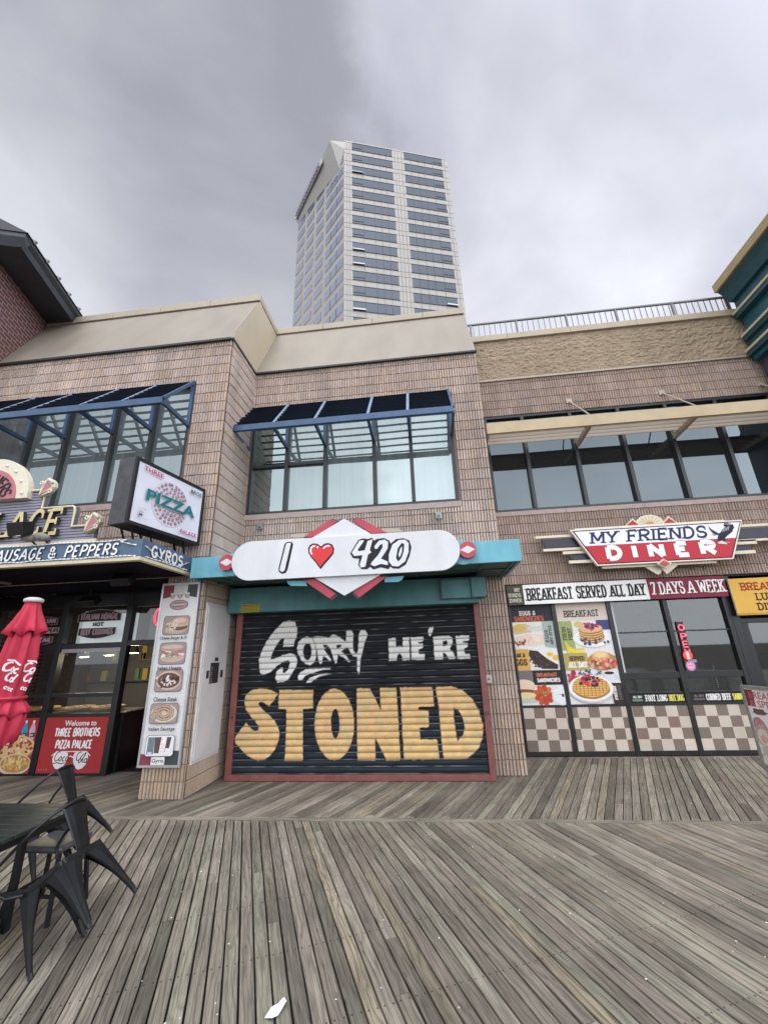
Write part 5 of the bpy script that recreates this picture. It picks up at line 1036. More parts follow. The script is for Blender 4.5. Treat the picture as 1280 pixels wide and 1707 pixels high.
# ---------------------------------------------------------------- furniture
CH=mat('gunmetal_chair_paint',(.017,.018,.020),.38,.35,.25,9)
def chair_thing(label,grp):
    t=thing('metal_chair',label,'chair',(0,0,0),grp)
    S,Tp=.44,.455
    def leg(sx,sy):
        b=MB(); top=Vector((sx*.165,sy*.165-.01,Tp)); foot=Vector((sx*.215,sy*.225-.01,.03)); vs=[]; H=9; th=.006
        prof=[(0,.028),(.15,.036),(.35,.050),(.52,.070),(.66,.094),(.77,.116),(.86,.136),(.93,.152),(1,.165)]
        for ax in (0,1):
            inw=Vector((-sx,0,0)) if ax==0 else Vector((0,-sy,0)); ou=Vector((0,sy,0)) if ax==0 else Vector((sx,0,0)); rows=[]
            for f,wd in prof:
                c=foot+(top-foot)*f; rows.append([c,c+inw*wd*.5+ou*.004,c+inw*wd,c+inw*wd-ou*.012,])
            k=len(b.v); m=4
            for r_ in rows: b.v+=[tuple(p) for p in r_]
            for i in range(len(rows)-1):
                for j in range(m-1): b.f.append((k+i*m+j,k+i*m+j+1,k+(i+1)*m+j+1,k+(i+1)*m+j)); b.c.append((1,1,1)); b.m.append(0)
        return b,foot
    for sx in (-1,1):
        for sy in (-1,1):
            b,foot=leg(sx,sy); o=b.build('leg',CH,t); s_=o.modifiers.new('solid','SOLIDIFY'); s_.thickness=.004; s_.offset=0
            c=MB(); top=Vector((sx*.165,sy*.165-.01,Tp)); d=(top-foot).normalized(); q=foot+Vector((-sx*.012,-sy*.012,0)); c.tube([q-d*.03,q+d*.09],.015,8); c.build('foot_cap',CH,o)
    b=MB(); h=.178; rr=arc(h-.04,h-.05,.04,.04,0,90,4)+arc(-h+.04,h-.05,.04,.04,90,180,4)+arc(-h+.04,-h+.03,.04,.04,180,270,4)+arc(h-.04,-h+.03,.04,.04,270,360,4)
    b.prism([(p[0],p[1],Tp-.035) for p in rr],(0,0,.035)); b.prism([(p[0]*.86,p[1]*.86,Tp-.002) for p in rr],(0,0,.008)); b.build('seat',CH,t,bevel=.006)
    # splat: narrow at the seat, wide and dished at the top
    b=MB(); vs=[]; NZ,NX=10,8
    for i in range(NZ+1):
        f=i/NZ; w_=.055+.05*f**1.2; y0=-.185-.075*f; z=Tp-.01+.30*f
        for j in range(NX+1):
            u=-1+2*j/NX; rib=.003*math.cos(u*9) ; vs.append((u*w_,y0+.018*u*u*f+rib,z))
    b.add(vs,[(i*(NX+1)+j,i*(NX+1)+j+1,(i+1)*(NX+1)+j+1,(i+1)*(NX+1)+j) for i in range(NZ) for j in range(NX)]); o=b.build('back_splat',CH,t,smooth=True); m=o.modifiers.new('solid','SOLIDIFY'); m.thickness=.004
    b=MB(); hp=[(-.185,.11,Tp-.02),(-.215,.19,Tp+.03),(-.245,.235,Tp+.11),(-.255,.215,Tp+.185),(-.252,.13,Tp+.222),(-.24,.0,Tp+.245),(-.21,-.12,Tp+.268),(-.15,-.205,Tp+.288),(-.07,-.255,Tp+.298)]
    hp=hp+[(0,-.265,Tp+.30)]+[(-x,y,z) for x,y,z in hp[::-1]]
    b.tube(hp,.011,8); b.build('hoop_arms',CH,t,smooth=True)
    return t
def children(o): return [c for c in bpy.data.objects if c.parent==o]
def dup(o,label):
    r=o.copy(); COL.objects.link(r); r['label']=label
    for c in children(o):
        d=c.copy(); COL.objects.link(d); d.parent=r
        for g in children(c):
            k=g.copy(); COL.objects.link(k); k.parent=d
    return r
ch=chair_thing('black metal armchair tipped forward against the table, nearest the camera','tipped metal armchairs at the outdoor table')
ch2=dup(ch,'black metal armchair tipped forward behind the nearer one, farther from the camera')
ch.location=(-2.30,3.07,.122); ch.rotation_euler=(R(-37.4),0,R(89.3)); ch.scale=(.94,.94,.94)
ch2.location=(-3.23,4.02,.122); ch2.rotation_euler=(R(-37.4),0,R(93)); ch2.scale=(.94,.94,.94)
# stool
TB=mat('dark_green_table',(.022,.030,.028),.4,.1,.2,7)
t=thing('stool','low black square metal stool under the far edge of the table','stool',(-3.0,3.52,0))
b=MB(); b.box(-3.18,-2.83,3.36,3.68,.41,.455); b.build('seat',mat('grey_stool_seat',(.09,.095,.10),.35,.3,.15,9),t,bevel=.02)
for sx in (-1,1):
    for sy in (-1,1):
        b=MB(); b.bar((-3.005+sx*.15,3.52+sy*.13,.412),(-3.005+sx*.19,3.52+sy*.17,.0),.024,.024,up=(0,1,0)); b.build('leg',CH,t)
b=MB(); b.bar((-3.18,3.37,.16),(-2.83,3.37,.16),.018,.018); b.bar((-3.18,3.67,.16),(-2.83,3.67,.16),.018,.018); b.bar((-3.18,3.37,.155),(-3.18,3.67,.155),.018,.018); b.build('stretcher',CH,t)
t=thing('outdoor_table','dark slatted outdoor table at the left edge under the red parasol','table',(-3.15,2.98,0)); tx0,tx1,ty0,ty1=-3.85,-2.69,2.64,3.38
b=MB(); n=9
for k in range(n):
    a=ty0+(ty1-ty0)*k/n; b.box(tx0,tx1,a+.003,a+(ty1-ty0)/n-.003,.705,.728)
b.build('tabletop',TB,t,bevel=.003)
b=MB(); b.box(tx0+.05,tx1-.03,ty0+.03,ty0+.06,.655,.704); b.box(tx0+.05,tx1-.03,ty1-.06,ty1-.03,.655,.704); b.box(tx1-.06,tx1-.031,ty0+.06,ty1-.06,.655,.704); b.box(tx0+.05,tx0+.08,ty0+.06,ty1-.06,.655,.704); b.build('apron',CH,t)
for x in (tx0+.12,tx1-.38):
    for y in (ty0+.10,ty1-.10): b=MB(); b.box(x-.02,x+.02,y-.02,y+.02,0,.66); b.build('leg',CH,t)
b=MB(); b.bar((tx0+.1,ty0+.12,.25),(tx1-.2,ty1-.12,.25),.025,.035); b.build('brace',CH,t)
# folded parasol
UX_,UY_=-3.14,2.98
um=thing('parasol','folded red parasol with white script lettering standing through the table','parasol',(UX_,UY_,0))
REDF=mat('red_parasol_fabric',(.44,.022,.052),.75,0,.16,7,bump=.12,bs=18)
ufold=7; rng=random.Random(6); phs=[rng.uniform(-.12,.12) for _ in range(ufold)]; amp=[rng.uniform(.75,1.2) for _ in range(ufold)]
def ur(th,z,base,fold):
    k=th/(2*math.pi)*ufold; i=int(math.floor(k))%ufold; f=k-math.floor(k); f=f+phs[i]*math.sin(math.pi*f); s_=f/.68 if f<.68 else (1-f)/.32; s_=max(0,s_); return base*.84*(1+fold*(1+(amp[i]-1)*min(1,4*f*(1-f)*1.5))*(s_**.8-.55))
def skirt(zs,name,nn=144,hem=0):
    b=MB(); rows=len(zs); vs=[]
    for i,(z,r,f) in enumerate(zs):
        for j in range(nn):
            th=2*math.pi*j/nn; tw=th+1.1*(2.2-z)*.5; rr=ur(tw,z,r,f); dz=hem*(i/(rows-1))**2*(abs(math.sin(tw*ufold/2))-.6) if hem else 0
            vs.append((UX_+rr*math.cos(th),UY_+rr*math.sin(th),z+dz))
    b.add(vs,[(i*nn+j,(i+1)*nn+j,(i+1)*nn+(j+1)%nn,i*nn+(j+1)%nn) for i in range(rows-1) for j in range(nn)]); o=b.build(name,REDF,um,smooth=True); m=o.modifiers.new('solid','SOLIDIFY'); m.thickness=.004; return o
ub=[(2.13,.065,.1),(2.02,.085,.3),(1.92,.105,.45),(1.80,.118,.5),(1.70,.115,.5),(1.62,.105,.45),(1.545,.09,.35),(1.505,.083,.25),(1.48,.09,.3),(1.44,.105,.5),(1.40,.118,.55),(1.34,.12,.55),(1.27,.112,.5),(1.20,.10,.45)]
can=skirt(ub,'canopy',hem=.05)
skirt([(2.205,.058,.05),(2.15,.07,.2),(2.08,.095,.4),(2.01,.120,.55),(1.965,.135,.65)],'vent_flap',hem=.05)
skirt([(1.495,.086,.3),(1.47,.105,.45),(1.43,.128,.55),(1.39,.14,.6)],'hem_flap',hem=.05)
b=MB(); b.tube([(UX_+.090*math.cos(k*.262),UY_+.090*math.sin(k*.262),1.51) for k in range(24)],.012,6,closed=True); b.build('tie_strap',REDF,um)
b=MB(); b.lathe([(.01,2.245),(.04,2.242),(.064,2.23),(.066,2.215),(.06,2.205)],(UX_,UY_,0),24); b.build('cap',mat('white_cap',(.46,.47,.43),.5),um,smooth=True)
b=MB(); b.tube([(UX_,UY_,.02),(UX_,UY_,2.2)],.02,10); b.build('pole',mat('pole_grey',(.35,.35,.34),.4,.5),um)
b=MB(); b.lathe([(.02,.0),(.27,.0),(.275,.03),(.25,.06),(.08,.075),(.04,.14),(.025,.14)],(UX_-.16,UY_+.13,0),28); b.build('base',BLK,um,smooth=True)
# white script wrapped on the cloth
def interp(z):
    for (za,ra,fa),(zb_,rb,fb) in zip(ub,ub[1:]):
        if zb_<=z<=za: t=(za-z)/(za-zb_); return ra+(rb-ra)*t,fa+(fb-fa)*t
    return ub[-1][1],ub[-1][2]
b=MB()
def wrap(pts,th,th0,z0,s,rot):
    c_,s2=math.cos(rot),math.sin(rot); v,f=ribbon(sum([[(p[0]+(q[0]-p[0])*k/3,p[1]+(q[1]-p[1])*k/3) for k in range(3)] for p,q in zip(pts,pts[1:])],[])+[pts[-1]],th/s); V=[]
    for p in v:
        x,y=p[0]*s,p[1]*s; x,y=x*c_-y*s2,x*s2+y*c_; z=z0+y; rr,ff=interp(z); a=th0+x/.11; tw=a+1.1*(2.2-z)*.5; r=ur(tw,z,rr,ff)+.006; V.append((UX_+r*math.cos(a),UY_+r*math.sin(a),z))
    b.add(V,f)
for a0,z0 in ((-1.35,1.71),(-.15,1.70)):
    for g in (arc(0,.3,.25,.42,60,320,12),arc(.42,.12,.16,.22,0,360,10),arc(.86,.12,.16,.22,55,320,8),[(-.35,.85),(.2,.95),(.9,.7)]): wrap(g,.012,a0,z0,.072,-.35)
    for g in (arc(0,.3,.25,.42,60,320,12),arc(.42,.12,.16,.22,0,360,10),[(.72,.8),(.6,.05),(.75,-.02)]): wrap(g,.011,a0+.12,z0-.070,.066,-.35)
    for k in range(4): wrap(arc(k*.45,0,.16,.2,20,330,8),.008,a0+.05,z0-.125,.042,-.3)
b.build('lettering',mat('white_print',(.72,.66,.66),.6),can)
# paper and litter
t=thing('paper_scrap','crumpled white paper receipt lying on the boardwalk planks','paper',(-.94,2.78,.004)); pts=[W(x,y,z=.012) for x,y in ((441,1695),(452,1682),(466,1671),(473,1665),(478,1667),(475,1676),(464,1690),(453,1700))]
b=MB(); n=len(pts); 
V=[]
for k,p in enumerate(pts): V.append((p.x,p.y,.008+.012*(k%2)))
c=sum((Vector(v) for v in V),Vector())/n; V.append((c.x,c.y,.030)); b.add(V,[(k,n,(k+1)%n) for k in range(n)])
V2=[(x,y,z-.002) for x,y,z in V]; b.add(V2,[((k+1)%n,n,k) for k in range(n)]); b.build('sheet',mat('white_paper',(.80,.80,.84),.6),t)
rng=random.Random(31); b=MB()
for k in range(85):
    y=2.6+rng.random()**1.6*3.6; x=rng.uniform(-2.4,3.6); r=rng.uniform(.003,.0075); m=rng.randint(4,6); a0=rng.uniform(0,6)
    b.prism([(x+r*rng.uniform(.6,1.3)*math.cos(a0+6.283*i/m),y+r*rng.uniform(.6,1.3)*math.sin(a0+6.283*i/m),.0015) for i in range(m)],(0,0,.003),rng.choice(((.7,.68,.62),(.6,.57,.5),(.75,.74,.7))))
o=b.build('litter_specks',PRINT); o['kind']='stuff'; o['label']='tiny pale crumbs and specks scattered over the planks'
# ---------------------------------------------------------------- diner shop front

dz=lambda py,px=1085:W(px,py,y=YD).z; dx=lambda px,py:W(px,py,y=YD).x
zK0,zK1,zS0,zS1,zL1,zM0,zTp,zTop=.085,.755,dz(1173),dz(1157),dz(1132),dz(1121),dz(1053),2.50
mull=[1.42,2.235,3.21,4.185,5.19]
FY2=YD+.10
b=MB()
for i,m in enumerate(mull): b.box(m-(.04 if i else .0),m+.04,FY2-.03,FY2+.08,.01,2.88)
b.box(5.23,5.36,FY2-.03,FY2+.08,.01,2.88); b.box(6.45,6.6,FY2-.03,FY2+.08,.01,2.88); b.box(7.6,7.75,FY2-.03,FY2+.08,.01,2.88)
for a,c,x0,x1 in ((.01,zK0,1.42,5.2),(zK1,zS0-.003,1.42,5.2),(zS1,zS1+.02,3.21,5.2),(zL1,zM0,3.21,5.2),(2.86,2.885,1.42,9)): b.box(x0,x1,FY2-.02,FY2+.07,a,c)
b.box(5.36,6.45,FY2-.02,FY2+.07,2.04,2.12); b.box(5.36,6.45,FY2-.02,FY2+.07,0.01,.2); b.box(5.36,5.46,FY2-.015,FY2+.06,.2,2.04); b.box(6.36,6.45,FY2-.015,FY2+.06,.2,2.04)
df=b.build('shop_front',FRB,din,bevel=.005)
b=MB()
for x0,x1 in ((3.25,4.145),(4.225,5.15)): b.box(x0,x1,FY2+.0,FY2+.05,zTp-.012,zTp+.012)
b.build('transom_bar',FRB,df)
b=MB(); b.box(3.25,3.285,FY2-.005,FY2+.04,zM0,2.5); b.build('white_jamb',mat('pale_jamb',(.5,.5,.48),.5),df)
for x0,x1,z0,z1 in ((3.25,4.145,zM0,zTop),(4.225,5.15,zM0,zTop),(3.25,4.145,zS1+.02,zL1),(4.225,5.15,zS1+.02,zL1),(5.46,6.36,.2,2.04),(6.6,7.6,.2,2.7)):
    b=MB(); b.quad((x0,FY2+.03,z0),(x1,FY2+.03,z0),(x1,FY2+.03,z1),(x0,FY2+.03,z1)); b.build('pane',GLC,df)
# checkered panels
CKD=(.185,.145,.115); CKL=(.52,.46,.385); rng=random.Random(3)
for i,(m,m2) in enumerate(zip(mull,mull[1:])):
    x0,x1=m+.042,m2-.042; P=Pic((x0,FY2-.012,zK0)); w_,h_=x1-x0,zK1-zK0; P.rect(0,0,w_,h_,CKL); s=h_/4; off=(0.0 if i==0 else -.5*s*(i%3))
    nx=int(w_/s)+3
    for r in range(4):
        for c in range(-1,nx):
            a,c2=max(0,off+c*s*1.06),min(w_,off+(c+1)*s*1.06)
            if c2-a<.005: continue
            k=1+rng.uniform(-.09,.07); dark=(r+c+i)%2==0
            q=CKD if dark else CKL; q=(q[0]*k*(1.12 if dark and rng.random()<.2 else 1),q[1]*k,q[2]*k)
            P.raw([(a+.001,r*s+.001),(c2-.001,r*s+.001),(c2-.001,(r+1)*s-.001),(a+.001,(r+1)*s-.001)],[(0,1,2,3)],q)
    P.build('checkered_panel',df); b=MB(); b.box(x0,x1,FY2-.01,FY2+.02,zK0,zK1); b.build('panel_backing',FRB,df)
# printed strips
WB=(.76,.75,.70); YT=(.68,.66,.12)
for x0,x1,words in ((3.25,4.145,(('FOOT LONG',WB,.29,.40),('HOT DOG',YT,.715,.27))),(4.225,5.15,(('CORNED BEEF',WB,.27,.43),('SANDWICH',YT,.72,.27)))):
    P=Pic((x0,FY2-.006,zS0)); w_,h_=x1-x0,zS1-zS0; P.rect(0,0,w_,h_,(.018,.017,.018))
    for t_,c,a,ww in words: P.st(t_,w_*a,h_*.16,w_*ww,h_*.70,.013,c,True,0,.16)
    P.st('ALL DAY',w_*.07,h_*.5,w_*.17,h_*.32,.010,(.5,.55,.5) if x0<4 else (.15,.13,.12),False); P.rect(w_*.05,h_*.2,w_*.24,h_*.42,(.13,.22,.13) if x0<4 else (.12,.10,.09)); P.build('printed_strip',df)
    b=MB(); b.box(x0,x1,FY2-.004,FY2+.03,zS0,zS1); b.build('strip_backing',FRB,df)
# hanging bead lights in the right pane
for x,z0,z1 in ((4.75,1.0,1.36),(5.13,1.0,1.25)):
    b=MB(); k=z1
    while k>z0: b.tube([(x,FY2+.055,k),(x,FY2+.055,k-.012)],.007,6); k-=.03
    b.build('bead_string',mat('white_bulb',(.8,.8,.8),.3),df)
# interior
di=thing('diner_interior','dim diner room behind the glass with framed pictures and booth backs','room',(4.5,10,0))
b=MB(); b.box(1.3,9.2,12.1,12.2,0,3.3); b.build('back_wall',mat('diner_wall',(.15,.14,.105),.8,0,.2,2),di); b=MB(); b.box(1.3,9.2,8.34,12.1,3.2,3.25); b.build('ceiling',mat('diner_ceiling',(.17,.17,.165),.8),di)
b=MB(); b.box(1.3,1.4,8.34,12.1,0,3.2); b.box(9.1,9.2,8.34,12.1,0,3.2); b.build('side_wall',MATS['diner_wall'],di)
PWD=mat('dark_picture_frame',(.02,.018,.016),.5)
for i in range(2):
    for j in range(2):
        x=5.55+i*.62; z=2.1+j*.62; b=MB(); b.box(x-.22,x+.22,12.05,12.1,z-.24,z+.24); o=b.build('picture_frame',PWD,di); b=MB(); b.box(x-.16,x+.16,12.04,12.055,z-.18,z+.18); b.build('picture',mat('grey_print',(.12,.13,.12),.5,0,.5,12),o)
for i,x in enumerate((3.5,4.6,5.7)):
    b=MB(); b.box(x-.45,x+.45,8.75,8.85,.2,1.33-.04*i); b.build('booth_back',mat('booth_vinyl',(.13,.125,.115),.6,0,.35,14,bump=.3),di,bevel=.05)
    b=MB(); b.box(x-.4,x+.4,9.0,9.6,.72,.76); b.box(x-.04,x+.04,9.2,9.3,0,.72); b.build('table',mat('laminate',(.25,.24,.22),.4),di)
b=MB(); b.box(3.1,3.45,8.9,9.3,1.4,1.75); b.box(3.2,3.5,9.0,9.3,1.76,2.0); b.build('menu_stack',mat('grey_papers',(.28,.28,.27),.6,0,.4,20),di)
for i,(x0,x1,y,e) in enumerate(((3.55,4.05,9.4,1.5),(5.5,6.4,9.6,2.5),(3.0,4.6,11.1,.8))):
    t=thing('ceiling_light',('lit strip ceiling light inside the diner behind the left pane','lit strip ceiling light inside the diner above the neon sign','dim strip ceiling light at the back of the diner')[i],'ceiling light',((x0+x1)/2,y,3.2),'strip lights of the diner'); b=MB(); b.box(x0,x1,y-.06,y+.06,3.155,3.2); b.build('diffuser',emit('strip_light_%d'%i,(1,.93,.80),e),t)
# posters in the first two bays
ec=lambda *a:a
x0,x1=mull[0]+.005,mull[1]-.042; z0,z1=zS0,2.52
p1=thing('food_poster','eggs and sandwiches poster in the diner window next to the brick pillar','poster',((x0+x1)/2,FY2,z0),'food posters in the diner windows')
b=MB(); b.box(x0,x1,FY2-.004,FY2+.03,z0,z1); b.build('backing',mat('sign_board_edge',(.5,.5,.5),.5),p1)
P=Pic((x0,FY2-.006,z0)); w_,h_=x1-x0,z1-z0; Z=lambda py:W(900,py,y=FY2).z-z0; XX=lambda px,py:W(px,py,y=FY2).x-x0
P.rect(0,0,w_,h_,(.62,.61,.58)); zT=Z(1036); P.rect(0,zT,w_,h_,(.030,.027,.033)); P.st('EGGS &',XX(864,1018),zT+.115,.30,.085,.016,(.74,.72,.66)); P.st('SANDWICHES',XX(853,1031)+.03,zT+.012,.54,.095,.015,(.55,.13,.06),gap=.12)
zE=Z(1080); P.rect(0,zE,w_,zT,(.66,.66,.60)); P.ell(.2,zE+.33,.2,.10,(.55,.45,.28)); P.ell(.16,zE+.36,.11,.06,(.62,.42,.08)); P.ell(.5,zE+.34,.22,.05,(.55,.56,.55)); P.ell(.36,zE+.12,.42,.15,(.70,.70,.68),n=26); P.ell(.36,zE+.14,.34,.11,(.66,.58,.48)); P.ell(.38,zE+.16,.2,.07,(.72,.55,.46),irr=.1); P.scat(.14,zE+.09,.17,.05,26,.015,.04,[(.22,.06,.03),(.32,.10,.05),(.14,.05,.03),(.5,.3,.2)],.2,.7); P.scat(.38,zE+.16,.14,.06,14,.02,.045,[(.70,.5,.38),(.74,.66,.56)])
xa=XX(905,1050); P.rect(w_-.20,zE,w_,zT,(.34,.39,.36)); vst(P,'EGGS',w_-.18,zE+.09,.065,.22,.014,(.05,.05,.05)); vst(P,'ANY STYLE',w_-.10,zE+.05,.055,.34,.012,(.05,.05,.05))
zS_=Z(1117); P.rect(0,zS_,w_,zE-.01,(.64,.64,.60)); P.ell(w_*.68,zS_+.22,.30,.17,(.70,.70,.69),n=24); P.ell(w_*.8,zS_+.25,.12,.07,(.72,.66,.5)); P.ell(w_*.82,zS_+.26,.05,.035,(.66,.42,.06)); P.ell(w_*.95,zS_+.2,.07,.05,(.66,.45,.1))
P.poly([(w_*.36,zE-.03),(w_*.55,zE-.05),(w_*.72,zS_+.2),(w_*.97,zS_+.08),(w_*.95,zS_+.01),(w_*.6,zS_+.02),(w_*.42,zS_+.13),(w_*.33,zS_+.25)],(.045,.03,.025)); P.scat(w_*.58,zS_+.14,.2,.10,34,.008,.03,[(.02,.015,.015),(.10,.07,.06),(.07,.045,.035)],.3)
P.rect(0,zS_,w_*.34,zE-.015,(.60,.36,.09)); P.st('EAK &',.0,zS_+.22,.2,.075,.016,(.04,.03,.02)); P.st('GGS',.0,zS_+.08,.22,.115,.024,(.04,.03,.02))
zB_=Z(1142); P.rect(w_*.36,zB_,w_,zS_-.005,(.025,.02,.022)); P.rect(0,zB_,w_*.36,zS_-.005,(.17,.15,.16)); P.st('BREAKFAST',w_*.44,zB_+.135,.36,.065,.013,(.5,.14,.07)); P.st('SANDWICHES',w_*.44,zB_+.045,.40,.07,.014,(.72,.7,.66))
P.rect(0,0,w_,zB_,(.66,.65,.63)); P.ell(.10,zB_-.02,.20,.11,(.64,.50,.36)); P.ell(.10,zB_+.01,.19,.09,(.70,.56,.42)); P.ell(.10,zB_-.10,.19,.04,(.25,.08,.04)); P.ell(.12,zB_-.19,.18,.075,(.62,.46,.10)); P.ell(.12,zB_-.16,.18,.05,(.70,.60,.30)); P.ell(.12,zB_-.25,.22,.04,(.5,.5,.48))
for k in range(9): a=k*.7; P.ell(w_*.55+.085*math.cos(a),.16+.095*math.sin(a),.085,.05,random.choice([(.50,.09,.035),(.58,.14,.06),(.42,.06,.03)]),a)
P.scat(w_*.55,.16,.06,.06,16,.008,.02,[(.10,.16,.05),(.35,.30,.10),(.6,.3,.15)]); P.ell(w_*.92,.15,.15,.16,(.60,.63,.62),n=26); P.ell(w_*.92,.155,.13,.14,(.68,.70,.69),n=26); P.ell(w_*1.0-.03,.15,.02,.03,(.03,.03,.03)); P.rect(w_*.87,.16,w_*.93,.172,(.35,.35,.35))
P.build('poster_print',p1,NOISY)
x0,x1=mull[1]+.042,mull[2]-.042
p2=thing('food_poster','breakfast poster with pancakes and waffle in the diner window','poster',((x0+x1)/2,FY2,z0),'food posters in the diner windows')
b=MB(); b.box(x0,x1,FY2-.004,FY2+.03,z0,z1); b.build('backing',MATS['sign_board_edge'],p2)
P=Pic((x0,FY2-.006,z0)); w_=x1-x0; Z=lambda py:W(985,py,y=FY2).z-z0; P.rect(0,0,w_,h_,(.64,.64,.63)); zT=Z(1034); P.rect(0,zT,w_,h_,(.60,.52,.44)); P.st('BREAKFAST',w_*.14,zT+.065,w_*.70,.125,.018,(.03,.02,.02))
zA_=Z(1078); P.rect(0,zA_-.05,w_*.27,zT,(.30,.34,.14)); vst(P,'FRESH',w_*.05,zA_+.12,.075,.24,.014,(.06,.07,.03)); vst(P,'FRUIT',w_*.16,zA_+.12,.075,.22,.014,(.06,.07,.03)); P.rect(w_*.75,zT-.17,w_,zT,(.05,.06,.17)); P.ell(w_*.4,zT-.06,.08,.05,(.55,.45,.15))
pancakes(P,w_*.62,zA_+.21,.27)
for a in (0,.12,.24): P.line([(w_*.09-.01*a,zA_+.10),(w_*.12,zA_-.0-a*.3),(w_*.26,zA_-.06-a*.25),(w_*.44,zA_-.02-a*.35)],[.02,.05,.055,.018],(.62,.50,.05) if a!=.12 else (.70,.58,.10))
zC_=Z(1116); P.rect(0,zC_,w_*.46,zA_-.10,(.40,.31,.11)); P.st('SERVED',w_*.10,zC_+.15,.27,.08,.017,(.06,.04,.02)); P.st('ALL DAY',w_*.07,zC_+.035,.33,.10,.02,(.74,.72,.64))
P.ell(w_*.74,zC_+.13,.27,.15,(.40,.20,.09),n=22,irr=.05); P.ell(w_*.72,zC_+.21,.15,.09,(.62,.36,.12)); P.ell(w_*.72,zC_+.24,.11,.05,(.72,.52,.26)); P.scat(w_*.74,zC_+.09,.24,.09,40,.02,.05,[(.30,.10,.05),(.45,.05,.05),(.55,.40,.28),(.10,.05,.05),(.6,.12,.10)],.3)
P.scat(w_*.45,zC_-.05,.22,.05,22,.012,.024,[(.04,.05,.10),(.07,.07,.12)]); P.ell(w_*.80,zC_-.26,.20,.10,(.55,.56,.58),n=24); P.ell(w_*.80,zC_-.25,.19,.09,(.70,.71,.72),n=24); P.poly([(w_*.70,zC_-.06),(w_*.92,zC_-.06),(w_*.89,zC_-.25),(w_*.73,zC_-.25)],(.60,.61,.63)); P.ell(w_*.81,zC_-.06,.10,.035,(.74,.74,.75)); P.ell(w_*.81,zC_-.063,.085,.026,(.04,.025,.02)); P.line([(w_*.92,zC_-.10),(w_*.97,zC_-.12),(w_*.91,zC_-.19)],.018,(.62,.63,.65))
P.scat(w_*.15,zC_-.12,.12,.09,16,.03,.055,[(.42,.04,.07),(.30,.03,.06),(.5,.07,.09)]); P.rect(w_*.80,.0,w_,.33,(.035,.025,.022)); vst(P,'FRESH',w_*.83,.06,.05,.22,.012,(.70,.68,.62)); vst(P,'COFFEE',w_*.91,.06,.05,.24,.010,(.13,.12,.11))
waffle(P,w_*.42,.275,.315)
P.build('poster_print',p2,NOISY)
# banners over the windows
BYY=YD-.03
def banner(name,label,xa,xb,za,zb_,bgc,draw,grp='banners over the diner windows'):
    t=thing(name,label,'banner',((xa+xb)/2,BYY,za),grp); b=MB(); b.box(xa,xb,BYY,BYY+.03,za,zb_); b.build('board',mat('sign_board_edge',(.5,.5,.5),.5),t); P=Pic((xa,BYY-.002,za)); P.rect(0,0,xb-xa,zb_-za,bgc); draw(P,xb-xa,zb_-za); P.build('print',t)
def d1(P,w,h):
    I_=(.02,.018,.018); P.st('BREAKFAST',w*.018,h*.16,w*.385,h*.66,.032,I_,gap=.18); P.st('SERVED',w*.425,h*.17,w*.25,h*.66,.032,I_,gap=.18); P.st('ALL',w*.695,h*.18,w*.125,h*.64,.032,I_,gap=.18); P.st('DAY',w*.84,h*.18,w*.14,h*.64,.032,I_,gap=.18)
    for x in (.02,.98): 
        for y in (.07,.93): P.ell(w*x,h*y,.008,.008,(.4,.4,.4),n=8)
banner('banner','white breakfast served all day banner over the diner windows',1.715,3.905,2.505,2.865,(.76,.76,.73),d1)
def d2(P,w,h):
    x=.03
    for t_,ww in (('7',.075),('DAYS',.34),('A',.10),('WEEK',.35)): P.st(t_,w*x,h*.20,w*ww,h*.64,.026,(.82,.80,.76),gap=.14,outline=((.02,.012,.015),.004)); x+=ww+.03
banner('banner','dark red seven days a week banner beside the white one',3.91,5.215,2.505,2.865,(.20,.022,.045),d2)
def d3(P,w,h):
    P.st('MY',w*.45,h*.66,w*.36,h*.20,.012,(.55,.52,.42)); P.st('IENDS',w*.02,h*.39,w*.84,h*.20,.012,(.55,.52,.42)); P.st('DINER',w*.06,h*.12,w*.80,h*.20,.012,(.55,.52,.42))
banner('banner','small dark olive name panel left of the white breakfast banner',1.425,1.71,2.505,2.865,(.055,.06,.04),d3)
def d4(P,w,h):
    P.rect(0,0,w,.035,(.50,.27,.02))
    P.st('BREAKFAST',.16,h-.22,.98,.145,.026,(.30,.03,.012)); P.st('LUNCH',.36,h-.395,.55,.135,.024,(.05,.02,.012)); P.st('DINNER',.34,h-.565,.62,.135,.024,(.05,.02,.012))
banner('banner','yellow breakfast lunch dinner banner over the diner door',5.27,6.60,2.165,2.80,(.66,.40,.075),d4)
# neon OPEN
q=W(1137,1055,y=FY2+.0); t=thing('neon_sign','lit vertical red neon sign reading OPEN in the diner window','neon sign',(q.x,FY2,1.6))
b=MB(); nz=[W(1135,y,y=FY2).z for y in (1046,1061,1074,1087)]; cx=q.x
NE=[arc(0,0,.045,.06,0,360,14),[(-.035,-.06),(-.035,.06),(.015,.06)]+arc(.015,.03,.03,.03,90,-90,6)+[(-.035,0)],[(.04,.06),(-.035,.06),(-.035,-.06),(.04,-.06)],[(-.035,-.06),(-.035,.06),(.04,-.06),(.04,.06)]]
for k,(g,z) in enumerate(zip(NE,nz)):
    xk=W(1133.5+k*4.2,(1046,1061,1074,1087)[k],y=FY2).x; xk=cx-.01; b.tube([(xk+p[0]*1.0,FY2-.015,z+p[1]*.78) for p in (g[:-1] if k==0 else g)],.0085,6,closed=(k==0))
b.box(cx-.045,cx+.025,FY2-.013,FY2-.007,nz[2]-.006,nz[2]+.006); b.build('tube',emit('red_neon_open',(1,.10,.16),1.5),t)
b=MB(); b.box(cx-.065,cx+.05,FY2+.002,FY2+.016,nz[3]-.10,nz[0]+.10); b.build('backplate',FRB,t)
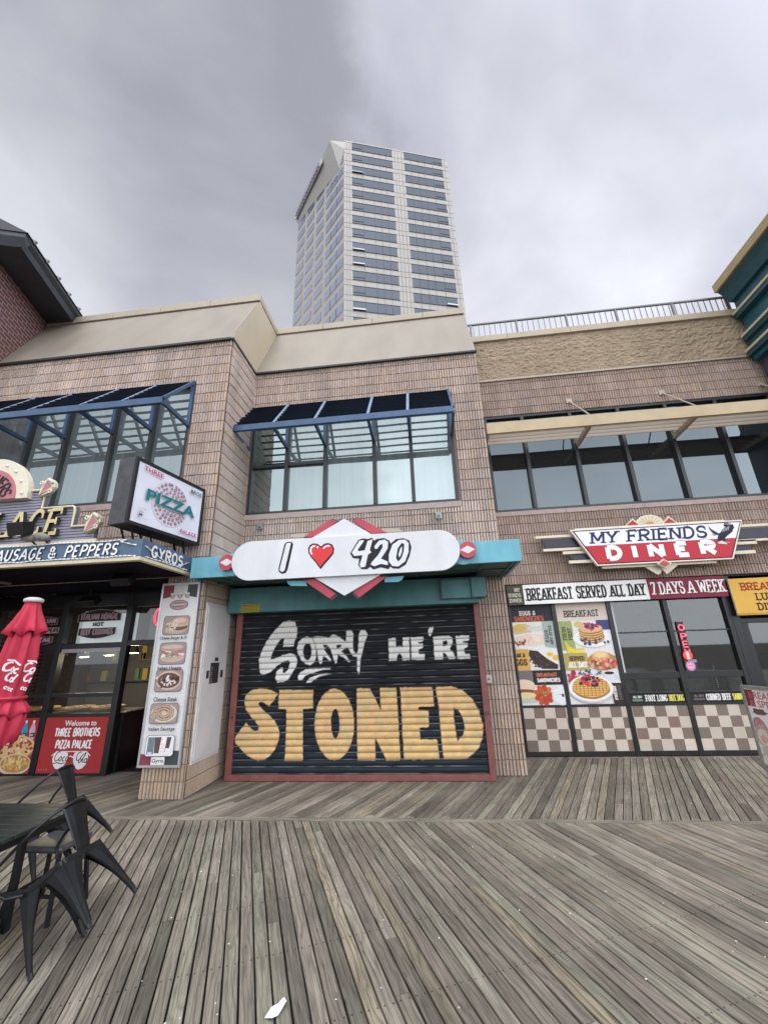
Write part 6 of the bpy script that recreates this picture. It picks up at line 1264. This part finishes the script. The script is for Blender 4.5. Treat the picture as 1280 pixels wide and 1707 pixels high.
c=W(1146,1092.5,y=FY2-.02)
b=MB(); b.tube([(c.x,FY2-.02,c.z),(c.x,FY2-.008,c.z)],.075,24); b.build('disc',emit('neon_disc',(.75,.06,.035),.45),t); P=Pic((c.x,FY2-.021,c.z)); P.rect(-.02,-.062,.02,.062,(.78,.70,.66)); P.build('disc_stripe',t)
c=W(1152,1109.5,y=FY2-.02); t=thing('window_sticker','small round pink sticker on the diner window under the neon sign','sticker',(c.x,FY2,c.z)); P=Pic((c.x,FY2-.004,c.z)); P.rect(-.09,-.09,.10,.10,(.06,.05,.07)); P.rect(.02,.05,.11,.10,(.28,.24,.34)); P.ell(-.005,-.005,.075,.08,(.58,.25,.40),n=22); P.ell(-.005,-.005,.05,.05,(.68,.42,.54),n=20); P.line([(-.04,.0),(.03,.0)],.012,(.45,.12,.25)); P.line([(-.03,.065),(0,.09),(.02,.065)],.015,(.55,.3,.42)); P.build('print',t)
# ---------------------------------------------------------------- diner name sign
NY=YD-.30
ns_=thing('diner_sign','red and white trapezoid diner name sign with an eagle and cream speed stripes','sign',(4.1,NY,3.3))
nq=lambda p,y=NY,s=.3125,ox=880,oy=840:[(lambda q:(q.x,q.z))(W(ox+a*s,oy+c*s,y=y)) for a,c in p]
o4=nq([(220,140),(1140,83),(1095,292),(370,332)]); zt3=(o4[0][1]+o4[1][1])/2; zb3=(o4[2][1]+o4[3][1])/2; xL,xR,xr,xl=o4[0][0],o4[1][0],o4[2][0],o4[3][0]
tr=lambda k:[(xL+k*1.9,zt3-k),(xR-k*1.35,zt3-k),(xr-k*.75,zb3+k),(xl+k*.55,zb3+k)]
CRM=mat('sign_cream',(.64,.58,.44),.45,0,.07,6)
b=MB(); b.prism([(x,NY,z) for x,z in tr(0)],(0,.07,0)); pn_=b.build('panel',mat('sign_white_edge',(.72,.66,.58),.45),ns_,bevel=.004)
P=Pic((0,NY-.002,0)); P.poly(tr(.024),(.03,.02,.03)); tt=tr(.042); P.poly(tt,(.74,.76,.80)); zs=zt3-(zt3-zb3)*.465
fr=lambda z:(zt3-.042-z)/((zt3-.042)-(zb3+.042)); xa=tt[0][0]+(tt[3][0]-tt[0][0])*fr(zs); xb=tt[1][0]+(tt[2][0]-tt[1][0])*fr(zs)
P.poly([(xa,zs),(xb,zs),tt[2],tt[3]],(.46,.035,.05))
(a0,a1)=nq([(322,185),(948,140)]); P.st('MY FRIENDS',a0[0],zs+.025,a1[0]-a0[0],zt3-.075-zs-.01,.041,(.025,.03,.085),True,.16,.10)
(a0,a1)=nq([(405,270),(1012,240)]); wd=a1[0]-a0[0]; P.st('DINER',a0[0],zb3+.075,wd,zs-.03-zb3-.045,.088,(.78,.77,.76),False,0,.46,outline=((.10,.01,.015),.007))
E_=lambda p:nq(p); EK=(.016,.018,.03)
P.poly(E_([(958,118),(975,135),(1000,150),(1015,158),(1025,152),(1035,135),(1055,118),(1090,108),(1095,125),(1085,150),(1060,170),(1048,182),(1050,200),(1030,210),(1012,200),(1008,180),(1012,168),(985,158),(968,140)]),EK)
for k in range(9): a=R(20+k*9.5); (p0,p1)=E_([(1045+20*math.cos(a),140-20*math.sin(a)),(1050+50*math.cos(a),142-42*math.sin(a))]); P.line([p0,p1],.012,EK)
for k in range(4): (p0,p1)=E_([(1035+k*9,150-k*3),(1042+k*9,128-k*3)]); P.line([p0,p1],.008,(.6,.6,.62))
P.poly(E_([(1008,205),(1030,196),(1050,205),(1072,205),(1062,216),(1035,214),(1012,212)]),(.66,.55,.52)); P.poly(E_([(1052,206),(1075,208),(1062,217)]),(.12,.10,.12)); P.line(E_([(980,162),(992,168),(1000,164)]),.01,EK)
P.build('lettering',pn_)
# stripes, wings and ornaments behind the panel
SYp=NY+.09
def stripe(p0,p1,h,m,y=SYp,d=.05,nm='speed_stripe'):
    (a,c)=nq([p0,p1],y); z=(a[1]+c[1])/2 if abs(a[1]-c[1])<.2 else a[1]; b=MB(); b.box(a[0],c[0],y,y+d,z-h/2,z+h/2); b.build(nm,m,ns_,bevel=.004)
NVY=mat('sign_navy',(.012,.014,.03),.4)
zw=lambda py,px:nq([(px,py)],SYp)[0][1]
for (xa,xb,py,h) in ((38,330,180,.05),(80,330,248,.05),(185,350,262,.055),(218,370,311,.055)):
    za=zw(py,xa); b=MB(); b.box(nq([(xa,py)],SYp)[0][0],xL+.9,SYp-.005,SYp+.045,za-h/2,za+h/2); b.build('speed_stripe',CRM,ns_,bevel=.004)
b=MB(); A1,A2,A3=nq([(72,190),(95,236),(300,215)],SYp); b.prism([(A1[0],SYp+.012,A1[1]),(xL+.9,SYp+.012,A1[1]),(xL+.9,SYp+.012,A2[1]),(A2[0],SYp+.012,A2[1])],(0,.03,0)); (A1,A2)=nq([(215,275),(245,300)],SYp); b.prism([(A1[0],SYp+.012,A1[1]),(xL+.9,SYp+.012,A1[1]),(xL+.9,SYp+.012,A2[1]),(A2[0],SYp+.012,A2[1])],(0,.03,0)); b.build('dark_wing',NVY,ns_)
for (xa,xb,py,h) in ((1130,1420,117,.05),(1110,1400,196,.045),(1110,1218,205,.085),(1085,1214,260,.06)):
    za=zw(py,xa+20); b=MB(); b.box(xR-.5,nq([(xb,py)],SYp)[0][0],SYp-.006,SYp+.044,za-h/2,za+h/2); b.build('speed_stripe',CRM,ns_,bevel=.004)
b=MB(); zu,zl2=zw(128,1180),zw(182,1180); b.box(xR-.5,nq([(1420,150)],SYp)[0][0],SYp+.012,SYp+.04,zl2,zu); zu,zl2=zw(222,1150),zw(248,1150); b.box(xR-.5,nq([(1180,235)],SYp)[0][0],SYp+.012,SYp+.04,zl2,zu); b.build('dark_wing',NVY,ns_)
b=MB(); zu=zw(134,300); b.box(xL+.12,xR-.25,SYp-.03,SYp+.0,zt3+.004,zt3+.035); b.box(xl+.1,xr-.25,SYp-.03,SYp,zb3-.045,zb3-.004); b.build('edge_rail',CRM,ns_,bevel=.003)
cxF,czF=nq([(650,104)],SYp)[0]; rF=cxF-nq([(572,104)],SYp)[0][0]
b=MB(); b.prism([(p[0],SYp+.02,p[1]) for p in arc(cxF,czF-.03,rF*1.1,rF*.86,0,180,24)],(0,.02,0)); b.build('fan_backing',NVY,ns_)  # navy half-round plate behind the fan, a little wider than it
b=MB(); pts=[]
for k in range(97):
    a=math.pi*k/96; rr=rF*(1+.03*abs(math.sin(a*8))); pts.append((cxF+rr*math.cos(a),SYp-.0,czF-.03+rr*.78*math.sin(a)))
b.prism(pts,(0,.02,0)); b.build('fan_ornament',CRM,ns_)
P=Pic((cxF,SYp-.002,czF-.03)); 
for k in range(9): a=math.pi*(k+.5)/9; P.line([(rF*.25*math.cos(a),rF*.2*math.sin(a)),(rF*.85*math.cos(a),rF*.68*math.sin(a))],.010,(.42,.30,.12))
P.poly([(p[0],p[1]) for p in arc(0,0,rF*.28,rF*.25,0,180,12)],(.5,.22,.12)); P.build('fan_rays',ns_)
for pl in ([(500,112),(555,76),(606,104)],[(702,102),(745,64),(806,95)]):
    q=nq(pl,SYp-.02); b=MB(); b.prism([(x,SYp-.02,z) for x,z in [(q[0][0],zt3-.01),q[1],(q[2][0],zt3-.01)]],(0,.02,0)); o=b.build('peak',CRM,ns_); cx_=sum(p[0] for p in q)/3; cz_=(q[1][1]*1.0+2*zt3)/3
    P=Pic((0,SYp-.022,0)); P.poly([(cx_+(x-cx_)*.74,cz_+(z-cz_)*.66) for x,z in [(q[0][0],zt3),q[1],(q[2][0],zt3)]],(.36,.045,.05)); P.build('peak_face',ns_)
q=nq([(605,338),(690,378),(700,374),(740,345)],SYp); b=MB(); b.prism([(q[0][0],SYp,zb3-.0),(q[1][0],SYp,q[1][1]),(q[1][0]+.05,SYp,q[1][1]+.015),(q[3][0],SYp,zb3)],(0,.02,0)); q=nq([(690,340),(740,376),(820,328)],SYp-.02); b.prism([(q[0][0],SYp-.022,zb3),(q[1][0],SYp-.022,q[1][1]),(q[2][0],SYp-.022,zb3)],(0,.02,0)); b.build('chevron',CRM,ns_,bevel=.003)
cx_,cz_=nq([(726,318)],NY-.03)[0]; b=MB(); b.prism([(cx_-.125,NY-.03,cz_),(cx_,NY-.03,cz_-.085),(cx_+.125,NY-.03,cz_),(cx_,NY-.03,cz_+.085)],(0,.03,0)); b.build('diamond_rim',CRM,ns_,bevel=.003); b=MB(); b.prism([(cx_-.09,NY-.04,cz_),(cx_,NY-.04,cz_-.06),(cx_+.09,NY-.04,cz_),(cx_,NY-.04,cz_+.06)],(0,.011,0)); b.build('diamond',mat('diner_red',(.38,.05,.05),.45),ns_)
b=MB()
for x in (xL+.8,xR-.6): b.box(x-.02,x+.02,NY+.07,YD-.01,(zt3+zb3)/2-.02,(zt3+zb3)/2+.02)
b.build('wall_bracket',BLK,ns_)
# ---------------------------------------------------------------- pavement board at the right edge
fx,fy=3.845,6.53; A=W(1235,1146,y=fy); Bt=W(1243,1273,y=fy); zt4,zb4=A.z,Bt.z; ux,uy=math.sin(R(8)),-math.cos(R(8))
ab=thing('sandwich_board','white breakfast special pavement sign on thin grey legs at the right edge','pavement sign',(fx,fy,0)); U4=Vector((ux,uy,0)).normalized(); N4=Vector((U4.y,-U4.x,0)); L4=.80; O4=Vector((A.x,fy,0))
if N4.x>0: N4=-N4
b=MB(); b.prism([O4+Vector((0,0,zb4)),O4+U4*L4+Vector((0,0,zb4)),O4+U4*L4+Vector((0,0,zt4)),O4+Vector((0,0,zt4))],N4*-.02); b.build('board',mat('sign_white_edge',(.7,.7,.7),.5),ab)
b=MB(); GR=mat('grey_stand',(.30,.33,.31),.4,.4,.12,14)
for a,c in (((0,zt4+.015),(L4,zt4+.015)),((0,zb4-.015),(L4,zb4-.015)),((0,zb4),(0,zt4)),((L4,zb4),(L4,zt4))): b.bar(O4+U4*a[0]+Vector((0,0,a[1]))-N4*.01,O4+U4*c[0]+Vector((0,0,c[1]))-N4*.01,.05,.035)
b.build('frame',GR,ab,bevel=.004)
for l in (.03,L4-.03): b=MB(); b.bar(O4+U4*l+Vector((0,0,zb4-.03))-N4*.01,O4+U4*l+Vector((0,0,0))-N4*.01,.03,.03,up=(0,1,0)); b.build('leg',GR,ab)
P=Pic(O4+Vector((0,0,zb4))+N4*.003+U4*.03,u=U4,v=(0,0,1),n=N4); w_,h_=L4-.06,zt4-zb4; P.rect(0,.02,w_,h_-.02,(.74,.73,.74)); P.rect(0,h_-.22,.12,h_-.02,(.22,.035,.04)); P.bt('BREAKFAST',.05,h_-.125,.62,.085,(.45,.12,.12),.02); P.bt('& SPECIAL',.04,h_-.225,.56,.085,(.45,.16,.15),.02); P.ell(.14,h_-.28,.10,.04,(.18,.09,.08),irr=.2)
P.ell(.10,h_-.46,.09,.12,(.36,.20,.22),.3,irr=.05); P.ell(.10,h_-.46,.07,.095,(.52,.28,.31),.3); P.scat(.1,h_-.46,.05,.07,14,.008,.018,[(.62,.45,.45),(.36,.12,.15)])
P.ell(.10,.33,.11,.13,(.45,.36,.30)); P.ell(.10,.32,.085,.10,(.66,.58,.52)); P.ell(.10,.30,.04,.05,(.6,.38,.32)); P.scat(.13,.15,.12,.1,14,.03,.05,[(.55,.58,.45),(.6,.36,.38),(.64,.6,.52),(.45,.5,.36)])
P.line([(.28,h_-.42),(.36,h_-.5),(.44,h_-.48),(.5,h_-.55)],.035,(.16,.10,.10)); P.line([(.32,h_-.52),(.42,h_-.57)],.03,(.18,.12,.12)); P.rrect(.19,.03,w_,.40,.06,(.56,.02,.02))
P.build('print',ab)
# ---------------------------------------------------------------- teal corner building
tb=thing('teal_building','teal stepped cornice of the neighbouring building with cream ledges','building',(7.5,7.8,7))
TL=mat('dark_teal_panel',(.018,.085,.11),.4,0,.12,2.5); TC=mat('cream_ledge',(.60,.55,.38),.5,0,.08,5); YC=mat('ochre_ledge',(.42,.33,.17),.5,0,.1,5)
pt=lambda px,py:(lambda q:(q.x,q.z))(W(px,py,y=7.95))
tc_,t1,t2,t3,t4,t5=pt(1190,491),pt(1217.5,506),pt(1221,526),pt(1235,563),pt(1242,588),pt(1255,599)
XB=7.75; y0,y1=7.94,5.75
def pr(x0,z0,z1,m,nm,e=0):
    b=MB(); b.box(x0,XB+1,y1,y0-e,z0,z1); b.build(nm,m,tb)
pr(tc_[0],tc_[1]+.02,tc_[1]+.22,YC,'cap',0.0)
b=MB(); b.prism([(tc_[0]+.05,y0-.01,tc_[1]+.019),(t1[0]-.12,y0-.01,t1[1]+.20),(t1[0]-.03,y0-.01,t1[1]+.01),(t1[0]+.04,y0-.01,t1[1]),(XB,y0-.01,t1[1]),(XB,y0-.01,tc_[1]+.019)],(0,-(y0-y1),0)); b.build('cornice_soffit',TL,tb)
pr(t1[0]+.05,t2[1]+.04,t1[1]-.001,TL,'panel',.012)
for a in (t2,t3,t4):
    pr(a[0]-.02,a[1]-.02,a[1]+.035,TC,'ledge',.004); pr(a[0]+.005,a[1]-.12,a[1]-.021,TL,'ledge_band',.006)
pr(t2[0]+.13,t3[1]+.036,t2[1]-.121,mat('teal_bright_panel',(.022,.125,.165),.35,0,.1,2),'panel',.012); pr(t3[0]+.07,t4[1]+.036,t3[1]-.121,TL,'panel',.014); pr(t4[0]+.08,t5[1]-.05,t4[1]-.121,MATS['teal_bright_panel'],'panel',.016)
b=MB(); b.box(t5[0]+.10,XB+1,7.2,y0-.02,0,t5[1]-.051); b.build('wall',mat('slate_wall',(.06,.07,.09),.4,0,.2,2),tb)
b=MB(); b.box(7.9,9.5,7.2,8.0,0,9.6); b.build('core',MATS['slate_wall'],tb)
# ---------------------------------------------------------------- dark brick neighbour on the left
def brick_mat():
    m=bpy.data.materials.new('red_brick'); m.use_nodes=True; t=m.node_tree; b=t.nodes['Principled BSDF']; n=t.nodes.new; l=t.links.new
    uv=n('ShaderNodeUVMap'); br=n('ShaderNodeTexBrick'); br.inputs['Color1'].default_value=(.155,.055,.05,1); br.inputs['Color2'].default_value=(.105,.045,.048,1); br.inputs['Mortar'].default_value=(.33,.25,.24,1); br.inputs['Scale'].default_value=1; br.inputs['Brick Width'].default_value=.235; br.inputs['Row Height'].default_value=.085; br.inputs['Mortar Size'].default_value=.009; br.inputs['Bias'].default_value=.1
    l(uv.outputs[0],br.inputs['Vector']); l(br.outputs[0],b.inputs['Base Color']); b.inputs['Roughness'].default_value=.85
    bu=n('ShaderNodeBump'); bu.inputs['Strength'].default_value=.6; bu.inputs['Distance'].default_value=.008; bu.invert=True; l(br.outputs['Fac'],bu.inputs['Height']); l(bu.outputs[0],b.inputs['Normal']); return m
nb=thing('brick_building','dark red brick neighbour with deep black eaves at the upper left','building',(-8.6,6,0))
p0=Vector((-8.36,5.95,0)); dd=Vector((-math.sin(R(16.8)),math.cos(R(16.8)),0)); nn=Vector((dd.y,-dd.x,0)); zw=WP(85,546,p0,nn).z; zw2=WP(0,437,p0,nn).z; zE=(zw+zw2)/2
b=MB(); b.uv=[]; La,Lb=-.78,8; q=[p0+dd*La,p0+dd*Lb,p0+dd*Lb+Vector((0,0,zE)),p0+dd*La+Vector((0,0,zE))]; b.add(q,[(0,1,2,3)]); b.uv=[La,0,Lb,0,Lb,zE,La,zE]; q2=[p0+dd*La-nn*8,p0+dd*La,p0+dd*La+Vector((0,0,zE)),p0+dd*La-nn*8+Vector((0,0,zE))]; b.add(q2,[(0,1,2,3)]); b.uv+=[0,0,8,0,8,zE,0,zE]; b.build('wall',brick_mat(),nb)
EV=mat('black_eaves',(.035,.042,.05),.5,0,.2,4); ov=.62
e1=WP(35,405,p0+nn*ov,nn); e2=WP(122,545,p0+nn*ov,nn); zo=(e1.z+e2.z)/2; s1=(e1-p0).dot(dd);

b=MB(); E0=p0+dd*s1; h=Vector((0,0,1))
sl=lambda s,n_,z:p0+dd*s+nn*n_+h*z
b.add([sl(s1,ov,zo),sl(Lb,ov,zo),sl(Lb,-.05,zE+.0),sl(s1,-.05,zE)],[(0,3,2,1)]); b.add([sl(s1,ov,zo),sl(s1,-8,zo),sl(s1+.6,-8,zE),sl(s1+.6,-.05,zE),sl(s1,-.05,zE)],[(0,4,3,2,1)])
b.prism([sl(s1-.02,ov,zo),sl(s1-.02,ov+.03,zo-.02),sl(s1-.02,ov+.06,zo+.10),sl(s1-.02,ov+.13,zo+.16),sl(s1-.02,ov+.13,zo+.24),sl(s1-.02,ov-.1,zo+.24)],dd*(Lb-s1)); b.prism([sl(s1,ov+.12,zo-.02),sl(s1-.1,ov+.12,zo+.14),sl(s1-.1,ov+.12,zo+.24),sl(s1+.1,ov+.12,zo+.24)],nn*-9); b.build('eaves',EV,nb)
b=MB(); b.prism([sl(s1-.12,ov+.16,zo+.241),sl(s1-.12,-1.2,zo+1.25),sl(s1-.12,-8,zo+1.25),sl(s1-.12,-8,zo+.241)],dd*(Lb-s1)); rf=b.build('roof',mat('slate_roof',(.035,.038,.042),.6,0,.3,6),nb)
b=MB(); k=s1+.1
while k<Lb: 
    a=sl(k,ov+.18,zo+.25); c=sl(k,-1.2,zo+1.27); b.bar(a,c,.05,.07); k+=.42
b.build('roof_seams',mat('weathered_seam',(.24,.25,.22),.5,.2,.3,9),rf)
# ---------------------------------------------------------------- tower
D=48.0; az=R(-11.918); Nn=Vector((D*math.sin(az),D*math.cos(az),0)); dR=Vector((math.cos(R(16.6)),math.sin(R(16.6)),0)); dL=Vector((-math.cos(R(43.6)),math.sin(R(43.6)),0)); nR=Vector((dR.y,-dR.x,0)); nL=Vector((-dL.y,dL.x,0))
if nL.dot(Nn)>0: nL=-nL
HT=88.2; wR=(WP(744.6,265.4,Nn,nR)-Nn).dot(dR); wL=(WP(497,364.7,Nn,nL)-Nn).dot(dL)
tw=thing('office_tower','tall pale office tower with dark ribbon windows behind the shops','tower',tuple(Nn))
TWC=mat('pale_tower_cladding',(.37,.355,.322),.6,0,.05,.25); TGL=glass_reflect('tower_glass',(.135,.15,.17),(.05,.06,.075),.6,.03,.01); TG2=glass_reflect('tower_glass_lit_face',(.58,.61,.69),(.27,.29,.36),.6,.03,.01); JT=mat('panel_joint',(.22,.20,.19),.7); TM=mat('tower_mullion',(.05,.06,.07),.4)  # left-face glass is a paler copy, its extra light put into the tint
b=MB(); Bk=Nn+dR*wR+Vector((-4,16,0)); Bk2=Nn+dL*wL+Vector((8,10,0)); b.prism([Nn,Nn+dR*wR,Bk,Bk2,Nn+dL*wL],(0,0,HT)); wl=b.build('wall',TWC,tw)
uR=lambda px,py:(WP(px,py,Nn,nR)-Nn).dot(dR); uL=lambda px,py:(WP(px,py,Nn,nL)-Nn).dot(dL); zR=lambda px,py:WP(px,py,Nn,nR).z
zr=[zR(470+455*.2578,210+k*.2578) for k in (112,1033)]; FP=(zr[0]-zr[1])/11; zt0_=zr[0]; wh=FP*.58
g1=(uR(588,400),uR(661.5,411)); g2=(uR(685,430),uR(755,440))
Pp=lambda d,n,u,z,o:Nn+d*u+n*o+Vector((0,0,z))
rng=random.Random(12)
bays=[(uL(573,545)+.25,uL(540,548)),(uL(535,548),uL(522,549)),(uL(517.5,549),uL(505,550)),(uL(501,550),uL(489,552))]
bays=[(a,min(c,wL-.1)) for a,c in bays]
for k in range(17):
    zt_=zt0_-k*FP
    for gi,(a,c) in enumerate((g1,g2)):
        b=MB(); b.add([Pp(dR,nR,a,zt_-wh,.06),Pp(dR,nR,c,zt_-wh,.06),Pp(dR,nR,c,zt_,.06),Pp(dR,nR,a,zt_,.06)],[(0,1,2,3)])
        cuts=(.26,.52,.68,.84) if gi==0 else (.17,.36,.53,.75)
        for f in cuts: x=a+(c-a)*f; b.prism([Pp(dR,nR,x-.045,zt_-wh,.061),Pp(dR,nR,x+.045,zt_-wh,.061),Pp(dR,nR,x+.045,zt_,.061),Pp(dR,nR,x-.045,zt_,.061)],nR*.05,mi=1)
        for zz_ in (zt_-wh,zt_): b.prism([Pp(dR,nR,a-.03,zz_-.05,.0),Pp(dR,nR,c+.03,zz_-.05,.0),Pp(dR,nR,c+.03,zz_+.05,.0),Pp(dR,nR,a-.03,zz_+.05,.0)],nR*.10,mi=1)
        e0,e1_=((a,a+(c-a)*.26) if gi==0 else (a+(c-a)*.75,c)); zq=zt_-wh*.72; b.prism([Pp(dR,nR,e0,zq-.04,.061),Pp(dR,nR,e1_,zq-.04,.061),Pp(dR,nR,e1_,zq+.04,.061),Pp(dR,nR,e0,zq+.04,.061)],nR*.05,mi=1)
        if rng.random()<.12: b.prism([Pp(dR,nR,e0,zt_-wh+.05,.25),Pp(dR,nR,e1_,zt_-wh+.05,.25),Pp(dR,nR,e1_,zq,.07),Pp(dR,nR,e0,zq,.07)],nR*.06,mi=2)
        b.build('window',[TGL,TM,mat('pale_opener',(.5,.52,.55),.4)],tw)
    for bi,(a,c) in enumerate(bays):
        if k==0 and bi>0: continue
        b=MB(); b.add([Pp(dL,nL,a,zt_-wh,.06),Pp(dL,nL,c,zt_-wh,.06),Pp(dL,nL,c,zt_,.06),Pp(dL,nL,a,zt_,.06)],[(0,3,2,1)]); m=max(1,int((c-a)/1.5))
        for f in range(1,m): x=a+(c-a)*f/m; b.prism([Pp(dL,nL,x-.04,zt_-wh,.061),Pp(dL,nL,x+.04,zt_-wh,.061),Pp(dL,nL,x+.04,zt_,.061),Pp(dL,nL,x-.04,zt_,.061)],nL*.04,mi=1)
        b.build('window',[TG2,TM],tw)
b=MB()
for u in [g1[0]-.9,g1[0]-.45,g1[1]+.55,(g1[1]+g2[0])/2,g2[0]-.5,g2[1]+.5]+[g1[0]+(g1[1]-g1[0])*f for f in (.26,.52,.68,.84)]+[g2[0]+(g2[1]-g2[0])*f for f in (.17,.36,.53,.75)]: b.prism([Pp(dR,nR,u-.03,20,.0),Pp(dR,nR,u+.03,20,.0),Pp(dR,nR,u+.03,HT-.2,.0),Pp(dR,nR,u-.03,HT-.2,.0)],nR*.03)
for k in range(18):
    for dz_ in (0.1,-wh-.1): z=zt0_-k*FP+dz_; b.prism([Pp(dR,nR,0,z-.03,.0),Pp(dR,nR,wR,z-.03,.0),Pp(dR,nR,wR,z+.03,.0),Pp(dR,nR,0,z+.03,.0)],nR*.025)
b.build('panel_joints',JT,tw)
# projecting sign parapet along the top of the left side
nv3=nL; PK_=Vector((-12.42,46.4,0)); e_=(PK_-Nn); sa=e_.dot(dL); so_=e_.dot(nv3)
b=MB(); Lo=lambda p,d_:p+Vector((0,0,d_)); a1,a2=Lo(Nn,HT-.1),Lo(PK_,HT-.1); a3,a4=Lo(Nn+dL*(wL+.1)+nL*.5,HT-.1),Lo(Nn+dL*(wL+.1),HT-.1); w1,w2,w3=Lo(Nn+nL*.02,HT-2.0),Lo(Nn+dL*sa+nL*.02,HT-5.5),Lo(Nn+dL*(wL+.1)+nL*.02,HT-2.2); b.add([a1,a2,a3,a4,w1,w2,w3],[(0,1,2,3),(0,4,1),(4,5,1),(1,5,6),(1,6,2),(2,6,3)]); b.build('cornice',mat('pale_cornice',(.40,.388,.36),.6),tw)
b=MB(); F0=PK_+nL*.05+Vector((0,0,HT-1.6)); F1=Nn+dL*(wL+.1)+nL*.55+Vector((0,0,HT-1.6)); v=(F1-F0); b.prism([F0+v*.2,F1,F1-nL*.15,F0+v*.2-nL*.15],(0,0,1.5)); b.build('sign_band',mat('grey_sign_band',(.52,.52,.55),.5,0,.12,.8),tw)
b=MB(); rng=random.Random(3)
for k in range(15):
    f=.26+k*.048; p=F0+v*f-Vector((0,0,.15)); dv=v.normalized(); out_=nL*.12; b.prism([p+out_+Vector((0,0,.3)),p+dv*.5+out_+Vector((0,0,.3)),p+dv*.5+out_+Vector((0,0,1.5)),p+out_+Vector((0,0,1.5))],nL*.12)
b.build('sign_letters',mat('dark_letters',(.22,.22,.26),.5),tw)
b=MB(); b.prism([Pp(dR,nR,0,HT,0),Pp(dR,nR,wR,HT,0),Pp(dR,nR,wR,HT+.35,0),Pp(dR,nR,0,HT+.35,0)],nR*-.4); b.build('coping',mat('tower_coping',(.40,.37,.34),.6),tw)
b=MB(); u=uR(598,233); b.box(Nn.x+dR.x*u-.5,Nn.x+dR.x*u+.5,Nn.y+dR.y*u+1.0,Nn.y+dR.y*u+2.0,HT,HT+1.9); b.bar(Nn+dR*1+Vector((0,1.5,HT+1.2)),Nn+dR*5+Vector((0,1.5,HT+1.2)),.08,.08); b.build('roof_antenna',JT,tw)
sc.render.film_transparent=False
